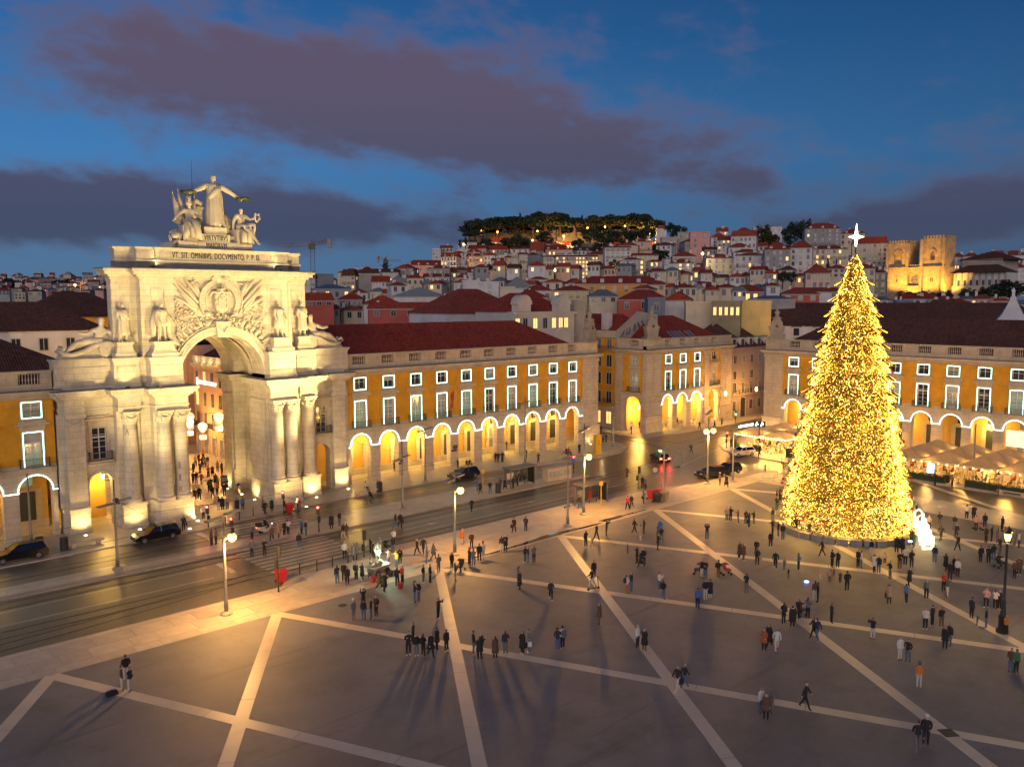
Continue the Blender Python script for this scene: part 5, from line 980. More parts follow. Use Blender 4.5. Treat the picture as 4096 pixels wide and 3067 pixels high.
CITY = [  # x0, x1, eave, bottom (survey sheet), depth, wall, roof kind, roof height, cols, rows, lit, rot, roof colour
 (H1, 'above the cranes skyline', [(30, 140, 690, 770, 430, 'white', 'g', 40, 3, 2, .0, -10, 'r'), (145, 300, 660, 740, 480, 'slate', 'f', 0, 0, 0, 0, 5, 'z'), (370, 485, 670, 790, 360, 'cream', 'm', 55, 3, 3, .15, -15, 'k'), (480, 720, 650, 760, 385, 'stone', 'G', 62, 0, 0, 0, 8, 'k'), (110, 460, 785, 880, 262, 'grey', 'h', 40, 4, 1, .3, 6, 'm'),
    (630, 785, 725, 810, 330, 'white', 'g', 55, 5, 2, .05, -6, 'd'), (780, 965, 735, 850, 318, 'white', 'G', 70, 0, 0, 0, 5, 'z'), (810, 945, 755, 820, 290, 'white', 'h', 30, 2, 1, .0, 15, 'd')]),
 (H1, 'below the castle hill', [(930, 1330, 578, 650, 520, 'pink', 'h', 50, 10, 1, .0, 4, 'd'), (1165, 1250, 435, 520, 560, 'white', 'f', 0, 3, 3, .05, -12, 'z'), (1250, 1360, 425, 520, 570, 'white', 'g', 25, 3, 3, .1, 10, 'd'), (1345, 1470, 470, 530, 540, 'white', 'h', 22, 3, 2, .05, 8, 'd'), (1330, 1610, 625, 680, 470, 'slate', 'm', 32, 5, 1, 0, 8, 'k'), (1470, 1600, 462, 545, 560, 'white', 'h', 42, 5, 2, .0, -8, 'r'), (1560, 1830, 408, 480, 600, 'white', 'h', 28, 8, 2, .06, 5, 'r'), (1615, 1735, 490, 580, 500, 'white', 'h', 30, 3, 2, .05, -14, 'd'), (1700, 1815, 535, 620, 480, 'white', 'g', 22, 3, 2, .0, 9, 'd'), (1805, 1882, 510, 620, 470, 'peach', 'h', 22, 2, 3, .05, 0, 'd'), (1872, 1950, 478, 630, 465, 'cream', 'f', 0, 3, 4, .05, -6, 'z'), (1940, 2015, 480, 650, 460, 'cream', 'g', 18, 3, 4, .02, 6, 'd'), (2010, 2120, 490, 570, 482, 'slate', 'G', 30, 0, 0, 0, 4, 'k'), (2010, 2132, 580, 650, 440, 'red', 'f', 0, 4, 2, .0, 0, 'r')]),
 (H1, 'among the roofs of the lower town', [(1440, 1590, 722, 910, 255, 'white', 'f', 0, 0, 0, 0, 3, 'z'), (1590, 1765, 735, 910, 252, 'white', 'f', 0, 1, 3, 0, -3, 'z'), (1770, 1900, 780, 905, 240, 'cream', 'f', 0, 0, 0, .0, 4, 'z'), (1800, 2065, 775, 850, 262, 'white', 'G', 95, 2, 1, .0, 6, 'z'), (1890, 2200, 860, 905, 235, 'white', 'h', 60, 2, 1, .1, 5, 'd'), (2030, 2205, 702, 770, 330, 'white', 'h', 26, 4, 1, .0, 8, 'd'), (1090, 1335, 750, 815, 300, 'orange', 'm', 42, 5, 1, .0, 6, 'z'), (820, 1300, 850, 900, 232, 'white', 'G', 80, 0, 0, 0, 3, 'm'), (40, 300, 890, 940, 200, 'red', 'm', 70, 3, 1, .0, 3, 'd'), (560, 905, 920, 990, 200, 'white', 'G', 80, 0, 0, 0, 4, 'd'), (330, 560, 880, 960, 215, 'grey', 'h', 60, 3, 1, .1, -8, 'd'), (600, 1200, 960, 1040, 182, 'red', 'm', 55, 4, 1, .0, 3, 'd'), (1330, 1510, 915, 980, 210, 'white', 'G', 72, 1, 1, .9, -4, 'd'), (1200, 1345, 900, 960, 212, 'stone', 'h', 50, 2, 1, .0, 8, 'd'), (940, 1100, 690, 760, 400, 'cream', 'h', 36, 3, 1, .1, 8, 'd'), (1100, 1330, 680, 740, 405, 'cream', 'g', 32, 5, 1, .3, 6, 'd'), (700, 930, 640, 700, 470, 'white', 'h', 34, 5, 1, 0, 3, 'd'), (1380, 1500, 690, 760, 350, 'stone', 'h', 40, 3, 1, .1, 3, 'd')]),
 (H2, 'below the castle hill', [(160, 425, 440, 500, 520, 'peach', 'h', 52, 7, 1, .6, 4, 'd'), (40, 168, 455, 590, 500, 'slate', 'g', 85, 3, 2, .0, -8, 'r'), (160, 268, 502, 600, 470, 'cream', 'g', 12, 4, 2, .0, 5, 'd'), (700, 945, 420, 550, 430, 'white', 'g', 18, 5, 4, .02, 6, 'r'), (825, 1005, 402, 460, 480, 'peach', 'h', 34, 3, 2, .0, -6, 'r'), (845, 1062, 530, 660, 380, 'stone', 'h', 25, 5, 3, .4, 8, 'd'), (1062, 1225, 545, 640, 390, 'grey', 'h', 20, 4, 2, .2, -6, 'd'), (950, 1185, 490, 530, 420, 'cream', 'g', 24, 5, 1, .0, 5, 'd'), (1270, 1482, 558, 630, 380, 'white', 'h', 42, 3, 2, .5, -8, 'r'), (1300, 1525, 500, 560, 420, 'stone', 'h', 48, 5, 1, .0, 6, 'd'), (1345, 1462, 392, 470, 522, 'pink', 'f', 0, 0, 0, 0, 4, 'r'), (1460, 1642, 290, 470, 500, 'pink', 'f', 0, 2, 4, .0, 6, 'r'), (1640, 1785, 330, 470, 500, 'white', 'G', 45, 2, 5, .1, 8, 'd'), (1695, 1905, 355, 460, 490, 'white', 'g', 45, 5, 4, .1, -9, 'r'), (1820, 2050, 320, 430, 480, 'white', 'm', 50, 6, 2, .1, -6, 'r'), (1600, 1855, 515, 660, 390, 'cream', 'h', 44, 4, 3, .1, 5, 'r'), (1850, 2135, 490, 660, 380, 'white', 'h', 30, 5, 3, .25, -5, 'r'), (1840, 2095, 462, 500, 422, 'white', 'h', 34, 4, 1, .0, 6, 'r'), (1160, 1255, 250, 340, 620, 'white', 'G', 25, 0, 0, 0, 5, 'r'), (1350, 1465, 290, 410, 540, 'stone', 'f', 0, 2, 2, .0, 4, 'z'), (1205, 1352, 335, 400, 530, 'stone', 'f', 0, 3, 1, .0, 6, 'z'), (1250, 1350, 395, 460, 500, 'peach', 'h', 18, 3, 1, .0, -6, 'd'), (1880, 2000, 270, 330, 530, 'orange', 'h', 30, 3, 1, .0, 6, 'r'), (1700, 1800, 280, 340, 540, 'white', 'g', 40, 2, 2, .1, 6, 'r')]),
 (H2, 'among the roofs of the lower town', [(1078, 1262, 640, 730, 330, 'cream', 'h', 42, 5, 2, .15, 6, 'd'), (1262, 1345, 612, 800, 320, 'cream', 'f', 0, 2, 4, .15, 0, 'z'), (1318, 1445, 655, 810, 300, 'cream', 'h', 40, 2, 3, .0, -6, 'd'), (1430, 1725, 668, 745, 310, 'yellow', 'h', 52, 4, 1, .4, 4, 'k'), (1410, 1765, 775, 850, 250, 'cream', 'h', 58, 4, 1, .1, 5, 'd'), (1800, 2145, 810, 900, 232, 'mauve', 'h', 62, 5, 1, .6, 5, 'd'), (240, 572, 800, 880, 232, 'yellow', 'h', 42, 5, 1, .3, -4, 'd'), (1230, 1475, 885, 940, 192, 'white', 'G', 78, 0, 0, 0, -5, 'd'), (1420, 1665, 918, 1010, 182, 'cream', 'f', 0, 0, 0, 0, 4, 'z'), (1660, 1905, 912, 1050, 176, 'olive', 'f', 0, 5, 1, .9, -3, 'z'), (1905, 2182, 910, 1020, 180, 'yellow', 'f', 0, 0, 0, 0, 4, 'z'), (820, 1285, 880, 980, 202, 'red', 'h', 90, 3, 1, .0, 3, 'd'), (560, 830, 850, 910, 215, 'cream', 'h', 60, 3, 1, .2, 6, 'z'), (1090, 1240, 880, 1000, 186, 'slate', 'f', 0, 1, 1, 0, 8, 'z'), (0, 240, 800, 900, 240, 'white', 'h', 48, 3, 1, .1, 4, 'd'), (440, 1250, 740, 830, 262, 'orange', 'h', 72, 8, 1, .0, 2, 'd')]),
 (H3, 'beside the cathedral hill', [(1020, 1335, 765, 960, 272, 'peach', 'h', 105, 4, 2, .0, 6, 'r'), (1300, 1510, 710, 820, 282, 'cream', 'h', 55, 3, 2, .0, -6, 'r'), (500, 832, 470, 770, 362, 'grey', 'h', 105, 4, 4, .03, 6, 'd'), (820, 1102, 445, 760, 372, 'white', 'h', 92, 3, 4, .05, -5, 'd'), (1070, 1555, 462, 660, 402, 'cream', 'h', 52, 7, 3, .3, 4, 'd'), (1010, 1465, 205, 420, 472, 'grey', 'h', 82, 5, 4, .06, 8, 'r'), (1460, 1765, 265, 410, 482, 'cream', 'h', 66, 4, 2, .0, -4, 'd'), (1620, 2045, 392, 720, 402, 'cream', 'm', 85, 7, 6, .0, 3, 'd'), (1660, 1895, 705, 1030, 292, 'cream', 'h', 55, 3, 3, .0, 4, 'r'), (1885, 2035, 760, 1060, 292, 'olive', 'h', 42, 2, 3, .0, -4, 'd'), (530, 690, 925, 1040, 202, 'white', 'h', 42, 1, 1, .0, 6, 'd'), (300, 885, 1092, 1150, 192, 'grey', 'h', 42, 0, 0, 0, 3, 'm'), (715, 1195, 1030, 1130, 200, 'red', 'h', 85, 3, 1, .0, 6, 'r'), (1050, 1485, 1000, 1080, 222, 'white', 'g', 55, 2, 1, .0, 4, 'r'), (360, 720, 190, 330, 560, 'white', 'f', 0, 5, 2, .05, 4, 'z'), (40, 330, 440, 520, 440, 'white', 'h', 60, 4, 1, 0, 6, 'r')]),
 (Z5c, 'beyond the terrace arcade', [(2000, 2215, 445, 580, 430, 'white', 'h', 65, 4, 3, .05, 5, 'd'), (2020, 2215, 345, 450, 460, 'white', 'h', 42, 3, 1, .1, -4, 'r'), (1232, 1502, 695, 790, 250, 'white', 'g', 45, 1, 1, .0, 12, 'd'), (1600, 1900, 800, 860, 212, 'white', 'G', 60, 0, 0, 0, -6, 'd'), (1680, 1845, 700, 790, 240, 'stone', 'h', 28, 0, 0, 0, 5, 'z'), (1850, 2140, 800, 880, 200, 'red', 'h', 60, 0, 0, 0, 4, 'd'), (1610, 1700, 755, 860, 215, 'white', 'f', 0, 0, 0, 0, 4, 'z'), (1500, 1640, 700, 800, 245, 'cream', 'h', 30, 2, 1, 0, 4, 'd')]),
]
for Zf, where, rowsl in CITY:
    for (x0, x1, e, b, D, wall, rk, rh, c, rw, lt, rot, rc) in rowsl:
        k = (Zf(1, 0)[0]-Zf(0, 0)[0]); q = Zf(x0, x1, e, b); house(q[0], q[1], q[2], q[3], D, wall, rk, rh*k, c, rw, lt, rot, rc, where)
# the big lit office house of the lower hill, long and many windowed
q = H2(265, 655, 500, 700); house(q[0], q[1], q[2], q[3], 420, 'cream', 'g', 8, 13, 6, .72, 5, 'd', extra='large cream six storey block with nearly all windows lit under the castle')
# far houses to the left, beyond the dark roofs
r_ = random.Random(77)
for D, ylo, yhi, n in ((950, 1098, 1112, 24), (800, 1112, 1126, 20), (640, 1126, 1142, 18), (500, 1142, 1158, 14), (400, 1158, 1176, 11)):
    for k in range(n):
        x = -60+(k+r_.uniform(.1, .9))*560/n; w = r_.uniform(22, 44)*(640/D)**.5; y = r_.uniform(ylo, yhi)
        house(x, x+w, y, y+r_.uniform(14, 24), D*r_.uniform(.96, 1.04), r_.choice(['white', 'cream', 'grey', 'stone', 'slate', 'pink', 'stone']), r_.choice('hgGhf'), r_.uniform(6, 12), r_.choice((2, 3, 4)), r_.choice((1, 2)), .07, None, r_.choice('drkz'), 'on the far slope behind the dark roofed building', pad=8)
for D, x0, x1, ylo, yhi, n in ((560, 1290, 1640, 1120, 1135, 8), (330, 1260, 1700, 1165, 1185, 9), (300, 2600, 3100, 1075, 1110, 10), (230, 2500, 3100, 1130, 1165, 10), (360, 1900, 2500, 1060, 1085, 10), (290, 1700, 2300, 1120, 1140, 8), (210, 1280, 1800, 1225, 1245, 8), (350, 3050, 3500, 1075, 1110, 9), (230, 3300, 4090, 1195, 1220, 10), (500, 3800, 4100, 1010, 1040, 6), (640, 1800, 2650, 962, 985, 12), (590, 1850, 2750, 985, 1010, 11), (520, 1750, 3000, 1010, 1035, 14), (500, 2500, 3350, 965, 1000, 9), (440, 3000, 3560, 1030, 1065, 6), (430, 1300, 2000, 1072, 1096, 8)):
    for k in range(n):
        x = x0+(k+r_.uniform(.0, .6))*(x1-x0)/n; w = (x1-x0)/n*r_.uniform(.8, 1.25); y = r_.uniform(ylo, yhi)
        house(x, x+w, y, y+(r_.uniform(42, 64) if D > 400 else r_.uniform(24, 38)), D*r_.uniform(.97, 1.03), r_.choice(['white', 'cream', 'grey', 'white', 'white', 'peach', 'cream']), r_.choice('hgGhm'), r_.uniform(12, 20), r_.choice((3, 4, 5)) if D > 400 else r_.choice((2, 3)), r_.choice((2, 3, 3)) if D > 400 else 1, .1, None, r_.choice('drdkdz'), zone(x), pad=8)
# large roofs close behind the square
def block(name, label, cx, cy, w, d, h, rh, wall, roofm, rz=0, wins=0, z0=0, hip=True, lit=0):
    T = thing(name, label, 'building', (cx, cy, z0), rz); MB().box(-w/2, w/2, 0, d, 0, h).obj('wall', wall, T)
    if rh: hip_roof(T, -w/2-.5, w/2+.5, -.5, d+.5, h+.02, h+rh, -w/2+(d/2 if hip else -.5), w/2-(d/2 if hip else -.5), roofm)
    for k in range(wins): OB('window', WMESH[1 if random.random() < lit else 0], T, (-w/2+(k+.5)*w/wins, 0, h-1.9), sc=(1.3, 1, 1.15))
    return T
WH = WM['white']
block('town_building', 'long pale blank parapet wall behind the red roof of the long arcade', 21.5, 21, 50, 12, 18.6, 0, mat('pale_plaster', (.36, .36, .40), .85, .1, .3, stain=.3), TILE)
for k in range(7): x = 1+6.2*k; tag(MB().box(-1.2, 1.2, -.6, .6, 0, 1.9).box(-1.35, 1.35, -.7, .7, 1.9, 2.1).obj('chimney_stack', WM['stone'], None, (x, 26, 18.6)), 'broad stone chimney stack standing on the long pale parapet wall', 'chimney', 'chimney stacks in a row')
q = AT(1960, 1252, 168); block('town_building', 'white building with bright red hipped roof and balustrade next to ornate palace', q.x, q.y, 20, 15, q.z, 5.0, WH, TILE_R, R(-3), 0)
def palace():
    q = AT(2180, 1246, 150); z = q.z; T = thing('palace', 'ornate white building with two arched gables and lit windows behind the red roof', 'building', (q.x, q.y, 0), R(-2)); m = MB(); m.box(-7.5, 7.5, 0, 11, 0, z); m.box(-7.8, 7.8, -.35, 0, z-.5, z-.1); m.box(-7.7, 7.7, -.25, 0, z-4.6, z-4.3); m.obj('wall', mat('white_stucco', (.50, .47, .44), .8, .1, .5), T)
    for x in (-5.2, 4.6):
        m = MB(); m.box(-1.5, 1.5, -.3, 1.5, 0, 1.3); ring_strip(m, 0, 1.3, .01, 1.5, -.3, 1.5, n=14); ring_strip(m, 0, 1.3, 1.5, .22, -.45, 1.55, n=14); m.obj('arched_gable', MATS['white_stucco'], T, (x, 0, z))
    for k, x in enumerate((-6.6, -4.8, -2.4, 0, 2.2, 3.9, 5.3)): OB('window', WMESH[1 if k in (0, 2, 4, 5, 6) else 0], T, (x, 0, z-2.1), sc=(1.2, 1, 1.25))
    m = MB(); m.box(-2.1, 2.1, -.4, 0, z-8.2, z-5.2); ring_strip(m, 0, z-5.2, .01, 2.0, -.4, 0, n=14); ring_strip(m, 0, z-5.2, 2.0, .3, -.6, 0, n=14); m.obj('curved_pediment', MATS['white_stucco'], T, (4.2, 0, 0))
    hip_roof(T, -7.9, 7.9, 1.6, 11.4, z, z+3.4, -3, 3, TILE); MB().box(8.0, 8.5, -2, 14, 0, z+2).yprism([(8.0, z+2), (8.6, z+2), (8.6, z+2.1), (8.0, z+2.1)], -2, 14).obj('party_wall', WM['stone'], T)
palace()
# ochre tenement in the side street, graffiti gable beside it
def tenement():
    T = thing('tenement_house', 'ochre tenement with balconies and small shops in the side street', 'building', (61.2, 7.3, 0), R(-90)); H = 17.5
    # local x runs towards the square (-y), so the house stretches to negative x
    m = MB(); m.box(-18, -.05, .1, 12, 4.0, H); m.obj('wall', OCHRE, T); MB().box(-18, -.05, .06, 12, 0, 4.0).obj('shop_front_wall', STONE2, T)
    for r in range(4):
        z = (2.0, 6.0, 9.6, 13.0)[r]
        for k in range(6):
            x = -1.8-2.7*k; w = OB('window', WMESH[0 if r else 1], T, (x, .08, z), sc=(1.45, 1, 1.5 if r else 1.6))
            if r in (1,): b = OB('balcony', BALC, T, (x, .06, z-1.2), sc=(2.2, 1, 1)); OB('railing', BALRM, b)
    o = OB('balcony', BALC, T, (-9, .06, 15.0), sc=(17.5, 1, 1)); OB('railing', BALRM, o)
    for k in range(6): OB('window', WMESH[2], T, (-1.8-2.7*k, .08, 16.3), sc=(1.3, 1, 1.25))
    MB().box(-18, .0, -.3, .4, H, H+.35).box(-18, 0, 0, .35, H+.35, H+1.3).obj('parapet', STONE2, T); hip_roof(T, -18.2, 0.2, 1.0, 12, H+.3, H+4.4, -13, -4, TILE)
    MB().box(-6, -4.2, 2.4, 3.6, H+1, H+4.6).obj('chimney', WH, T)
    g = MB(); g.yprism([(0, 0), (.35, 0), (.35, 1), (0, 1)], 0, 1); gw = MB(); gw.add([(0.05, -.2, 14), (0.05, 12, 14), (.05, 12, H+4.2), (.05, 6, H+5.0), (.05, -.2, H+1.4), (.4, -.2, 14), (.4, 12, 14), (.4, 12, H+4.2), (.4, 6, H+5.0), (.4, -.2, H+1.4)], [(0, 1, 2, 3, 4), (9, 8, 7, 6, 5), (0, 4, 9, 5), (4, 3, 8, 9), (3, 2, 7, 8)]); gw.obj('gable_wall', WM['stone'], T)
    rr = random.Random(2)
    for k in range(7):
        y = 1.0+k*1.15; z0 = H+.6+k*.35; pts = [(.44, y+rr.uniform(-.5, .9), z0+rr.uniform(-.8, .9)) for _ in range(5)]; MB().tube(pts, .07, 4).obj('graffiti_stroke', IRON, T)
tenement()
# grey apartment house with dormers along the tram street
def greyhouse():
    T = thing('apartment_house', 'grey apartment house with dormers and long balcony beside the corner building', 'building', (89.2, .3, 0)); H = 14.4; m = MB(); m.box(0, 34, 0, 13, 0, H); m.box(-.0, 34, -.3, 0, H, H+.3); m.box(0, 34, -.12, 0, 4.6, 4.85); m.obj('wall', mat('grey_pink_render', (.30, .24, .22), .85, .1, .4, stain=.3), T)
    for k in range(10):
        x = 1.7+3.2*k
        for z, s in ((12.2, 1.35), (8.9, 1.35), (6.2, 1.7)): OB('window', WMESH[2 if k % 2 else 0], T, (x, 0, z), sc=(1.25, 1, s*.85))
        if k % 3 == 1: MB().box(-.9, .9, -.08, .02, 0, 3.9).box(-1.1, -.9, -.14, .02, 0, 4.1, 1).box(.9, 1.1, -.14, .02, 0, 4.1, 1).obj('door', [DOOR, STONE2], T, (x, 0, 0))
        else: OB('window', WMESH[0], T, (x, 0, 2.4), sc=(1.3, 1, 1.4))
        d = MB(); d.box(-.85, .85, 0, 2.4, 0, 2.0); d.box(-1.0, 1.0, -.15, 2.5, 2.0, 2.15, 1); d.box(-.55, .55, -.04, 0, .2, 1.75, 2); d.obj('dormer', [WH, LEAD, GLASS], T, (x, .3, H+.3))
    b = OB('balcony', BALC, T, (17, 0, 4.86), sc=(33.6, 1.1, 1)); OB('railing', BALRM, b); hip_roof(T, -.4, 34.4, -.3, 13.4, H+.32, H+5.6, 4, 30, TILE_D)
greyhouse()
# big dark roof and dormer row behind the terrace arcade
q = AT(3330, 1272, 175); T = block('town_building', 'white dormered building with vast dark roof behind the terrace arcade finial', q.x+12, q.y-6, 70, 18, q.z-2.0, 5.2, WH, TILE_D, R(-62), 0)
for k in range(14): d = MB(); d.box(-.9, .9, 0, 2, 0, 2.2); d.box(-1.1, 1.1, -.15, 2.2, 2.2, 2.4, 1); d.box(-.6, .6, -.04, 0, .3, 1.95, 2); d.obj('dormer', [WH, LEAD, GLASS], T, (-32+4.6*k, -.8, q.z-4.4))
# roofs behind the west wing, lit cornice house
q = AT(150, 1215, 118); block('town_building', 'broad house with red tiled hipped roof behind the dark roofed arcade', q.x-3, q.y, 24, 16, q.z-3.9, 4.2, WH, TILE_D, R(-8), 7)
q = AT(330, 1268, 150); T = block('town_building', 'ochre house with dark roof and floodlit pilasters beyond the arch', q.x, q.y, 20, 15, q.z, 4.6, OCHRE, TILE_D, R(-4), 0)
for k in range(9): MB().box(-.35, .35, -.25, 0, q.z-6.5, q.z-.3).obj('pilaster', STONE2, T, (-9.2+2.3*k, 0, 0))
for k in range(4): lamp('eaves_uplight', 'SPOT', (-8+5*k, -.9, q.z-7.2), 500, WARM, .1, None or tuple(Vector((-8+5*k, 0, q.z))), 110, .8, T)
for k in range(4):
    lo = [o for o in T.children if o.type == 'LIGHT'][k]; lo.rotation_euler = Vector((0, .35, 1)).to_track_quat('-Z', 'Y').to_euler()
block('town_building', 'plain dark house with hipped roof near the left wing', -78, 24, 30, 16, 16, 5, WM['stone'], TILE_D, 0, 0)
# ---------------------------------------------------------------- pedestrian street seen through the arch
def street_house(name, label, x, y0, y1, H, wall, n, side, rows, lit=.1, attic=True):
    T = thing(name, label, 'building', (x, y0, 0), R(-90) if side > 0 else R(90)); L = y1-y0; m = MB(); a, b = (-L, 0) if side > 0 else (0, L)
    m.box(a, b, 0, 10, 0, H); m.obj('wall', wall, T); c = MB(); c.box(a, b, -.45, 0, H-.5, H); c.box(a, b, -.25, 0, H-.8, H-.5); c.box(a, b, -.15, .2, H, H+1.2); c.obj('cornice', STONE2, T)
    for r in range(rows):
        z = H-2.4-r*3.35
        for k in range(n):
            X = a+(k+.5)*L/n; OB('window', WMESH[1 if random.random() < lit else 0], T, (X, 0, z), sc=(1.25, 1, 1.5))
            if r == rows-1: o = OB('balcony', BALC, T, (X, 0, z-1.2), sc=(1.9, 1, 1)); OB('railing', BALRM, o)
    for k in range(n): MB().box(-.7, .7, -.06, .02, 0, 2.9).box(-.9, -.7, -.12, .02, 0, 3.0, 1).box(.7, .9, -.12, .02, 0, 3.0, 1).box(-.9, .9, -.12, .02, 2.9, 3.15, 1).obj('shop_door', [GLASS_DIM, STONE2], T, (a+(k+.5)*L/n, 0, 0))
    if attic: hip_roof(T, a-.2, b+.2, .8, 10, H+.6, H+4.0, a+4, b-4, TILE_D)
    return T
hot = street_house('hotel_building', 'pinkish hotel with white illuminated lettering in the pedestrian street', -7.0, 27.8, 40, 14.6, mat('salmon_render', (.50, .33, .22), .85, .08, .4, stain=.15), 4, 1, 3)
SIGN = mat('white_sign_letters', (.9, .9, .9), .4, 0, 1, emit=(1, .97, .92), es=2)
letters('PESTANA HOTEL GROUP', -6.6, -.12, 11.5, .85, .72, hot, SIGN, name='sign_lettering'); MB().box(-10.35-.22, -10.35+.22, -.2, -.05, 10.9, 12.2).obj('sign_emblem', SIGN, hot)
[lamp('cornice_light', 'POINT', (-2-2.7*k, -.75, 15.1), 60, WARM, .1, parent=hot) for k in range(4)]
street_house('town_house', 'ochre house with small balconies between the arch and the hotel', -7.0, 16.6, 27.7, 15.2, OCHRE, 4, 1, 3)
street_house('town_house', 'orange house further up the pedestrian street past the hotel', -6.6, 46, 70, 17, WM['peach'], 7, 1, 4, .15); street_house('town_house', 'pale house closing the view up the pedestrian street', -5.0, 74, 110, 19, WM['cream'], 9, 1, 4, .15)
street_house('town_house', 'ochre house facing the hotel across the pedestrian street', -32.0, 16.6, 60, 15.2, OCHRE2, 12, -1, 3)
for x, y, P in ((92, -4.2, 2600), (80.5, -4.4, 1800), (-11, 20, 2600), (-11, 32, 3200), (-27, 26, 2600), (-12, 52, 4000), (-20, 70, 3500)):  # the two tram street lamps are added to brighten the grey apartment house
    t = thing('wall_lamp', 'warm street lamp hung over the pedestrian street' if x < 50 else 'added warm lamp on the corner building side of the tram street', 'lamp', (x, y, 6.2), 0, 'lamps of the pedestrian street' if x < 50 else 'added lamps of the tram street'); MB().lathe([(.05, .5), (.22, .35), (.2, -.2), (.05, -.3)], 8).obj('lamp_glass', MATS['lantern_glass'], t); MB().tube([(0, 0, .5), (0, 0, .8), (4 if -19 < x < 0 else (0 if x > 0 else -5), 4.5 if x > 0 else 0, .8)], .03, 5).obj('bracket', IRON, t); lamp('lamp_light', 'POINT', (0, 0, -.6), P, SODIUM, .25, parent=t)
# hanging balloon lights of the street
BALL = mat('balloon_light', (.9, .8, .7), .4, 0, 1, emit=(1.0, .66, .40), es=1.3, sample=False); GIFT = mat('gift_light', (.9, .7, .6), .4, 0, 1, emit=(1.0, .5, .4), es=1.1, sample=False)
for k, (px, py, D) in enumerate(((875, 1670, 124), (811, 1708, 132), (757, 1690, 130), (760, 1668, 138), (812, 1718, 150))):
    q = AT(px, py, D); t = thing('balloon_light', 'glowing balloon lantern with gift box hung in the pedestrian street', 'lantern', q, 0, 'balloon lanterns in the street')
    MB().lathe([(.2, -.85), (.5, -.5), (.72, .0), (.66, .42), (.35, .72), (.05, .8)], 14).obj('balloon', BALL, t, smooth=True); MB().box(-.42, .42, -.42, .42, -2.0, -1.3).obj('gift_box', GIFT, t); MB().tube([(-.3, 0, -.9), (-.3, 0, -1.3)], .02, 4).tube([(.3, 0, -.9), (.3, 0, -1.3)], .02, 4).tube([(0, 0, 1.0), (0, 0, 9-q.z+6)], .015, 4).obj('rope', IRON, t)
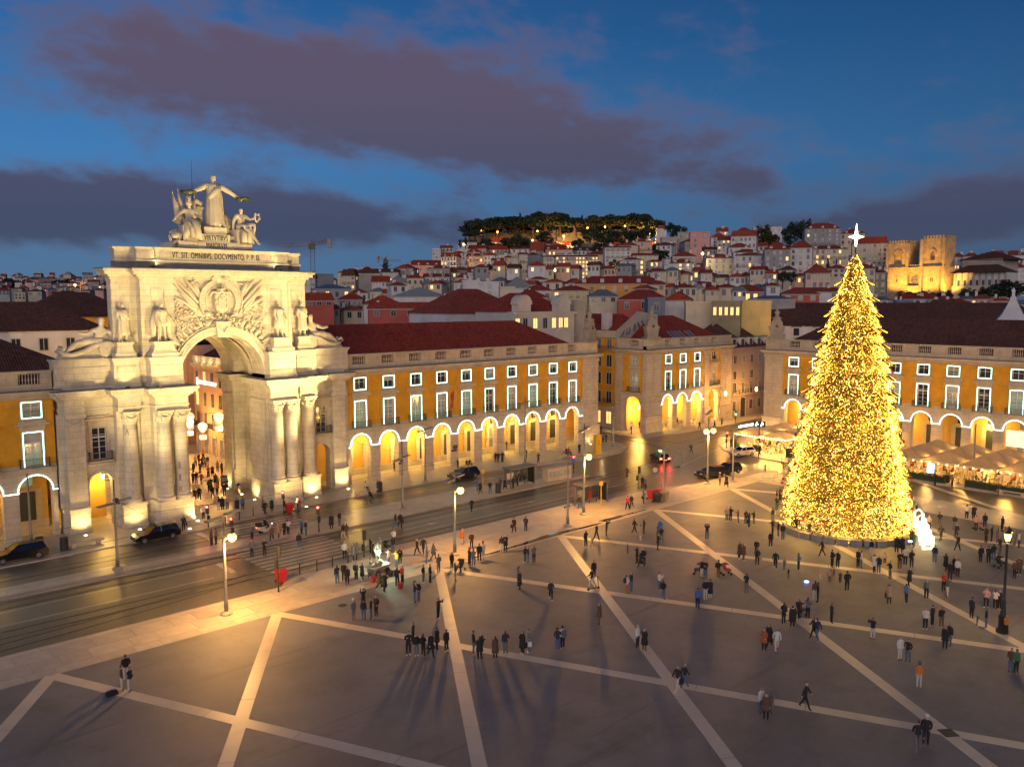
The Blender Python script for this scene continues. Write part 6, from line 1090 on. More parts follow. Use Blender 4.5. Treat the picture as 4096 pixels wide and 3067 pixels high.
# ---------------------------------------------------------------- cathedral
CATH = mat('cathedral_stone', (.42, .32, .19), .85, .3, .5, .8, 1.2, stain=.75); ashlar(CATH, 2.2, .9, .45)
def cathedral():
    D = 372; k = D/FPX; P = AT(3662, 1190, D); rz = math.atan2(CAM.x-P.x, P.y-CAM.y)+R(-30); zb = P.z-9; T = thing('cathedral', 'floodlit romanesque cathedral with two crenellated towers and rose window', 'church', (P.x, P.y, zb), rz); T.scale = (.90, .90, .955); up = lambda py: AT(3690, py, D).z-zb
    def tower(x0, x1, top, arches, y0=0):
        m = MB(); Hh = up(top); wall_holes(m, x0, x1, 0, Hh, [(a, b, up(c), up(d)) for a, b, c, d in arches], y0, 1.2); m.box(x0+.02, x1-.02, y0+1.2, y0+10, 0, Hh); m.quad((x0, y0, 0), (x0, y0+10, 0), (x0, y0+10, Hh), (x0, y0, Hh)); m.quad((x1, y0, 0), (x1, y0+10, 0), (x1, y0+10, Hh), (x1, y0, Hh))
        for bx in (x0, x1): m.box(bx-.7, bx+.7, y0-.8, y0+.8, 0, Hh-.05)
        m.box(x0-.9, x1+.9, y0-.9, y0+.02, up(1062), up(1058)); m.obj('tower', CATH, T)
        n = 7
        for i in range(n): MB().box(-.55, .55, -.3, .3, 0, 1.25).yprism([(-.55, 1.25), (.55, 1.25), (0, 1.6)], -.3, .3).obj('merlon', CATH, T, (x0+(i+.5)*(x1-x0)/n, y0+.3, Hh))
        for i in range(6):
            for xx in (x0+.3, x1-.3): MB().box(-.3, .3, -.55, .55, 0, 1.25).obj('merlon', CATH, T, (xx, y0+1.5+i*1.6, Hh))
        for a, b, c, d in arches:
            z0, z1 = up(c), up(d); mm = MB(); ring_strip(mm, (a+b)/2, z1-.2, (b-a)/2-.02, .45, y0-.25, y0+.1, n=12); mm.obj('arch_moulding', CATH, T)
            if z1-z0 > 5: MB().lathe([(.55, 0), (.5, .2), (.38, .7), (.3, 1.1), (.1, 1.3)], 10).obj('bell', mat('bell_bronze', (.18, .11, .04), .5, metal=.5), T, ((a+b)/2, y0+.8, z0+.6))
    tower(-15.6, -5.0, 957, [(-12.4, -8.2, 1046, 1004)]); tower(2.4, 13.6, 945, [(6.6, 8.9, 1033, 998)]); up2 = up
    m = MB(); m.box(-4.98, 2.38, 1.0, 9, 0, up(1056)); m.obj('nave_front', CATH, T)
    for i in range(6): MB().box(-.35, .35, -.3, .3, 0, 1.2).obj('merlon', CATH, T, (-4.4+1.2*i, .2, up(1060)))
    # middle bay with rose window set under a deep arch
    m = MB(); arch_wall(m, -4.95, 2.35, up(1060), -1.3, 2.9, up(1100), -.6, .95, n=18, z0=up(1142)); m.box(-4.95, 2.35, -.6, .9, 0, up(1142)); m.obj('rose_bay', CATH, T)
    rz_ = up(1112); m = MB(); n = 24
    for r0, r1 in ((1.95, 2.15), (.5, .65)):
        for i in range(n):
            a, b = 2*math.pi*i/n, 2*math.pi*(i+1)/n; Q = [(-1.3+r*math.cos(t), y+.9, rz_+r*math.sin(t)) for y in (0, -.2) for r, t in ((r0, a), (r1, a), (r1, b), (r0, b))]; m.add(Q, [(4, 5, 6, 7), (0, 4, 7, 3), (1, 2, 6, 5)])
    for i in range(12): t = 2*math.pi*i/12; m.tube([(-1.3+.6*math.cos(t), .78, rz_+.6*math.sin(t)), (-1.3+2.0*math.cos(t), .78, rz_+2.0*math.sin(t))], .09, 5)
    m.obj('rose_tracery', CATH, T); m = MB(); m.lathe([(2.0, 0), (2.0, .02)], 20)
    for i in range(len(m.v)): a, b, c = m.v[i]; m.v[i] = (-1.3+a, .94-c*.5, rz_+b)
    m.obj('rose_glass', GLASS_DIM, T); MB().box(-4.9, 2.3, -1.1, -.6, up(1142)-.1, up(1140)+.3).obj('balcony', CATH, T)
    for x in (-10.3, 7.2, 8.2): MB().box(x-.28, x+.28, -.1, .02, up(1122), up(1106)).obj('slit_window', FRAME_D, T)
    # side buildings with pilasters and dark roofs
    m = MB(); m.box(15.5, 40, 6, 16, 0, up(1088)); m.obj('cloister_wall', WM['white'], T); MB().box(15.3, 40.3, 5.2, 6, 0, up(1140)).obj('cloister_base', WM['cream'], T)
    for kx in range(9): MB().box(-.5, .5, -.25, 0, up(1140), up(1088)).obj('pilaster', WM['stone'], T, (16.5+2.9*kx, 6, 0)); OB('window', WMESH[0], T, (18+2.9*kx, 6, up(1128)), sc=(1.3, 1, 1.6))
    q = MB(); q.add([(14.8, 3.2, up(1088)), (40.6, 3.2, up(1088)), (40.6, 17, up(1088)), (14.8, 17, up(1088)), (20, 10, up(1056)), (34, 10, up(1056))], [(0, 1, 5, 4), (1, 2, 5), (2, 3, 4, 5), (3, 0, 4)]); q.obj('cloister_roof', TILE_D, T)
    m = MB(); m.box(13, 32, 18, 34, 0, up(1030)); m.obj('choir_wall', WM['stone'], T); q = MB(); q.add([(12, 17.5, up(1030)), (36, 17.5, up(1036)), (36, 35, up(1036)), (12, 35, up(1030)), (22, 26, up(998)), (25, 26, up(998))], [(0, 1, 5, 4), (1, 2, 5), (2, 3, 4, 5), (3, 0, 4)]); q.obj('choir_roof', TILE_D, T)
    fl = [(-12, -9, 2, -10, 0, 28), (-2, -11, 2, -1, 0, 20), (8, -10, 2, 8, 0, 26), (19, -4, 3, 14, 4, 22)]
    for x, y, z, tx, ty, tz in fl:
        lo = lamp('church_floodlight', 'SPOT', (x, y, z+7), 27000, (1.0, .48, .07), .3, (x, y, z), 95, .8, T); lo.rotation_euler = (Vector((tx, ty, tz))-Vector((x, y, z+7))).to_track_quat('-Z', 'Y').to_euler()
    TERR.append((P.x, P.y, zb+4))
cathedral()
# white onion-roofed turret far right
q = AT(4050, 1240, 150); t = thing('roof_turret', 'white bell shaped turret roof with finial beyond the terrace arcade', 'turret', (q.x, q.y, q.z-10.5), R(20)); MB().box(-3.6, 3.6, -3.6, 3.6, 0, 6.2).box(-4.0, 4.0, -4.0, 4.0, 6.2, 6.9).obj('drum', WH, t)
MB().lathe([(4.9, 6.9), (4.8, 7.6), (3.6, 8.6), (2.3, 9.8), (1.4, 11.2), (.7, 12.4), (.75, 12.7), (.35, 13.0), (.3, 13.6), (.45, 13.9), (.02, 14.6)], 4).obj('bell_roof', WH, t, rz=R(45))
# ---------------------------------------------------------------- castle hill
CW = mat('castle_wall_stone', (.20, .17, .13), .9, .2, .3, .6, 1.2, stain=.4)
def castle_wall(pts, D, lab):
    Q = [AT(px, py, D) for px, py, _ in pts]; T = thing('castle_wall', lab, 'wall', (Q[0].x, Q[0].y, 0)); 
    for (a, b, pa, pb) in zip(Q[:-1], Q[1:], pts[:-1], pts[1:]):
        za, zb = AT(pa[0], pa[2], D).z, AT(pb[0], pb[2], D).z; m = MB(); d = Vector((b.x-a.x, b.y-a.y, 0)); n = Vector((-d.y, d.x, 0)).normalized()*2.0; o = Vector((Q[0].x, Q[0].y, 0))
        P = [Vector((p.x, p.y, z))-o+k for k in (Vector(), n) for p, z in ((a, za-6), (b, zb-6), (b, b.z), (a, a.z))]; m.add(P, [(0, 1, 2, 3), (7, 6, 5, 4), (3, 2, 6, 7), (0, 3, 7, 4), (1, 5, 6, 2)]); m.obj('rampart', CW, T)
        TERR.append((a.x, a.y, za+1))
castle_wall([(1872, 945, 980), (1998, 925, 972), (2040, 920, 965), (2190, 922, 960), (2230, 920, 960)], 655, 'castle rampart above the white hillside houses'); castle_wall([(2228, 915, 960), (2245, 935, 962), (2320, 928, 960), (2470, 918, 955), (2560, 915, 958)], 650, 'lit castle rampart with corner in front of the pine trees')
castle_wall([(2300, 975, 1000), (2395, 972, 1000)], 600, 'lower castle terrace wall under the pines'); castle_wall([(2540, 975, 1000), (2700, 985, 1005)], 560, 'low retaining wall on the hillside under the castle')
HBULB = mat('hill_lamp_bulb', (.9, .7, .3), .4, 0, 1, emit=(1.0, .60, .14), es=7.0, sample=False)
for px, py, P, c in ((2255, 945, 26000, SODIUM), (2150, 925, 9000, SODIUM), (2580, 935, 26000, SODIUM), (1925, 925, 7000, (1, .4, .1)), (1990, 928, 9000, SODIUM), (1855, 978, 8000, SODIUM), (2130, 962, 9000, SODIUM), (2420, 908, 7000, SODIUM), (2500, 905, 7000, SODIUM), (2350, 912, 6000, SODIUM), (2600, 938, 12000, SODIUM), (1710, 1080, 2500, (1, .85, .4)), (1640, 1090, 2500, (1, .85, .4)), (1770, 1085, 2500, (1, .85, .4)), (2450, 1070, 4000, SODIUM), (2810, 1015, 4500, (1, .8, .4)), (300, 1140, 5000, SODIUM), (2220, 1080, 3000, SODIUM)):
    D = 640 if py < 970 else (500 if px < 1900 else 395); q = AT(px, py, D-8); t = thing('hill_lamp', 'small bright lamp glowing among the trees and houses of the hill', 'lamp', q, 0, 'lamps on the hill'); MB().lathe([(.1, -.7), (.65, -.2), (.65, .3), (.1, .8)], 8).obj('globe', HBULB, t, smooth=True); MB().tube([(0, 0, -.7), (0, 0, -8)], .1, 5).obj('post', IRON, t); lamp('lamp_light', 'POINT', (0, 0, -1.7), P*(1.6 if P > 20000 else (.22 if py < 970 else .6)), c, .6, parent=t)
# ---------------------------------------------------------------- trees
LEAF = [mat('foliage_%s' % n, c, .8, .35, .6) for n, c in (('dark', (.030, .045, .018)), ('olive', (.05, .055, .022)), ('deep', (.02, .035, .018)))]
BARK = mat('bark', (.06, .045, .035), .9, .2, 3)
def crown_mesh(seed, shape, n, leaf, m):
    r = random.Random(seed); vs = []; fs = []; cl = []
    for k in range(34):
        while True:
            p = Vector((r.uniform(-1, 1), r.uniform(-1, 1), r.uniform(-1, 1)))
            if p.length < 1: break
        p = p*(.55+.45*r.random())/max(.35, p.length)*.9 if p.length > .3 else p*2; cl.append((p, r.uniform(.20, .36)))
    for k in range(n):
        c, s = r.choice(cl); d = Vector((r.gauss(0, 1), r.gauss(0, 1), r.gauss(0, 1))).normalized()*s*r.uniform(.6, 1.08); p = c+d
        if shape == 'umbrella': p.z = p.z*.34+.12*(1-p.x*p.x-p.y*p.y)
        elif shape == 'cypress': p.x *= .22*(1.1-max(-1, p.z)*.7); p.y *= .22*(1.1-max(-1, p.z)*.7)
        a = Vector((r.gauss(0, 1), r.gauss(0, 1), r.gauss(0, 1))).normalized(); b = a.cross(Vector((r.gauss(0, 1), r.gauss(0, 1), r.gauss(0, 1)))).normalized(); L = leaf*r.uniform(.6, 1.3); i = len(vs)
        vs += [p-a*L, p+b*L*.6, p+a*L, p-b*L*.6]; fs.append((i, i+1, i+2, i+3))
    q = MB(); q.add(vs, fs); return q.mesh('crown', m)
CROWN = {'umbrella': [crown_mesh(s, 'umbrella', 2600, .085, LEAF[0]) for s in (1, 2)], 'round': [crown_mesh(s, 'round', 1300, .10, LEAF[s % 3]) for s in (3, 4, 5)], 'cypress': [crown_mesh(6, 'cypress', 700, .07, LEAF[2])]}
def tree(pos, rx, rz, kind, lab, grp, trunk=6, seed=0):
    t = thing(kind+'_tree' if kind != 'round' else 'broadleaf_tree', lab, 'tree', (pos[0], pos[1], pos[2]), seed*1.7, grp); m = CROWN[kind][seed % len(CROWN[kind])]
    h = trunk+rz*(.9 if kind != 'umbrella' else 0); OB('crown', m, t, (0, 0, h), sc=(rx, rx, rz)); q = MB(); q.tube([(0, 0, -2), (.1*rx*.1, 0, trunk*.6), (0, 0, h)], [rx*.09, rx*.07, rx*.03], 6)
    for k in range(4): a = k*1.6+seed; q.tube([(0, 0, trunk*.7), (math.cos(a)*rx*.3, math.sin(a)*rx*.3, h-rz*.2), (math.cos(a)*rx*.6, math.sin(a)*rx*.6, h+rz*.05)], [rx*.045, rx*.03, rx*.012], 5)
    q.obj('trunk', BARK, t); return t
def tree_at(px, ptop, pbot, D, wpx, kind, lab, grp, seed):
    k = D/FPX; top, bot = AT(px, ptop, D), AT(px, pbot, D); H = top.z-bot.z; rx = wpx*k/2
    rz = H*.30 if kind == 'umbrella' else H*.46; trunk = max(.5, H-1.75*rz) if kind != 'cypress' else .5
    if kind == 'umbrella': rz = H*.80; trunk = H*.60
    if kind == 'cypress': rz = H*.52; rx = wpx*k/2*3.2
    o = tree(bot, rx, rz, kind, lab, grp, trunk, seed); TERR.append((bot.x, bot.y, bot.z)); return o
PINES = [(1935, 885, 940, 640, 150), (1990, 875, 935, 642, 150), (2060, 862, 930, 645, 170), (2130, 862, 930, 640, 150), (2180, 855, 925, 645, 160), (2240, 855, 925, 648, 170), (2300, 862, 925, 640, 150), (2380, 870, 925, 645, 150), (2440, 862, 920, 640, 170), (2510, 858, 920, 645, 170), (2560, 862, 930, 640, 150), (2600, 872, 945, 636, 110), (1900, 915, 945, 630, 80), (1880, 920, 945, 625, 60)]
for i, (x, t, b, D, w) in enumerate(PINES): tree_at(x, t-2+(i*53) % 23-11, b+12, D, w*(.8+.07*((i*31) % 7)), 'umbrella', 'broad umbrella pine crowning the castle ramparts', 'umbrella pines on the castle hill', i)
RND = [(2180, 925, 975, 600, 80), (2360, 908, 975, 605, 85), (2310, 958, 990, 590, 60), (2430, 920, 985, 600, 95), (2490, 915, 985, 605, 100), (2540, 925, 980, 600, 90), (2400, 970, 1015, 560, 80), (2075, 940, 1005, 590, 85), (2030, 955, 1000, 600, 70), (1945, 955, 1000, 600, 60), (2590, 910, 960, 590, 80), (2690, 895, 950, 560, 70), (2720, 905, 950, 560, 60), (2640, 975, 1020, 520, 110), (2640, 1000, 1045, 430, 80), (3050, 905, 990, 520, 85), (3080, 930, 995, 515, 70), (3160, 895, 985, 500, 85), (3215, 885, 975, 510, 75), (3130, 1085, 1130, 330, 70), (3165, 1090, 1130, 330, 50), (2200, 1065, 1125, 400, 85), (2160, 1075, 1120, 405, 60), (1955, 1060, 1105, 470, 70), (1985, 1065, 1105, 470, 60), (2460, 1040, 1090, 390, 60), (2720, 1130, 1180, 290, 50), (3620, 1165, 1200, 330, 80), (3700, 1165, 1200, 325, 90), (4040, 1125, 1195, 320, 150), (3990, 1140, 1195, 322, 90), (3900, 1160, 1200, 330, 60), (3930, 1150, 1200, 330, 60), (3860, 1155, 1200, 328, 50), (560, 1150, 1180, 600, 60), (250, 1120, 1150, 700, 90), (160, 1110, 1140, 800, 110), (30, 1115, 1150, 760, 120), (3780, 1165, 1215, 300, 70), (2100, 960, 1000, 585, 70), (3480, 1060, 1120, 330, 60)]
for i, (x, t, b, D, w) in enumerate(RND): tree_at(x, t, b+6, D, w, 'round', ('rounded dark tree ' if w < 72 else 'broad dark tree ')+('under the castle ramparts' if b < 1010 and x < 2600 else zone(x)), 'broadleaf trees of the hillside', i)
for i, (x, t, b, D) in enumerate(((1862, 945, 985, 560), (1840, 960, 990, 560), (3265, 1050, 1100, 330), (3310, 1030, 1095, 330), (3345, 1035, 1095, 330), (1543, 1030, 1090, 480), (2328, 858, 900, 655), (2080, 850, 890, 650))): tree_at(x, t, b, D, 16 if x != 1543 else 26, 'cypress', 'slim dark cypress on the hillside', 'cypresses', i)
for i, x in enumerate(range(1890, 2620, 46)): tree_at(x, 884+(i*37) % 14, 955, 662, 110, 'round', 'dense dark holm oak behind the castle ramparts', 'holm oaks on the castle hill', i)
# ---------------------------------------------------------------- cranes
CR = mat('crane_paint', (.42, .20, .05), .5); CRG = mat('crane_grey', (.25, .25, .27), .5)
def lattice(m, a, b, w, n, r=.06):
    a, b = Vector(a), Vector(b); d = b-a; x = d.cross(Vector((0, 0, 1))); x = Vector((1, 0, 0)) if x.length < .1 else x.normalized(); y = d.normalized().cross(x); c = [x*w+y*w, -x*w+y*w, -x*w-y*w, x*w-y*w]
    for k in c: m.tube([a+k, b+k], r, 4)
    for i in range(n):
        for j in range(4): m.tube([a+d*(i/n)+c[j], a+d*((i+1)/n)+c[(j+1) % 4]], r*.7, 3)
def crane(px, pt, pb, D, jib, lab, rz):
    top, bot = AT(px, pt, D), AT(px, pb, D); T = thing('tower_crane', lab, 'crane', (bot.x, bot.y, bot.z-10), rz); H = top.z-bot.z+10; m = MB(); lattice(m, (0, 0, 0), (0, 0, H), .8, 14); m.obj('mast', CRG, T)
    m = MB(); lattice(m, (0, 0, H+.6), (-jib, 0, H+.2), .5, 8); m.obj('jib', CR, T); m = MB(); lattice(m, (0, 0, H+.6), (jib*.55, 0, H+2.4), .5, 4); m.obj('counter_jib', CR, T); MB().box(jib*.5, jib*.62, -.8, .8, H-.6, H+3).obj('counterweight', CRG, T); MB().box(-1.4, 1.0, -1, 1, H-1.2, H+.9).obj('operator_cab', FRAME_D, T); m = MB(); lattice(m, (0, 0, H+1), (.3, 0, H+3.4), .35, 3); m.obj('tower_head', CR, T)
crane(1252, 985, 1100, 330, 12, 'orange tower crane rising next to the arch', -YAW+R(8)); crane(1545, 1045, 1090, 480, -9, 'pale tower crane behind the blue roofed house', -YAW+R(-14))
# terrain carrying the houses
def terrain():
    m = MB(); nx, ny = 70, 60; x0, x1, y0, y1 = -420, 980, 130, 1230; pts = TERR; idx = {}
    for j in range(ny+1):
        for i in range(nx+1):
            x, y = x0+(x1-x0)*i/nx, y0+(y1-y0)*j/ny; sw = sz = 0
            for (a, b, c) in pts:
                w = 1/((x-a)**2+(y-b)**2+60)**1.6; sw += w; sz += w*c
            sw += 1e-9; m.v.append((x, y, max(-.5, sz/sw-8)))
    for j in range(ny):
        for i in range(nx): a = j*(nx+1)+i; m.f.append((a, a+1, a+nx+2, a+nx+1)); m.m.append(0)
    struct(m.obj('hill_terrain', mat('hill_ground', (.05, .045, .035), .9, .3, .05), smooth=True))
terrain()
struct(MB().box(-6000, 6000, -6000, 6000, -3, -.7).obj('ground', mat('far_ground', (.05, .05, .05), .9, .2, .01)))
for lab, os_ in HLAB.items():
    if len(os_) > 1:
        for o in os_: o['group'] = 'alike houses: '+' '.join(lab.split()[:4])
# ================================================================== CHRISTMAS TREE
TX, TY = 26.9, -54.9
XT = thing('christmas_tree', 'giant conical christmas tree covered in warm lights with glowing star on top', 'christmas tree', (TX, TY, 0))
TP = [(0, 6.75), (3, 6.4), (8.5, 5.35), (12.5, 4.6), (16.6, 3.8), (20, 3.05), (22.5, 2.45), (26, 1.45), (28.3, .7), (29.4, .12)]
def TR(z):
    for (a, ra), (b, rb) in zip(TP[:-1], TP[1:]):
        if z <= b: return ra+(rb-ra)*(z-a)/(b-a)
    return .1
def tier(z): return 1+.16*((1-(z/1.55) % 1.0)-.5)*min(1, .35+z/26)
OA = math.atan2(-48.3-TY, 23.0-TX)                               # the walk-in opening
def opening(a, z): d = (a-OA+math.pi) % (2*math.pi)-math.pi; return abs(d) < .24 and z < 3.3*(1-abs(d)/.30)
rt = random.Random(12); fol = MB(); blb = MB()
OCT = [(1, 0, 0), (-1, 0, 0), (0, 1, 0), (0, -1, 0), (0, 0, 1), (0, 0, -1)]; OF = [(0, 2, 4), (2, 1, 4), (1, 3, 4), (3, 0, 4), (2, 0, 5), (1, 2, 5), (3, 1, 5), (0, 3, 5)]
zmax = 29.3; cnt = 0
def zdraw():
    while True:
        z = rt.uniform(.15, zmax)
        if rt.random() < TR(z)/6.8: return z
for k in range(36000):
    z = zdraw(); a = rt.uniform(0, 6.2832)
    if opening(a, z): continue
    r = TR(z)*tier(z)*rt.uniform(.84, 1.05); p = Vector((r*math.cos(a), r*math.sin(a), z)); out = Vector((math.cos(a), math.sin(a), -.55)).normalized(); s = Vector((-math.sin(a), math.cos(a), rt.uniform(-.5, .5))); L = rt.uniform(.14, .34)*(1 if z < 25 else .7)
    i = len(fol.v); fol.v += [tuple(p), tuple(p+out*L*.5+s*.06), tuple(p+out*L), tuple(p+out*L*.5-s*.06)]; fol.f.append((i, i+1, i+2, i+3)); fol.m.append(0)
NS = 46000; strands = [rt.uniform(0, 6.2832) for _ in range(190)]
for k in range(NS):
    z = zdraw()
    a = rt.choice(strands)+.12*math.sin(z*1.1+k % 7)+rt.gauss(0, .035) if rt.random() < .6 else rt.uniform(0, 6.2832)
    if opening(a, z): continue
    if rt.random() < .45*((z/1.55) % 1.0): continue
    r = TR(z)*tier(z)*(rt.uniform(.87, 1.01)); q = rt.choice((.018, .024, .032, .046)); c = (r*math.cos(a), r*math.sin(a), z); i = len(blb.v)
    blb.v += [(c[0]+v[0]*q, c[1]+v[1]*q, c[2]+v[2]*q) for v in OCT]; blb.f += [tuple(x+i for x in f) for f in OF]; mi = rt.choice((0, 0, 0, 0, 1, 2, 2)); blb.m += [mi]*8
TG = mat('fir_garland', (.085, .085, .018), .7, .3, 2.0)  # green warmed towards gold in place of glow between the bulbs
TB = [mat('gold_bulb', (.9, .8, .4), .4, 0, 1, emit=(1.0, .50, .035), es=7.5, sample=False), mat('white_bulb', (.9, .85, .6), .4, 0, 1, emit=(1.0, .70, .16), es=20, sample=False), mat('amber_bulb', (.9, .7, .3), .4, 0, 1, emit=(1.0, .40, .02), es=4.5, sample=False)]
stuff(fol.obj('fir_branches', TG, XT)); stuff(blb.obj('string_lights', TB, XT))
MB().lathe([(TR(3.4)*.80, 3.4), (TR(8.5)*.84, 8.5), (TR(16.6)*.84, 16.6), (TR(22.5)*.82, 22.5), (TR(28.3)*.8, 28.3), (.05, 29.5)], 40).obj('inner_cone', mat('painted_gold_glow', (.24, .17, .035), .8, .3, 3), XT, smooth=True)  # gold colour of the cone stands in for bulb glow in the gaps
MB().lathe([(5.9, .02), (5.9, .10)], 40).obj('inner_floor', BANDM, XT); MB().lathe([(2.2, .1), (2.0, 3.4)], 20).obj('core', mat('gold_panel', (.45, .30, .08), .6), XT)
for k in range(8): a = k*math.pi/4+.2; MB().tube([(5.8*math.cos(a), 5.8*math.sin(a), .1), (4.9*math.cos(a), 4.9*math.sin(a), 3.6)], .12, 6).obj('strut', CRG, XT)
SG = mat('ballast_concrete', (.25, .24, .22), .8, .15, 2); nb = 37; blk = MB().box(-.54, .54, -.45, .45, 0, .62).box(-.5, .5, -.41, .41, .62, .66).mesh('ballast_block', SG)
for k in range(nb):
    a = 2*math.pi*k/nb
    if opening(a, 0): continue
    OB('ballast_block', blk, XT, (7.15*math.cos(a), 7.15*math.sin(a), 0), a+math.pi/2)
baub = MB().lathe([(.02, -.16), (.12, -.1), (.16, 0), (.12, .1), (.02, .16)], 8).mesh('bauble', mat('red_bauble', (.35, .02, .015), .25, 0, 1), True)
for k in range(120): z = zdraw(); a = rt.uniform(0, 6.28); r = TR(z)*tier(z)*1.05; OB('bauble', baub, XT, (r*math.cos(a), r*math.sin(a), z-.1))
for k in range(9):                                               # drooping branch tips that break the outline
    z = 13+1.65*k
    for j in range(14):
        a = 6.2832*j/14+k*.7; r = TR(z)*1.0; m = MB(); tip = TR(z)*1.0+.55+.15*(k % 2); P = [(r*.8*math.cos(a), r*.8*math.sin(a), z+.5), (r*math.cos(a), r*math.sin(a), z+.25), (tip*math.cos(a), tip*math.sin(a), z-.12)]; m.tube(P, [.10, .09, .04], 5)
        for q in range(7): f = q/6; x = Vector(P[1]).lerp(Vector(P[2]), f); m.add([(x.x+v[0]*.045, x.y+v[1]*.045, x.z+v[2]*.045+.07) for v in OCT], OF, 1)
        m.obj('branch_tip', [TG, TB[0]], XT)
star = MB(); sp = []
for i in range(8): a = math.pi/4*i; r = (1.42 if i in (2, 6) else .85) if i % 2 == 0 else .27; sp.append((r*math.cos(a), r*math.sin(a)))
for y in (-.22, .22):
    o = len(star.v); star.v += [(x, 0, z) for x, z in sp]+[(0, y, 0)]; star.f += [(o+i, o+(i+1) % 8, o+8) for i in range(8)]; star.m += [0]*8
so = star.obj('star', mat('star_light', (.9, .9, .8), .4, 0, 1, emit=(1.0, .93, .62), es=9), XT, (0, 0, 31.2), -YAW); so2 = OB('star', so.data, XT, (0, 0, 31.2), -YAW+R(90)); MB().tube([(0, 0, 29.2), (0, 0, 30.2)], .07, 6).obj('star_mast', IRON, XT)
for z, n, P in ((1.6, 11, 230), (6, 9, 210), (12, 7, 190), (18, 5, 160), (24, 4, 110)):
    for k in range(n): a = 2*math.pi*(k+.3)/n; r = TR(z)*1.10+.25; lamp('tree_glow', 'POINT', (r*math.cos(a), r*math.sin(a), z), P*.85, (1.0, .52, .10), .12, parent=XT)
for k in range(4): a = OA+.9*(k-1.5); lamp('inner_light', 'POINT', (4.4*math.cos(a), 4.4*math.sin(a), 2.8), 160, (1.0, .66, .2), .1, parent=XT)
# glowing sculpture next to the tree: a row of bright frames in perspective
t = thing('light_sculpture', 'row of glowing white frames standing beside the christmas tree', 'light sculpture', (0, 0, 0)); pa, pb = Vector(G(3672, 2130)), Vector(G(3712, 2196)); SCW = mat('white_light_frame', (.9, .9, .8), .4, 0, 1, emit=(1.0, .88, .5), es=2.6)
for k in range(5):
    p = pa.lerp(pb, k/4); h = 2.3-.22*k; m = MB()
    m.box(-.55, -.42, -.12, .12, 0, h); m.box(.42, .55, -.12, .12, 0, h*.9); m.box(-.42, .42, -.12, .12, h*.42, h*.52); m.box(-.42, .42, -.12, .12, 0, .12); m.tube([(-.45, 0, h), (0, 0, h+.25), (.45, 0, h*.9)], .07, 5); m.obj('light_frame', SCW, t, (p.x, p.y, .01), R(-35))
p = pa.lerp(pb, .5); lamp('sculpture_light', 'POINT', (p.x, p.y, 1.4), 260, (1.0, .85, .5), .4, parent=t)
# ================================================================== STREET LAMPS AND POLES
POLE = mat('galvanised_pole', (.20, .20, .20), .45, .15, 2, metal=.6)
def mast(bx, by, ptop, lab, heads=(), lit=(), P=4000, grp=None, basepx=None):
    """bx, by: foot in survey pixels; ptop: row of the mast top; heads: rows of flat twin heads; lit: (column, row) of lit lamps"""
    x, y = G(bx, by); z0 = GZ(x, y); H = ZOF(x, y, ptop); t = thing('street_lamp', lab, 'street lamp', (x, y, z0), 0, grp); MB().lathe([(.17, 0), (.17, 1.0), (.13, 1.1), (.10, H*.6), (.07, H-z0)], 10).obj('pole', POLE, t, smooth=True)
    MB().lathe([(.48, 0), (.48, .10), (.30, .22), (.2, .26)], 12).obj('base', KERB, t)
    for hr in heads:
        hz = ZOF(x, y, hr)-z0+(1.1 if lit else 0); a = R(25); m = MB(); m.tube([(-.9, 0, hz), (.9, 0, hz)], .04, 5); m.obj('arm', POLE, t, rz=a)
        for s in (-1, 1): MB().box(-.75, .75, -.22, .22, -.06, .06).obj('lamp_head', mat('lamp_head_grey', (.13, .15, .18), .4), t, (s*1.05*math.cos(a), s*1.05*math.sin(a), hz+.05*s), a)
    for (lx, ly) in lit:
        d = ray(lx, ly); tt = ((x-CAM.x)*_fw.x+(y-CAM.y)*_fw.y)/(d.x*_fw.x+d.y*_fw.y); q = CAM+d*tt; L = q-Vector((x, y, z0)); m = MB(); m.tube([(0, 0, L.z-.25), (L.x, L.y, L.z+.22)], .03, 5); m.obj('bracket', POLE, t)
        MB().lathe([(.05, .44), (.14, .38), (.16, .30)], 10, (L.x, L.y, L.z)).obj('lamp_hood', IRON, t); MB().lathe([(.02, .34), (.20, .27), (.32, .12), (.34, 0), (.32, -.12), (.20, -.27), (.02, -.34)], 12, (L.x, L.y, L.z)).obj('lamp_globe', BULB, t, smooth=True); lamp('lamp_light', 'POINT', (L.x, L.y, L.z-.95), P, SODIUM, .55, parent=t)
    return t
zA = Z(0, 1950, .5133); zB = Z(2000, 1650, .5425); zC = Z(1200, 2000, .5425); zD = Z(2300, 2300, .4632); zE = Z(3200, 2300, .463); zF = Z(3000, 1600, .4964); zG = Z(700, 1750, .5877); zP = Z(700, 1780, .1812); z3 = Z(1300, 1200, .5435); z4 = Z(2300, 1200, .4076)
def XY(zf, x, y): return (zf(x, 0, 0)[0], zf(0, 0, y)[2])
def m_(zf, bx, by, ty): a = XY(zf, bx, by); return a[0], a[1], XY(zf, 0, ty)[1]
mast(*m_(zA, 1765, 985, 270), 'tall lamp mast with lit globe beside the red bin crossing', lit=[XY(zA, 1808, 385)], heads=[XY(zA, 0, 325)[1]], P=5600)
mast(*m_(zA, 918, 632, -60), 'unlit twin headed lamp mast on the median near the parked black car', heads=[XY(zA, 0, 115)[1]])
mast(*m_(zG, 1905, 795, 300), 'tall lamp mast with lit globe next to the chestnut seller', lit=[XY(zG, 1943, 358)], heads=[XY(zG, 0, 352)[1]], P=3200)
mast(*m_(zG, 1550, 493, 20), 'unlit twin headed mast on the median by the cyclist', heads=[XY(zG, 0, 138)[1]])
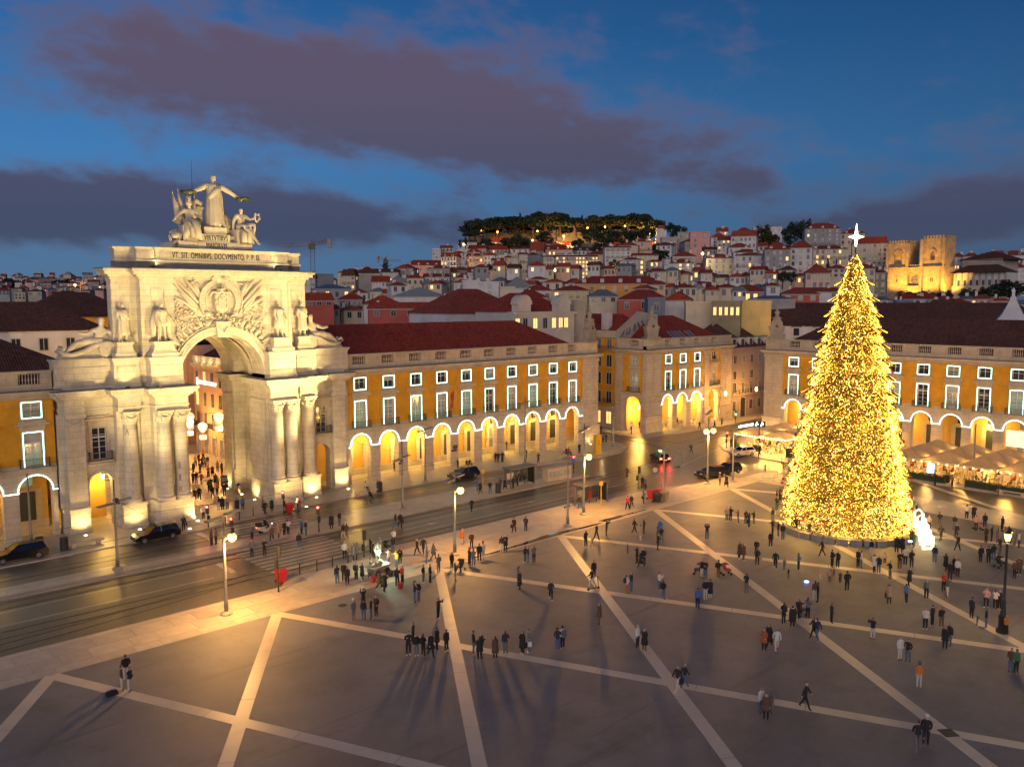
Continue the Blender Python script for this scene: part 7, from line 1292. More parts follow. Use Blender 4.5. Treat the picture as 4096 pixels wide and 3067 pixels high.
mast(*m_(zB, 500, 835, 360), 'plain grey mast next to the glowing gutter puddles')
mast(*m_(zB, 617, 750, 80), 'lamp mast with lit globe beside the square side bus shelter', lit=[XY(zB, 655, 325)], heads=[XY(zB, 0, 195)[1]], P=4200)
mast(*m_(zB, 1205, 640, 235), 'plain mast beside the red waste bins')
mast(*m_(zB, 1528, 525, 30), 'mast with two bright globes near the parked black cars', lit=[XY(zB, 1522, 138), XY(zB, 1574, 132)], heads=[XY(zB, 0, 60)[1]], P=3600)
mast(*m_(zB, 1715, 512, 118), 'bare mast next to the two black cars')
mast(*m_(zB, 833, 262, -60), 'unlit mast on the rounded pavement by the side street', heads=[XY(zB, 0, -52)[1]])
mast(*m_(zG, 1705, 305, -60), 'thin mast in front of the long arcade near the grey car', heads=[XY(zG, 0, -55)[1]])
mast(*m_(zB, 185, 378, -120), 'thin mast in front of the far end of the long arcade', heads=[XY(zB, 0, -75)[1]])
mast(*m_(zA, 245, 445, -110), 'thin mast beside the litter bins of the dark roofed building')
mast(3365-145, 1800, 1650, 'slim mast with small light beside the kiosk terrace', lit=[], heads=[])
mast(XY(zF, 1795, 0)[0], XY(zF, 0, 660)[1], XY(zF, 0, 195)[1], 'slim mast rising between the terrace parasols')
# ornate black lantern post
x, y = G(*XY(zE, 1745, 492)); t = thing('lantern_post', 'ornate black cast iron post with glowing lanterns near orange backpack', 'street lamp', (x, y, 0), R(20)); Hh = ZOF(x, y, XY(zF, 0, 1085)[1])
MB().lathe([(.42, 0), (.42, .25), (.30, .35), (.27, 1.1), (.33, 1.2), (.2, 1.4), (.13, 2.2), (.17, 2.3), (.10, 2.5), (.075, Hh-.6), (.13, Hh-.5), (.08, Hh-.35)], 12).obj('post', IRON, t, smooth=True)
LG = mat('post_lantern_glass', (.9, .8, .5), .3, 0, 1, emit=(1.0, .62, .18), es=7, sample=False)
for k, (dx, dy) in enumerate(((0, 0), (.75, -.1))):
    MB().lathe([(.16, -.42), (.27, .10)], 6, (dx, dy, Hh)).obj('lantern_glass', LG, t); MB().lathe([(.30, .10), (.32, .15), (.10, .36), (.03, .5)], 6, (dx, dy, Hh)).obj('lantern_cap', IRON, t); MB().lathe([(.05, -.55), (.17, -.42)], 6, (dx, dy, Hh)).obj('lantern_base', IRON, t); lamp('lantern_light', 'POINT', (dx, dy, Hh-.75), 700, (1.0, .58, .18), .15, parent=t)
    if dx: MB().tube([(0, 0, Hh-.8), (dx*.6, dy, Hh-.75), (dx, dy, Hh-.5)], .035, 6).obj('bracket', IRON, t)
# ================================================================== TRAFFIC LIGHTS
SIGR = mat('red_signal', (.5, .02, .02), .4, 0, 1, emit=(1, .05, .03), es=30, sample=False); SIGG = mat('green_signal', (.02, .5, .2), .4, 0, 1, emit=(.05, 1, .4), es=20, sample=False); SIGA = mat('amber_signal', (.5, .3, .02), .4, 0, 1, emit=(1, .5, .05), es=6, sample=False); SBOX = mat('signal_housing', (.015, .02, .018), .5)
def signal(px, py, ptop, face, color, lab, low=True):
    x, y = G(px, py); z0 = GZ(x, y); x, y = G(px, py, z0); H = max(2.6, min(4.2, ZOF(x, y, ptop)-z0)); t = thing('traffic_light', lab, 'traffic light', (x, y, z0), face); MB().lathe([(.09, 0), (.06, .4), (.055, H)], 8).obj('pole', SBOX, t)
    m = MB(); m.box(-.16, .16, -.26, -.06, H-.95, H); m.obj('signal_head', SBOX, t); m = MB()
    for k in range(3): m.box(-.12, .12, -.42, -.26, H-.04-.30*k, H-.02-.30*k)
    m.obj('visor', SBOX, t)
    for k, c in enumerate((SIGR, SIGA, SIGG)):
        on = (color == 'r' and k == 0) or (color == 'g' and k == 2); q = MB().lathe([(.115, 0), (.115, .03), (.06, .045)], 12); 
        for i in range(len(q.v)): a, b, cc = q.v[i]; q.v[i] = (a, -.26-cc, H-.17-.30*k+b)
        q.obj('signal_lens', c if on else FRAME_D, t)
    if low: MB().box(-.13, .13, .06, .26, H-1.9, H-1.25).obj('pedestrian_signal', SBOX, t)
    if color in 'rg': lamp('signal_glow', 'POINT', (0, -.7, H-.17-(.6 if color == 'g' else 0)), 26, (1, .06, .04) if color == 'r' else (.1, 1, .4), .1, parent=t)
FC = math.atan2(.67, -.74)+0 # faces the camera side
fc = R(0)+math.atan2(CAM.x+10, 30-CAM.y)
for zf, bx, by, ty, f, c, lab in ((zG, 742, 520, 360, -.75, 'r', 'traffic light showing red beside the red bin at the arch pedestal'), (zG, 228, 615, 490, -.75, 'r', 'red traffic light by the person in white under the arch'), (zG, 392, 705, 540, -.75, 'r', 'red traffic light at the scooter crossing'), (zG, 980, 640, 460, -.75, 'r', 'red traffic light on the median end of the zebra crossing'), (zG, 705, 1048, 735, .9, 'o', 'dark traffic light with red bin attached at the pavement corner'), (zG, 1287, 812, 665, 2.2, 'o', 'dark traffic light behind the chestnut seller'), (zB, 1018, 562, 395, 1.2, 'o', 'dark traffic light at the bus shelter crossing'), (zB, 542, 447, 330, -.75, 'r', 'red traffic light at the pointed end of the median'), (zB, 968, 157, 60, -.75, 'r', 'small red traffic light at the side street corner'), (zB, 1670, 262, 140, -.75, 'r', 'red traffic light on the kiosk pavement'), (zB, 1735, 78, -5, -.75, 'g', 'green traffic light in front of the grey apartment house')):
    a = XY(zf, bx, by); signal(a[0], a[1], XY(zf, 0, ty)[1], f, c, lab)
# round blue sign on the median, round white sign near bins
def roundsign(px, py, ptop, m, lab):
    x, y = G(px, py); z0 = GZ(x, y); H = ZOF(x, y, ptop); t = thing('road_sign', lab, 'road sign', (x, y, z0), -.75); MB().tube([(0, 0, 0), (0, 0, H)], .035, 6).obj('post', POLE, t); q = MB().lathe([(.32, 0), (.32, .03)], 18)
    for i in range(len(q.v)): a, b, c = q.v[i]; q.v[i] = (a, -.05-c, H-.1+b)
    q.obj('disc', m, t)
roundsign(*m_(zB, 1140, 570, 415), mat('sign_back_grey', (.35, .35, .34), .5), 'round pale sign back on a post near the red bins'); roundsign(*m_(zB, 538, 448, 345), mat('blue_sign', (.02, .09, .42), .4), 'round blue sign at the tip of the median'); roundsign(*m_(zB, 972, 160, 85), mat('white_sign', (.6, .58, .55), .4), 'round white sign at the corner building')
# ================================================================== BUS SHELTERS, BINS, BENCHES, BOLLARDS
SHG = mat('shelter_steel', (.12, .12, .12), .45, .1, 2); SGL = mat('shelter_glass', (.5, .55, .55), .05, 0, 1, trans=.92, spec=.5)
def shelter(x, y, lab, rz=0):
    t = thing('bus_shelter', lab, 'bus shelter', (x, y, 0), rz); MB().box(-2.3, 2.3, -.15, 1.65, 2.5, 2.62).box(-2.35, 2.35, -.2, 1.7, 2.62, 2.67).obj('roof', SHG, t)
    for px_ in (-2.15, 2.15):
        for py_ in (1.45, .1): MB().box(px_-.06, px_+.06, py_-.06, py_+.06, 0, 2.5).obj('post', SHG, t)
    for k in range(3): MB().box(-2.05+1.38*k, -.75+1.38*k, 1.43, 1.455, .25, 2.35).obj('glass_panel', SGL, t)
    MB().box(2.1, 2.22, .2, 1.4, .2, 2.4).obj('advert_panel', SBOX, t); MB().box(-1.7, -.5, 1.38, 1.42, .9, 1.75).obj('route_map', mat('pale_notice', (.55, .5, .42), .5), t)
    MB().box(-.3, 1.7, .95, 1.3, .42, .48).obj('bench_seat', SHG, t); MB().box(0, .08, 1.05, 1.2, 0, .42).box(1.3, 1.38, 1.05, 1.2, 0, .42).obj('bench_leg', SHG, t)
shelter(14.4, -16.9, 'glass bus shelter on the median with waiting people'); shelter(14.2, -30.0, 'glass bus shelter on the square side with red figure poster'); MB().box(.15, .75, 1.33, 1.37, .45, 1.45).obj('red_poster', mat('red_print', (.4, .03, .02), .5), [o for o in bpy.data.objects if o.name.startswith('bus_shelter') and o.location.y < -25][0])
t = thing('ticket_kiosk', 'long low pale kiosk with window panels on the median', 'kiosk', (20.9, -16.8, 0), R(-4)); MB().box(-2.2, 2.2, -.5, .6, 0, 1.7).box(-2.3, 2.3, -.6, .7, 1.7, 1.82).obj('housing', mat('kiosk_panel', (.36, .31, .26), .5), t)
for k in range(6): MB().box(-1.85+.64*k, -1.33+.64*k, -.53, -.5, .55, 1.3).obj('window_panel', GLASS_DIM, t)
RB = mat('red_plastic', (.42, .02, .025), .45); DB = mat('dark_litter_bin', (.03, .033, .035), .45); YB = mat('yellow_paint', (.62, .36, .02), .45)
def bin_(zf, px, py, lab, kind, rz=0):
    x, y = G(*XY(zf, px, py)); z0 = GZ(x, y); t = thing('waste_bin', lab, 'bin', (x, y, z0), rz)
    if kind == 'cyl': MB().lathe([(.36, 0), (.38, .05), (.38, 1.15), (.40, 1.2), (.34, 1.32), (.30, 1.34)], 16).obj('drum', DB, t, smooth=False); MB().box(-.18, .18, -.41, -.36, .92, 1.08).obj('slot', IRON, t)
    else:
        c = {'red': RB, 'dark': DB, 'pale': mat('beige_plastic', (.34, .27, .17), .5)}[kind]; m = MB(); v = [(-.3, -.34, .12), (.3, -.34, .12), (.3, .3, .12), (-.3, .3, .12), (-.40, -.44, 1.0), (.40, -.44, 1.0), (.40, .42, 1.0), (-.40, .42, 1.0)]; m.add(v, [(0, 3, 2, 1), (4, 5, 6, 7), (0, 1, 5, 4), (1, 2, 6, 5), (2, 3, 7, 6), (3, 0, 4, 7)]); m.obj('body', c, t)
        MB().xprism([(-.5, 1.0), (.46, 1.0), (.46, 1.12), (-.1, 1.2), (-.5, 1.08)], -.43, .43).obj('lid', c, t)
        for s in (-1, 1): MB().tube([(s*.34-.04, .38, .12), (s*.34+.04, .38, .12)], .12, 10).obj('wheel', IRON, t)
for a in ((zA, 310, 485, 'dark litter bin beside the left parked black car', 'cyl'), (zA, 503, 485, 'dark litter bin in front of the lit pilaster pedestal', 'cyl'), (zG, 1392, 368, 'dark litter bin on the pavement near the cyclist', 'cyl'), (zG, 2200, 375, 'dark litter bin by the median bus stop', 'cyl'), (zG, 778, 505, 'red bin at the foot of the arch column pedestal', 'red'), (zG, 722, 975, 'red bin by the pavement corner traffic light', 'red'), (zB, 1115, 640, 'large red bin beside the plain mast', 'red'), (zB, 1170, 632, 'second red bin behind the dark litter bin', 'red'), (zB, 1157, 662, 'dark wheeled bin in front of the red bins', 'dark'), (zB, 1212, 645, 'beige wheeled bin at the mast foot', 'pale'), (zB, 1890, 290, 'dark bin next to the white car and kiosk', 'dark'), (zF, 1585, 668, 'dark bin at the terrace hedge gap', 'dark')): bin_(*a)
t = thing('ticket_totem', 'tall yellow post office style totem at the end of the long arcade', 'totem', (*G(*XY(zB, 717, 303)), 0), R(-10)); MB().box(-.55, .55, -.35, .35, 0, 3.0).box(-.6, .6, -.4, .4, 3.0, 3.1).obj('cabinet', YB, t); MB().box(-.3, .3, -.37, -.35, 1.4, 2.3).obj('panel', mat('totem_panel', (.5, .28, .02), .4), t); lamp('totem_light', 'POINT', (.75, -.3, 2.1), 60, WARM, .1, parent=t)
for zf, a, b, lab in ((zG, 2097, 378, 'yellow stop flag pole at the median bus stop'), (zB, 745, 690, 'yellow stop flag pole behind the square side shelter')):
    x, y = G(*XY(zf, a, b)); t = thing('bus_stop_flag', lab, 'bus stop', (x, y, 0)); MB().tube([(0, 0, 0), (0, 0, 3.0)], .05, 8).obj('post', YB, t); MB().box(-.28, .28, -.04, .04, 2.55, 3.05).obj('flag_plate', YB, t)
for zf, a, b, rz, lab in ((zA, 670, 450, R(2), 'stone bench in front of the lit pilaster near the litter bin'), (zG, 1300, 385, R(4), 'stone bench behind the cyclist'), (zF, 2110, 765, R(-88), 'stone bench in front of the terrace hedge'), (zB, 480, 335, R(3), 'stone bench with seated people before the arcade end')):
    x, y = G(*XY(zf, a, b)); t = thing('stone_bench', lab, 'bench', (x, y, 0), rz); MB().box(-1.7, 1.7, -.3, .3, .34, .48).obj('seat', STONE2, t)
    for s in (-1, 1): MB().box(s*1.2-.18, s*1.2+.18, -.24, .24, 0, .34).obj('leg', STONE2, t)
bol = MB().lathe([(.07, 0), (.06, .08), (.05, .85), (.07, .9), (.02, 1.0)], 8).mesh('bollard', IRON, True)
for zf, L, lab in ((zG, [(345, 590), (440, 560), (533, 530)], 'slim black bollard at the kerb in front of the arch'), (zG, [(850, 930), (966, 905), (1073, 880), (1178, 850)], 'slim black bollard beside the square end of the zebra crossing'), (zB, [(1955, 430), (2078, 372), (2088, 405), (2130, 395)], 'bollard near the kiosk terrace crossing')):
    for a, b in L: x, y = G(*XY(zf, a, b)); tag(OB('bollard', bol, None, (x, y, GZ(x, y))), lab, 'bollard', lab[-40:])
# crowd barriers
for k, (a, b) in enumerate(((3080, 1915), (3115, 1925), (3150, 1935))):
    x, y = G(a, b); t = thing('crowd_barrier', 'low metal crowd barrier beside the christmas tree', 'barrier', (x, y, 0), R(-35+25*k), 'crowd barriers'); m = MB(); m.tube([(-1.1, 0, .1), (-1.1, 0, 1.05), (1.1, 0, 1.05), (1.1, 0, .1)], .02, 5)
    for i in range(14): m.tube([(-1.0+2*i/13, 0, .15), (-1.0+2*i/13, 0, 1.05)], .008, 4)
    m.tube([(-1.1, 0, .15), (1.1, 0, .15)], .02, 5); m.obj('frame', POLE, t)
# ================================================================== CARS
CG = mat('car_glass', (.01, .012, .015), .05, 0, 1, spec=.7); TYRE = mat('tyre_rubber', (.015, .015, .015), .8); RIM = mat('alloy_rim', (.35, .35, .36), .3, .1, 4, metal=.8); HEADL = mat('headlamp_glass', (.5, .5, .5), .1, 0, 1); TAIL = mat('tail_lamp', (.25, .01, .01), .3, 0, 1); TAILON = mat('tail_lamp_lit', (.4, .02, .02), .3, 0, 1, emit=(1, .06, .03), es=18)
def car(x, y, rz, paint, lab, L=4.5, H=1.55, wagon=True, lit=False, roofm=None, parts=None):
    t = thing('car', lab, 'car', (x, y, GZ(x, y)), rz); h = L/2; W_ = .90
    prof = [(-h, .42), (-h-.02, .62), (-h+.06, .92), (-h+.25, 1.00), (-.3*h, 1.0), (.42*h, .98), (.80*h, .86), (.97*h, .70), (h, .52), (h-.05, .30), (-h+.08, .28)]
    m = MB(); ys = [(-W_, .93), (-W_*.93, 1.0), (W_*.93, 1.0), (W_, .93)]; n = len(prof); vs = []
    for yy, s in ys: vs += [(a*(.985 if s < 1 else 1), yy, .62+(b-.62)*s) for a, b in prof]
    m.add(vs, [(k*n+i, k*n+(i+1) % n, (k+1)*n+(i+1) % n, (k+1)*n+i) for k in range(3) for i in range(n)]+[tuple(range(n-1, -1, -1)), tuple(3*n+i for i in range(n))]); m.obj('body', paint, t)
    rb = -h+.18 if wagon else -h+.55; rt0 = -h+.42 if wagon else -h+1.0; c0, c1 = .42*h, .06*h; m = MB(); yb, yt = W_*.88, W_*.68
    m.add([(rb, -yb, .98), (c0, -yb, .98), (c0, yb, .98), (rb, yb, .98), (rt0, -yt, H-.05), (c1, -yt, H-.05), (c1, yt, H-.05), (rt0, yt, H-.05)], [(0, 1, 5, 4), (1, 2, 6, 5), (2, 3, 7, 6), (3, 0, 4, 7), (4, 5, 6, 7)]); m.obj('windows', CG, t)
    m = MB(); m.add([(rt0-.1, -yt-.03, H-.07), (c1+.08, -yt-.03, H-.07), (c1+.08, yt+.03, H-.07), (rt0-.1, yt+.03, H-.07), (rt0+.1, -yt+.1, H), (c1-.15, -yt+.1, H), (c1-.15, yt-.1, H), (rt0+.1, yt-.1, H)], [(0, 1, 5, 4), (1, 2, 6, 5), (2, 3, 7, 6), (3, 0, 4, 7), (4, 5, 6, 7), (3, 2, 1, 0)])
    for s in (-1, 1):
        for (a, b) in ((c0, c1), (-.15*h, -.15*h), (rb, rt0)): m.tube([(a, s*(yb+.01), .98), (b, s*(yt+.01), H-.05)], .035, 4)
    m.obj('roof', roofm or paint, t)
    for wx in (-.62*h, .63*h):
        for s in (-1, 1):
            w = MB(); w.tube([(wx, s*(W_-.2), .33), (wx, s*(W_+.015), .33)], .33, 18); wo = w.obj('wheel', TYRE, t); q = MB(); q.tube([(wx, s*(W_-.1), .33), (wx, s*(W_+.03), .33)], .21, 12); q.obj('rim', RIM, wo)
    for s in (-1, 1):
        MB().box(h-.16, h-.015, s*.66-.16, s*.66+.16, .66, .80).obj('headlight', HEADL, t); MB().box(-h-.035, -h+.12, s*.66-.17, s*.66+.17, .72, .90).obj('tail_light', TAILON if lit else TAIL, t); MB().box(.33*h, .33*h+.16, s*(W_+.0)-.02, s*(W_+.16), 1.0, 1.12).obj('mirror', paint, t) if s > 0 else MB().box(.33*h, .33*h+.16, -W_-.16, -W_+.02, 1.0, 1.12).obj('mirror', paint, t)
    MB().box(-h-.04, -h, -.26, .26, .55, .66).obj('number_plate', mat('number_plate', (.6, .6, .6), .4), t); MB().box(h-.04, h+.012, -.5, .5, .42, .58).obj('grille', IRON, t)
    if parts: parts(t)
    if lit:
        for s in (-1, 1): lamp('tail_glow', 'POINT', (-h-.35, s*.6, .8), 60, (1, .08, .04), .08, parent=t)
    return t
PB = mat('black_car_paint', (.008, .008, .010), .12, 0, 1, spec=.7); PGR = mat('graphite_car_paint', (.03, .033, .036), .2, .1, 1, metal=.4); PW_ = mat('white_car_paint', (.62, .62, .60), .2, 0, 1); PGN = mat('green_taxi_roof', (.10, .30, .24), .25, 0, 1)
def carpos(zf, a, b): return G(*XY(zf, a, b))
x, y = carpos(zA, 1215, 395); car(x, y, R(181), PB, 'black estate car parked in front of the arch pedestal', 4.6, 1.6)
x, y = carpos(zA, 150, 560); car(x, y, R(180), PB, 'black car parked at the kerb by the dark roofed arcade', 4.8, 1.6)
x, y = carpos(z3, 1020, 1302); car(x, y, R(178), PGR, 'graphite hatchback parked before the long arcade', 4.5, 1.55)
x, y = carpos(zB, 1180, 352); car(x, y, R(58), PB, 'black taxi with pale green roof braking on the tram junction', 4.4, 1.55, True, True, PGN, lambda t: MB().box(-.3, .3, -.15, .15, 1.55, 1.70).obj('taxi_sign', mat('taxi_light', (.8, .7, .4), .4, 0, 1, emit=(1, .75, .3), es=4), t))
x, y = carpos(zB, 1560, 468); car(x, y, R(160), PB, 'black estate car parked in front by the bare mast', 4.7, 1.5); x, y = carpos(zB, 1675, 440); car(x, y, R(172), PB, 'second black car parked behind beside the twin globe mast', 4.4, 1.5)
def stripe_panel(t):
    for s in (-1, 1): MB().box(-.75, .05, s*.905-.012, s*.905+.012, .45, .92).obj('yellow_panel', YB, t)
x, y = carpos(zB, 1782, 312); car(x, y, R(160), PW_, 'white hatchback with yellow door panel by the kiosk terrace', 4.2, 1.5, True, False, None, stripe_panel)
# two-wheelers
def wheelmb(m, x, r, w=.03, n=16):
    m.tube([(x+r*math.cos(2*math.pi*i/n), 0, r+r*math.sin(2*math.pi*i/n)) for i in range(n+1)], w, 5, cap=False)
    for i in range(6): a = math.pi*i/6; m.tube([(x+r*math.cos(a), 0, r+r*math.sin(a)), (x-r*math.cos(a), 0, r-r*math.sin(a))], .006, 3)
def bicycle(x, y, rz, lab):
    t = thing('bicycle', lab, 'bicycle', (x, y, GZ(x, y)), rz); 
    for wx in (-.52, .55): m = MB(); wheelmb(m, wx, .34); m.obj('wheel', TYRE, t)
    MB().tube([(-.52, 0, .34), (-.1, 0, .3), (.4, 0, .85), (-.2, 0, .85), (-.1, 0, .3)], .025, 6).tube([(-.52, 0, .34), (-.2, 0, .85)], .02, 6).tube([(.55, 0, .34), (.4, 0, .85), (.37, 0, 1.0)], .025, 6).obj('frame', IRON, t); MB().tube([(.3, -.28, 1.02), (.37, 0, 1.02), (.3, .28, 1.02)], .018, 5).obj('handlebar', IRON, t); MB().box(-.34, -.08, -.08, .08, .92, .98).obj('saddle', IRON, t); return t
x, y = G(*XY(zG, 1320, 445)); bicycle(x, y, R(182), 'bicycle being ridden along the kerb before the arch'); person(x+.12, y, 'xKk', 'riding the bicycle along the kerb', R(-90+182), z=-.12+.12)
t = thing('motor_scooter', 'white delivery motor scooter on the zebra crossing', 'motor scooter', (*G(*XY(zG, 618, 640)), -.12), R(8))
for wx in (-.6, .62): w = MB().tube([(wx, -.06, .24), (wx, .06, .24)], .24, 14).obj('wheel', TYRE, t)
SW = mat('white_fairing', (.5, .5, .5), .3); MB().xprism([(0, 0), (0, 0)], 0, 0) if False else None
MB().yprism([(-.85, .45), (-.75, .80), (-.2, .78), (-.1, .35), (.35, .32), (.5, .95), (.62, .98), (.72, .45), (.6, .35), (.3, .22), (-.3, .22)], -.17, .17).obj('fairing', SW, t); MB().box(-.75, .0, -.15, .15, .80, .88).obj('seat', IRON, t); MB().tube([(.5, -.35, 1.05), (.55, 0, 1.0), (.5, .35, 1.05)], .02, 5).obj('handlebar', IRON, t); MB().box(-1.1, -.62, -.24, .24, .88, 1.3).obj('delivery_box', SBOX, t); MB().lathe([(.09, 0), (.09, .04)], 10, (.72, 0, .88)).obj('headlight', mat('scooter_lamp', (.9, .9, .9), .2, 0, 1, emit=(.9, 1, .95), es=8), t); MB().box(-1.13, -1.1, -.1, .1, .75, .83).obj('tail_light', TAILON, t)
x, y = G(*XY(zG, 618, 640)); person(x-.1, y, 'xKkh', 'riding the white delivery scooter', R(98), z=-.12+.0)
def kick(x, y, rz, lab):
    t = thing('kick_scooter', lab, 'kick scooter', (x, y, GZ(x, y)), rz); MB().box(-.45, .45, -.08, .08, .12, .17).obj('deck', IRON, t)
    for wx in (-.5, .52): MB().tube([(wx, -.03, .11), (wx, .03, .11)], .11, 12).obj('wheel', TYRE, t)
    MB().tube([(.52, 0, .12), (.42, 0, 1.1)], .025, 6).tube([(.42, -.24, 1.1), (.42, .24, 1.1)], .02, 5).obj('steering_column', IRON, t)
x, y = G(*XY(zB, 688, 1305)); kick(x, y, R(-15), 'electric kick scooter ridden over the stone band crossing'); person(x-.1, y+.02, 'sKwh', 'riding a kick scooter over the stone band', R(-105), z=.17, pose='push'); x, y = G(*XY(zB, 495, 700)); kick(x, y, R(8), 'kick scooter parked beside the plain mast at the kerb')
# pushchairs
def pram(x, y, rz, lab, c):
    t = thing('pushchair', lab, 'pushchair', (x, y, 0), rz); m = MB()
    for sx in (-.25, .25): m.tube([(sx, .45, 1.0), (sx, .0, .5), (sx, -.4, .12)], .018, 5); m.tube([(sx, -.15, .6), (sx, .35, .12)], .018, 5)
    m.tube([(-.25, .45, 1.0), (.25, .45, 1.0)], .02, 5); m.obj('frame', POLE, t)
    for sx in (-.25, .25):
        for yy in (-.4, .35): MB().tube([(sx-.03, yy, .12), (sx+.03, yy, .12)], .12, 10).obj('wheel', TYRE, t)
    MB().xprism([(-.42, .42), (.08, .40), (.30, .95), (.18, 1.0), (-.02, .58), (-.42, .55)], -.22, .22).obj('seat', clo(c), t); MB().xprism([(.30, .95), (.12, 1.12), (-.12, 1.10), (-.22, .98), (-.1, 1.02), (.12, 1.0)], -.23, .23).obj('hood', clo(c), t)
for zf, a, b, rz, lab, c in ((zC, 1185, 520, R(-70), 'black pushchair beside the lit lamp mast', 'K'), (zC, 640, 380, R(100), 'black pushchair by the chestnut seller crowd', 'K'), (zB, 1665, 1195, R(60), 'red and white pushchair near the stone band', 'R'), (zB, 1468, 1195, R(200), 'dark pushchair pushed by a couple', 'N'), (zD, 1945, 350, R(80), 'blue grey pushchair at the band crossing', 'N'), (zF, 2010, 1350, R(60), 'dark pushchair in the crowd near the lantern post', 'K'), (zF, 1835, 1045, R(45), 'pushchair with purple lights near the tree crowd', 'P')): x, y = G(*XY(zf, a, b)); pram(x, y, rz, lab, c)
# ================================================================== CHESTNUT SELLER
x, y = G(*XY(zC, 578, 555)); t = thing('chestnut_cart', 'street food cart with bright greenish lamp, trays and steam', 'food cart', (x, y, 0), R(15)); MB().box(-.9, .9, -.5, .5, .45, .95).obj('box', mat('steel_cart', (.35, .36, .36), .35, .1, 3, metal=.7), t); MB().box(-1.1, 1.1, -.6, .6, .95, 1.0).obj('counter', mat('pale_counter', (.5, .52, .45), .4), t)
for s in (-1, 1): MB().tube([(s*.6, -.56, .35), (s*.6, -.5, .35)], .35, 14).obj('wheel', TYRE, t); MB().box(s*.8-.03, s*.8+.03, .4, .46, 0, .45).obj('leg', IRON, t)
for k in range(3): MB().lathe([(.2, 1.0), (.24, 1.1), (.22, 1.1)], 10, (-.65+.6*k, .1, 0)).obj('tray', mat('tin_tray', (.4, .4, .38), .3, metal=.8), t)
MB().lathe([(.28, 1.0), (.3, 1.35), (.26, 1.5), (.09, 1.55), (.09, 1.9)], 12, (-.1, -.15, 0)).obj('roaster', mat('steel_cart', (.35, .36, .36)), t); MB().tube([(.8, .4, 1.0), (.8, .4, 2.1), (.3, .1, 2.2)], .02, 5).obj('lamp_arm', IRON, t); MB().lathe([(.02, -.12), (.1, 0), (.02, .12)], 8, (.3, .1, 2.1)).obj('lamp_bulb', mat('cool_bulb', (.9, 1, .9), .3, 0, 1, emit=(.8, 1, .75), es=30, sample=False), t); lamp('cart_light', 'POINT', (.3, .1, 1.9), 420, (.75, 1.0, .62), .08, parent=t)
sm = bpy.data.materials.new('steam'); sm.use_nodes = True; sm.node_tree.nodes.clear(); v_ = N(sm.node_tree, 'ShaderNodeVolumePrincipled'); v_.inputs['Density'].default_value = .9; v_.inputs['Color'].default_value = (.9, .95, .95, 1); o_ = N(sm.node_tree, 'ShaderNodeOutputMaterial'); sm.node_tree.links.new(v_.outputs[0], o_.inputs['Volume'])
stuff(tag(MB().lathe([(.05, 1.8), (.25, 2.1), (.42, 2.5), (.3, 2.9), (.05, 3.1)], 12, (x-.1, y-.1, 0)).obj('steam', sm, smooth=True), 'white steam rising from the street food cart', 'steam'))
for zf, a, b, c in ((zC, 540, 605, 'R'), (zC, 710, 555, 'R'), (zC, 668, 560, 'N'), (zC, 740, 650, 'R')): x, y = G(*XY(zf, a, b)); tag(MB().lathe([(.20, 0), (.26, .45), (.28, .47), (.24, .47)], 10, (x, y, 0)).tube([(x-.24, y, .45), (x, y, .68), (x+.24, y, .45)], .012, 4).obj('bucket', clo(c)), f"{CLO[c][0]} bucket standing beside the street food cart", 'bucket', 'buckets of the food seller')
x, y = G(*XY(zA, 872, 1612)); tag(MB().box(x-.33, x+.33, y-.2, y+.2, 0, .2).box(x-.28, x+.28, y-.15, y+.15, .2, .25).tube([(x-.12, y, .25), (x, y, .34), (x+.12, y, .25)], .02, 5).obj('instrument_case', clo('K')), 'black instrument case lying on the stone band by three people', 'case')
# ================================================================== TERRACES
def canvas(m):
    t = m.node_tree; b = t.nodes['Principled BSDF']; o = t.nodes['Material Output']; tr = N(t, 'ShaderNodeBsdfTranslucent'); tr.inputs[0].default_value = (.55, .44, .30, 1); mx = N(t, 'ShaderNodeMixShader'); mx.inputs[0].default_value = .35
    t.links.new(b.outputs[0], mx.inputs[1]); t.links.new(tr.outputs[0], mx.inputs[2]); t.links.new(mx.outputs[0], o.inputs['Surface'])
PAR = mat('parasol_canvas', (.34, .30, .25), .8, .08, 1.5); PARW = mat('kiosk_canvas', (.42, .38, .33), .8, .08, 1.5); SB = mat('string_bulb', (.9, .8, .5), .4, 0, 1, emit=(1.0, .66, .22), es=30, sample=False)
canvas(PAR); canvas(PARW)
def parasol(x, y, s, lab, grp, m=PAR, zt=3.7, ze=2.75):
    t = thing('parasol', lab, 'parasol', (x, y, 0), 0, grp); q = MB(); h = s/2; q.add([(-h, -h, ze), (h, -h, ze), (h, h, ze), (-h, h, ze), (0, 0, zt), (-h, -h, ze-.22), (h, -h, ze-.22), (h, h, ze-.22), (-h, h, ze-.22)], [(0, 1, 4), (1, 2, 4), (2, 3, 4), (3, 0, 4), (5, 6, 1, 0), (6, 7, 2, 1), (7, 8, 3, 2), (8, 5, 0, 3)]); q.obj('canopy', m, t)
    MB().tube([(0, 0, 0), (0, 0, zt-.02)], .04, 6).obj('pole', POLE, t); MB().box(-.4, .4, -.4, .4, 0, .08).obj('base', SG, t); q = MB()
    for a, b in ((h, h), (-h, h), (h, -h), (-h, -h)): q.tube([(0, 0, zt-.1), (a*.98, b*.98, ze-.04)], .018, 4)
    q.obj('rib', POLE, t)
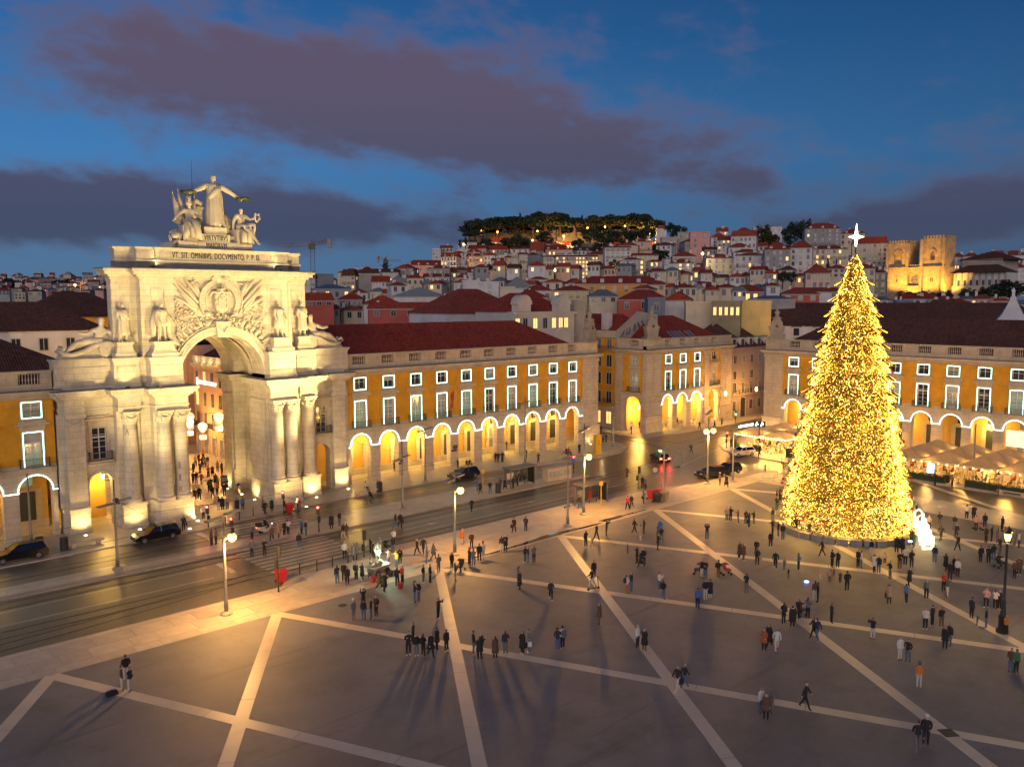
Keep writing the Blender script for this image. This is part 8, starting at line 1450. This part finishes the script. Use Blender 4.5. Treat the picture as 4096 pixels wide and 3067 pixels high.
def bulbs(pts, lab, grp, n, P=0):
    m = MB(); V = [Vector(p) for p in pts]; m.tube(V, .012, 4); t = thing('string_light', lab, 'string lights', tuple(V[0]), 0, grp); m = MB(); m.tube([v-V[0] for v in V], .012, 4); m.obj('cable', IRON, t); b = MB()
    for k in range(n):
        f = (k+.5)/n*(len(V)-1); i = int(f); p = V[i].lerp(V[i+1], f-i)-V[0]; b.add([(p.x+v[0]*.085, p.y+v[1]*.085, p.z-.1+v[2]*.085) for v in OCT], OF)
    stuff(b.obj('bulbs', SB, t))
    if P:
        for f in (.2, .55, .85): p = V[0].lerp(V[-1], f)-V[0]; lamp('bulb_light', 'POINT', (p.x, p.y, p.z-.35), P, (1.0, .50, .10), .12, parent=t)
g1 = 'parasols of the large terrace'
for i, x in enumerate((60.2, 65.0, 69.8)):
    for j in range(6): parasol(x, -48.2-4.75*j, 4.6, ['grey pyramid parasol of the terrace row along the hedge', 'grey pyramid parasol of the middle terrace row', 'grey pyramid parasol of the terrace row next to the arcade'][i], ['hedge row parasols', 'middle row parasols', 'arcade row parasols'][i], zt=3.9-.1*(i == 0))
for j in range(7): bulbs([(57.7, -45.8-4.75*j, 2.65), (64.5, -45.8-4.75*j, 2.6), (72.2, -45.8-4.75*j, 2.7)], 'warm bulb string between two parasol rows of the large terrace', 'bulb strings of the large terrace', 13, 330)
bulbs([(57.75, -45.8, 2.62), (57.75, -60, 2.6), (57.75, -74.3, 2.62)], 'warm bulb string along the hedge side of the large terrace', 'bulb strings of the large terrace', 26, 400)
g2 = 'canopies of the kiosk terrace'
for (x, y) in ((61.2, -22.6), (66.0, -22.6), (61.4, -27.4), (66.2, -27.4), (71, -22.8), (71, -27.6), (62, -33.5), (67, -33.5), (62, -38.5), (67, -38.5)): parasol(x, y, 4.7, 'pale square canopy of the kiosk terrace behind the tree', g2, PARW, 3.6, 2.8)
for k, (a, b) in enumerate((((58.8, -20.2), (73, -20.2)), ((58.8, -25.0), (73, -25.0)), ((58.9, -29.8), (73, -29.8)), ((58.8, -20.2), (58.9, -29.8)), ((59.5, -36), (69, -36)), ((59.5, -41), (69, -41)))): bulbs([(*a, 2.72), ((a[0]+b[0])/2, (a[1]+b[1])/2, 2.62), (*b, 2.72)], 'warm bulb string along a kiosk canopy edge', 'bulb strings of the kiosk terrace', 20, 620)
t = thing('tube_light', 'bright white tube light lying on the kiosk canopy', 'light', (62.6, -20.3, 3.5), R(-10)); MB().tube([(-1.7, 0, 0), (1.7, 0, .15)], .13, 8).obj('tube', mat('cold_tube', (.9, 1, .95), .3, 0, 1, emit=(.75, 1, .92), es=16), t); MB().box(-1.6, 1.6, -.05, .05, -.3, -.12).obj('mount', POLE, t)
tbl = thing('cafe_table', 'small square cafe table on a restaurant terrace', 'table', (60, -46.6, 0), 0, 'cafe tables'); MB().box(-.4, .4, -.4, .4, .72, .76).obj('table_top', mat('table_laminate', (.40, .30, .16), .4), tbl); MB().tube([(0, 0, 0), (0, 0, .72)], .04, 6).obj('leg', IRON, tbl); MB().lathe([(.25, 0), (.25, .03)], 10).obj('foot', IRON, tbl)
chr_ = thing('cafe_chair', 'light cafe chair on a restaurant terrace', 'chair', (60.8, -46.6, 0), 0, 'cafe chairs'); MB().box(-.22, .22, -.22, .22, .43, .47).obj('seat', mat('chair_wood', (.34, .24, .13), .5), chr_); MB().box(-.22, .22, .18, .22, .55, .88).obj('backrest', MATS['chair_wood'], chr_)
for sx in (-.19, .19):
    for sy in (-.19, .2): MB().box(sx-.018, sx+.018, sy-.018, sy+.018, 0, .43 if sy < 0 else .88).obj('leg', IRON, chr_)
rr = random.Random(5); first = True
TS = [(59.2+3.0*i+rr.uniform(-.3, .3), -47-2.7*j+rr.uniform(-.3, .3)) for i in range(3) for j in range(10)]+[(60+2.8*i+rr.uniform(-.3, .3), -21.5-2.6*j) for i in range(3) for j in range(4)]+[(67.5, 2.0), (69.5, 2.6), (72.5, 1.8), (74.5, 2.6), (77.5, 2.0)]
for (x, y) in TS:
    a = tbl if first else copy_tree(tbl); a.location = (x, y, 0); a.rotation_euler = (0, 0, rr.uniform(-.3, .3))
    for s in (-1, 1):
        c = chr_ if first and s < 0 else copy_tree(chr_); c.location = (x+rr.uniform(-.1, .1), y+s*.75, 0); c.rotation_euler = (0, 0, rr.uniform(-.2, .2)+(0 if s > 0 else math.pi))
        if rr.random() < .42: person(x, y+s*.62, rr.choice(['xKk', 'xNk', 'xGj', 'xWk', 'xRk', 'xBk']), 'at a terrace table', (0 if s > 0 else math.pi), z=.0)
    first = False
# hedges and planters
def hedge(x0, y0, x1, y1, w, h, lab, n=2600, grp=None):
    t = thing('hedge', lab, 'hedge', (x0, y0, 0), math.atan2(y1-y0, x1-x0), grp); L = math.hypot(x1-x0, y1-y0); m = MB(); r = random.Random(int(x0*7+y0))
    for k in range(int(n*L/10)):
        p = Vector((r.uniform(0, L), r.uniform(-w/2, w/2), r.uniform(.1, h)))
        if r.random() < .7: p[1 if r.random() < .5 else 2] = (r.choice((-1, 1))*w/2 if p[1] else 0) if r.random() < .5 else p[1]
        if r.random() < .4: p.z = h+r.gauss(0, .05)
        a = Vector((r.gauss(0, 1), r.gauss(0, 1), r.gauss(0, 1))).normalized()*.07; b = a.cross(Vector((r.gauss(0, 1), r.gauss(0, 1), 1))).normalized()*.05; i = len(m.v); m.v += [tuple(p-a), tuple(p+b), tuple(p+a), tuple(p-b)]; m.f.append((i, i+1, i+2, i+3)); m.m.append(0)
    stuff(m.obj('leaves', LEAF[1], t)); MB().box(.05, L-.05, -w/2+.08, w/2-.08, .12, h-.08).obj('hedge_core', LEAF[2], t); MB().box(0, L, -w/2, w/2, 0, .14).obj('planter_trough', SG, t)
hedge(57.1, -46, 57.1, -54.2, .8, 1.0, 'clipped hedge in front of the terrace beside the menu screen', 1700); hedge(57.1, -56.6, 57.1, -66, .8, 1.0, 'clipped hedge along the terrace beyond the gap', 1700); hedge(57.2, -66.2, 57.2, -78, .8, .95, 'clipped hedge along the terrace behind the stone bench', 1400)
for i, (x, y) in enumerate(((58.6, -20.6), (58.4, -30.4), (58.6, -33.6), (60.5, -19.2))): hedge(x, y, x+1.2, y+.2, .8, 1.3, 'boxed shrub planter at the edge of the kiosk terrace', 5000, 'planters of the kiosk terrace')
# menu screen, lit banner, display
t = thing('menu_screen', 'glowing blue menu screen on a post at the terrace hedge gap', 'screen', (*G(*XY(zF, 1450, 640)), 0), R(-60)); MB().box(-.5, .5, -.06, .06, .9, 2.3).obj('housing', SBOX, t); MB().box(-.45, .45, -.075, -.06, .95, 2.25).obj('display', mat('blue_display', (.3, .6, .8), .3, 0, 1, emit=(.30, .78, 1.0), es=2.2), t); MB().box(-.06, .06, -.05, .05, 0, .9).obj('post', SBOX, t)
m = MB()
for k in range(3):
    for j in range(7): m.box(-.36+.26*k, -.16+.26*k, -.08, -.076, 1.1+.15*j, 1.16+.15*j)
m.obj('menu_lines', mat('menu_ink', (.1, .3, .45), .4), t)
t = thing('lit_banner', 'white lit notice board in front of the terrace arcade', 'notice board', (76.5, -57.6, 0), R(-90)); MB().box(-2.2, 2.2, -.06, .06, 3.0, 5.4).obj('board', mat('lit_board', (.8, .8, .7), .4, 0, 1, emit=(1.0, .92, .65), es=.9), t)
for s in (-2.0, 2.0): MB().box(s-.05, s+.05, .06, .16, 0, 5.3).obj('post', POLE, t)
m = MB()
for j in range(9): m.box(-1.9, 1.5-.4*(j % 3), -.07, -.061, 3.3+.22*j, 3.34+.22*j)
m.obj('text_lines', mat('pale_ink', (.4, .38, .3), .5), t)
q = AT(3038, 1695, 128); t = thing('display_sign', 'small dark sign with two white marks over the kiosk', 'sign', (q.x, q.y, 0), R(-55)); MB().box(-.9, .9, -.08, .08, q.z-.5, q.z+.4).obj('panel', SBOX, t); MB().box(-.05, .05, -.05, .05, 0, q.z-.5).obj('post', SBOX, t)
for s in (-.4, .4): MB().tube([(s-.15, -.1, q.z-.3), (s, -.1, q.z+.25), (s+.15, -.1, q.z-.1)], .05, 4).obj('mark', mat('cold_tube', (.9, 1, .95)), t)
# flag on the long arcade, star light in the side street
t = thing('national_flag', 'red and green flag hanging from a balcony pole of the long arcade', 'flag', (3*B+.3, -.6, 8.6)); MB().tube([(0, 0, 0), (.55, -1.5, 3.4)], [.03, .02], 6).obj('pole', POLE, t); m = MB(); n = 8
for i in range(n):
    for j in range(6):
        P = []
        for (a, b) in ((i, j), (i+1, j), (i+1, j+1), (i, j+1)): u, v = a/n, b/6; P.append((.50-.30*v-.14*u+.05*math.sin(u*7+v*4), -1.35+.55*v*.6+.06*math.sin(u*9), 3.2-2.5*u-.55*v))
        m.quad(*P, 0 if j < 2 else 1)
m.obj('cloth', [mat('flag_green', (.02, .16, .05), .8), mat('flag_red', (.45, .02, .03), .8)], t, smooth=True)
q = AT(2428, 1512, 165); t = thing('star_light', 'white star decoration with garland hanging across the side street', 'light decoration', (54.5, 8, q.z)); m = MB()
for k in range(8): a = math.pi/4*k; m.tube([(0, 0, 0), (.7*math.cos(a), 0, (1.1 if k % 2 == 0 else .7)*math.sin(a))], [.09, .02], 5)
m.obj('star', mat('cold_star', (1, 1, .8), .3, 0, 1, emit=(1, .95, .65), es=10), t); MB().tube([(-5.5, 0, .5), (-4, 0, -.1), (-2, 0, -.2), (-.4, 0, .2)], .10, 5).obj('garland', mat('garland_light', (1, .8, .3), .3, 0, 1, emit=(1, .66, .15), es=6), t); MB().tube([(-6.4, 0, 1.2), (0, 0, .9), (6.4, 0, 1.2)], .015, 4).obj('wire', IRON, t)
# overhead tram wires
def wire(pts, lab='thin overhead tram wire crossing above the carriageway'):
    P = [Vector(p) for p in pts]; Q = []
    for a, b in zip(P[:-1], P[1:]):
        for i in range(9): f = i/8; c = a.lerp(b, f); c.z -= 4*f*(1-f)*(b-a).length*.012; Q.append(c)
    tag(MB().tube(Q, .012, 4).obj('tram_wire', IRON), lab, 'wire', 'overhead tram wires')
for y in (-19.6, -26.3): wire([(-70, y, 5.6), (-36, y, 5.7), (-4.5, y, 5.7), (25, y, 5.6), (58, y+8, 5.7), (100, y*.2-5, 5.8)])
for x, y0, z0, y1, z1 in ((-36.2, 0, 7, -16.2, 6.5), (-36.2, -16.2, 6.5, -33.8, 6.3), (-4.5, 0, 7, -16.3, 6.4), (-4.5, -16.3, 6.4, -33.9, 6.3), (10, 0, 7, -32, 6.4), (25, 0, 7, -34, 6.5), (-24.6, -3, 8, -33.5, 6.0)): wire([(x, y0, z0), (x+1.5, y1, z1)])
for a, b in (((46, 0, 8), (62, 0, 8)), ((46, -.5, 7), (78.5, -16, 7.5)), ((50, -.5, 7), (90, -.3, 7)), ((62, -.5, 7), (78.4, -15, 7)), ((33.7, -32.5, 8), (78.4, -15, 8)), ((46.5, -.5, 8), (37.2, -34, 7))): wire([a, b], 'thin overhead tram wire strung over the junction')
# white notices, warning triangle
x, y = G(*XY(z4, 700, 1300)); t = thing('warning_sign', 'small white board with red triangle at the corner building', 'sign', (x, y, 0), R(-20)); MB().box(-.45, .45, -.03, .03, .1, .85).obj('board', mat('white_board', (.6, .58, .55), .5), t); q = MB(); q.yprism([(-.25, .25), (.25, .25), (0, .68)], -.045, -.03); q.obj('triangle', RB, t)
# ================================================================== PEOPLE
PEOPLE = [
 (zC, 'near the food cart', '865,408,wKk 910,400,wKk 985,440,cGkg 1022,535,sGg 935,475,sGg 960,610,sKk 910,610,sKg 1120,510,sKk 1145,598,sNg 520,395,sKk 545,430,sKk 588,400,sGk 685,395,sKj 690,335,sWk 655,490,sWj 710,505,sYj 738,480,sKk 520,560,sGj 275,620,sKj 325,600,sKk 350,628,sKk 415,595,sKkb 460,595,cKj 585,660,cVk 625,680,cKk 718,640,sKk 755,620,sRk'),
 (zC, 'by the tall lit lamp mast', '1250,485,sKkh 1280,490,sGj 1322,450,sKk 1350,440,sWwh 1265,360,sKkb 1195,325,cAw'),
 (zC, 'on the road beyond the food cart', '1265,92,wKk 705,210,wKj 738,207,wKkg 292,195,sKg 232,215,cKk 320,290,wKw 345,285,wBg 12,255,sUk 45,262,sNj'),
 (zC, 'at the end of the zebra crossing', '330,435,sWk 395,450,cGk 418,440,cGk'),
 (zC, 'in a group on the open square', '395,882,sGgh 470,885,sKj 468,800,pKk 525,878,sKj 562,858,sKk 845,755,sKjh 875,745,sKj 1020,878,pKkg 800,1145,sKk 835,1060,sKk 860,1150,sKj 910,1150,sKkb 965,1160,cKk 1010,1105,cKk 1080,1115,sKk 1280,1138,sKj 1325,1178,cKk 1340,1150,sKk 1440,1170,cBk'),
 (zB, 'on the lit pavement by the puddles', '103,890,wKkg 190,878,sNk 40,1025,cKk 12,1030,sKw 940,720,wRk 970,708,wKk 1058,675,sUkg 1050,560,sKk 1072,570,sGk 580,710,sKjb 605,705,sGj'),
 (zB, 'on the square inside the stone lozenges', '185,1108,sKj 208,1112,sKj 250,1110,sGk 145,1305,cKk 135,1290,sGkh 375,1380,wNkb 633,988,sKk 680,992,kGj 710,945,wKk 785,908,pKk 692,1225,sKk 990,892,wKk 1035,945,cTw 1060,895,sKk 1178,905,cUj 1165,1015,sKk 1160,960,sBk 1190,962,sKg 940,1038,kGb 1010,1115,sKk 1040,1142,cKk 1058,1130,sKk 935,1338,sWob 968,1318,sKj 1175,1312,sWj 1205,1380,sKjb 1525,935,pKj'),
 (zB, 'near the tram junction', '935,488,wBk 1410,302,wBkb 760,225,sUk 783,225,sKk 745,160,sKk 1030,125,sKk 1470,130,wKk 1580,120,wKk 1635,95,sGk 1700,260,sKe 1915,320,wKk 1808,185,sKj 1620,535,sTkh 1668,555,cKk'),
 (zB, 'before the far end of the arcade', '283,375,sBk 190,350,sKk 15,370,sKk 45,275,sKk 585,305,sKkg'),
 (zB, 'between the tram mast and the tree', '1672,803,sTj 1700,798,sKk 1755,822,sBj 1812,830,sKj 1835,850,sKkg 1870,830,sKg 1995,995,sKk 2008,900,sKk 2050,920,sKj 2085,938,sKj 2010,808,sKg 2040,660,sKk 2040,720,sKe 2065,655,sBk 2150,855,sBk 2180,880,sKk 1765,1080,cBk 1795,1095,cBb 1895,1125,sKkg 1890,1060,sKk 2030,1152,wKk 2095,1160,kGg 2125,1225,kKb 2200,1165,sUk 1815,1330,sKg 1490,1220,sKw 1512,1228,sKj 1610,1218,sKbb'),
 (zD, 'on the dim side of the square', '1058,290,sUk 1125,210,sKw 1165,205,cKw 210,428,cBb 540,625,sWk 598,655,cKb 885,1000,wKwg 945,975,wKj 1630,655,cAk 1675,620,cKk 1740,660,wWw 1800,420,sKkb 1875,450,cKk 1930,385,sKk 2010,372,sGk 2060,545,wNk 2090,570,wNj 1605,1195,sWj 1648,1248,cBk 1700,1195,sGg 1985,1155,wKk 2070,225,sBw 2095,235,sKk 1900,395,kBk'),
 (zC, 'in a row along the stone band', '1515,1140,sNg 1640,1138,cKkg 1685,1125,sGjg 1900,1108,sNj 1935,1095,sWkb'),
 (zE, 'on the darker corner of the square', '270,415,sNk 625,555,pKw 768,248,cTkg 915,245,sUk 1090,205,sGkb 1270,190,sVwb 1240,140,sRk 1080,470,sWk 1140,440,sKk 1220,455,sKb 1250,640,cKk 1285,615,sKj 860,738,sWw 930,750,sKj 1025,975,sOwh 1820,840,sBj 1865,848,sEk 1480,375,sNk 1530,445,kEj 1605,460,sKj 1605,285,sPk 1685,295,sWk 1720,300,sKk 1775,525,sOk 1015,1520,wKg 1085,1465,sKkh 405,135,sKk'),
 (zF, 'in the crowd around the christmas tree', '370,1065,sKk 425,1085,sWk 345,1040,sBk 475,1110,sKg 580,1260,wKk 870,1350,sKk 895,1355,sWj 975,1260,sKw 1000,1390,cWk 1035,1400,sKj 1085,1320,kWk 1125,1440,sKj 1180,1230,cKk 1225,1235,cKk 1205,1370,sKb 1250,1330,sWk 1280,1500,cKk 1300,1350,sKk 1320,1190,sEg 1300,1170,sBk 1485,1310,sNg 1535,1140,wKk 565,1450,kPw 640,1465,kPb 675,1410,kYg 725,1475,kBk 660,1350,sKk 705,1355,sKk'),
 (zF, 'behind the glowing sculpture', '1410,1045,kRk 1440,1045,sTk 1525,1020,sKg 1645,1050,sKj 1340,945,sKg 1745,960,sWk 1800,965,cKk 1660,1120,sKk 1670,1220,wKk 1890,1030,sKk 1820,1050,sPk'),
 (zF, 'in the crowd near the lantern post', '1900,1150,sKk 1945,1140,sKk 1990,1155,sGg 1855,1310,sKkb 1920,1320,sKk 1960,1300,sKj 2000,1300,sGg 2030,1060,sKk 2165,1190,sWk 2130,1180,sGg 2165,1410,cBk 2130,1440,sBk 1575,1380,cKk 1640,1400,sKk 1670,1430,sWk 1610,1450,sKk 2050,1150,sKk 2090,1160,sBk 2010,1240,sKk'),
 (zF, 'at the terrace entrance', '1490,690,sKk 1628,705,sGk 2000,770,sKg'),
 (zP, 'walking through the arch', '440,1250,wBkg 540,1220,wKk 405,855,sKk 475,855,sKj 585,875,wRj 410,620,cKk 460,480,sTk 530,430,sKk 555,630,sKk 600,500,sKk 660,510,sGk 720,480,sKg 625,330,sOk 740,720,sTk 830,700,cKj 945,600,sWg 1040,640,sKk 760,1040,sEk 790,1000,sKk 840,1190,wKj 900,900,cKk 930,1100,wOk 955,960,sBk 1040,920,sKk 1140,990,sTk 970,1440,sWwb 1050,1435,cKk 1155,1420,sPg 1100,1130,sNk 1410,1090,sNb 1375,1480,cKk 1500,1460,sUk 1250,840,sKk 625,1650,sWk'),
 (zG, 'on the crossing before the arch', '60,635,sKkg 250,738,sBk 280,730,sGk 525,700,sGk 525,812,sGkh 610,805,sKk 845,760,sKjb 660,710,wBk 705,680,cTk 745,670,sKk 770,660,sWk 600,500,sBk 615,530,wKk 660,505,cKk 850,505,sRj 835,490,sWk'),
 (zG, 'along the long arcade pavement', '1495,235,sKk 1925,215,sNk 2055,375,sUj 2078,385,cKk 2145,388,sKg'),
 (z3, 'at the median bus stop', '1290,1400,sVk 1325,1400,cKk 1385,1390,sKk 1415,1370,sKk 1475,1345,sBk 1610,1322,sKk'),
 (z3, 'between the arcade piers', '1255,1195,sKk 1275,1200,sKk 1305,1195,sKk 1335,1105,sKk'),
 (zA, 'beside the instrument case', '950,1580,sBw 1015,1590,sNw 985,1500,sKw'),
]
for zf, where, s in PEOPLE:
    for e in s.split():
        a, b, code = e.split(','); px, py = XY(zf, float(a), float(b)); x, y = G(px, py); z0 = GZ(x, y)
        if z0 < 0: x, y = G(px, py, z0)
        rz = None
        if where == 'walking through the arch': rz = random.choice((0, math.pi))+random.uniform(-.4, .4)
        person(x, y, code, where, rz, z=z0+(.012 if z0 == 0 else .006))
for zf, a, b, code, rz, where in ((zB, 470, 330, 'xWk', .2, 'on the stone bench before the arcade end'), (zB, 490, 332, 'xKk', -.2, 'on the stone bench before the arcade end'), (zB, 505, 332, 'xRk', .3, 'on the stone bench before the arcade end'), (zG, 1297, 382, 'xWk', .2, 'on the stone bench behind the cyclist'), (z3, 1445, 1345, 'xOk', .1, 'inside the median bus shelter'), (z3, 1420, 1355, 'xKk', .1, 'inside the median bus shelter'), (zG, 1985, 222, 'xKk', 0, 'by the arcade pier near the graphite car'), (zG, 2005, 218, 'xKk', .2, 'by the arcade pier near the graphite car')):
    x, y = G(*XY(zf, a, b)); person(x, y, code, where, rz, z=-.0)
for k, (da, code) in enumerate(((-.1, 'xBk'), (.25, 'xOk'), (.5, 'xKk'))): person(TX+5.0*math.cos(OA+da), TY+5.0*math.sin(OA+da), code, 'inside the christmas tree', OA+1.57, z=.12)
for lab, os_ in PLAB.items():
    if len(os_) > 1:
        for o in os_: o['group'] = 'look-alike people '+' '.join(lab.split()[-5:])
# small toys glowing on the ground and a soap bubble
for k, (zf, a, b, c) in enumerate(((zF, 455, 1470, (.15, .3, 1)), (zF, 1285, 1250, (.3, .35, 1)))):
    x, y = G(*XY(zf, a, b)); t = thing('glowing_toy', ('small blue glowing toy lying on the square' if k == 0 else 'blue glowing toy held up near the tree crowd'), 'toy', (x, y, .0 if k == 0 else 1.3)); MB().lathe([(.05, 0), (.2, .06), (.2, .14), (.05, .2)], 8).obj('body', mat('toy_light_%d' % k, c, .3, 0, 1, emit=c, es=8), t); MB().lathe([(.14, -.0), (.14, .05)], 8).obj('base', SBOX, t, (0, 0, -.05))
# ================================================================== FLOODLIGHTS
WF = (1.0, .73, .30); FLH = mat('floodlight_housing', (.05, .05, .05), .5)
def flood(loc, tgt, P, cone, lab, col=WF, size=.25, blend=.6, grp=None):
    t = thing('floodlight', lab, 'floodlight', loc, 0, grp); d = (Vector(tgt)-Vector(loc)).normalized(); b = MB().box(-.22, .22, -.15, .15, -.25, .0).obj('housing', FLH, t); b.rotation_euler = d.to_track_quat('Z', 'Y').to_euler(); MB().box(-.3, .3, -.06, .06, -.5, -.3).obj('bracket', FLH, t)
    l = lamp('flood_beam', 'SPOT', tuple(d*.1), P, col, size, (0, 0, 0), cone, blend, t); l.rotation_euler = d.to_track_quat('-Z', 'Y').to_euler()
# mast floods aimed at attic, crowning group and columns
flood((-10.3, -33.6, 10.6), (AX+.5, -1, 25.5), 50000, 46, 'floodlight on the lamp mast beside the food seller aimed at the arch', size=.3)
flood((-33.0, -33.4, 10.9), (AX-1.5, -1, 24.5), 17000, 46, 'floodlight on the lamp mast beside the red bin aimed at the arch', size=.3)
flood((-4.6, -16.2, 6.0), (AX+1, -1.6, 22.5), 46000, 74, 'floodlight on the median mast near the cyclist aimed at the arch', size=.3)
flood((-36.0, -16.0, 6.5), (AX-3, -1.6, 21.0), 19000, 76, 'floodlight on the median mast near the black estate car aimed at the arch', size=.3)
for u, y in ((-8.3, -4.6), (8.3, -4.6)): flood((AX+u, y, 15.45), (AX+u*.35, -1.6, 23.5), 170, 115, 'ledge floodlight on the arch cornice below the statues', size=.15, grp='ledge floodlights')
flood((AX-11, -2.9, 15.5), (AX-11, -.5, 22), 160, 110, 'ledge floodlight under the reclining figure, black car side', size=.12); flood((AX+11.5, -2.9, 15.5), (AX+11.5, -.5, 22), 180, 110, 'ledge floodlight under the reclining figure, long arcade side', size=.12)
flood((AX-7.5, -1.9, 28.45), (AX-2, 0, 35), 220, 100, 'rooftop floodlight under the lion', size=.12); flood((AX+7.5, -1.9, 28.45), (AX+2, 0, 35), 260, 100, 'rooftop floodlight under the seated youth', size=.12)
# recessed ground uplights
UPL = mat('uplight_glass', (.9, .9, .8), .3, 0, 1, emit=(1, .82, .45), es=25, sample=False)
def uplight(x, y, P, lab, grp='recessed ground lights'):
    t = thing('ground_light', lab, 'ground light', (x, y, 0), 0, grp); MB().lathe([(.20, -.02), (.20, .02), (.16, .025)], 12).obj('ring', POLE, t); MB().lathe([(.155, .0), (.155, .03)], 12).obj('lens', UPL, t); l = lamp('uplight_beam', 'SPOT', (0, 0, .12), P, (1.0, .68, .24), .12, (0, 0, 1), 120, .9, t); l.rotation_euler = Vector((0, .42, 1)).to_track_quat('-Z', 'Y').to_euler()
for px, py, P in ((XY(zA, 668, 372)[0], XY(zA, 668, 372)[1], 900), (*XY(zA, 1090, 325), 750), (*XY(zA, 1478, 320), 750), (*XY(zA, 1542, 258), 900), (*XY(zG, 800, 488), 1100), (*XY(zG, 895, 470), 900), (*XY(zG, 963, 406), 1100), (*XY(zG, 1180, 349), 1100)): uplight(*G(px, py), P, 'round recessed light glowing in the pavement at the arch foot')
for y in (0.5, 4.2, 8.6):
    for s in (-1, 1): uplight(AX+s*4.35, y, 900, 'recessed light along the passage walls under the arch', 'recessed passage lights')
for j in range(4): uplight(XE-.9, -14.1-.6-3.2*j*.0-1.3*j, 260, 'recessed light at the foot of the terrace corner pier', 'corner pier lights')
for x in (45.0, 46.8): uplight(x, -1.0, 130, 'recessed light at the foot of the arcade end pier', 'end pier lights')
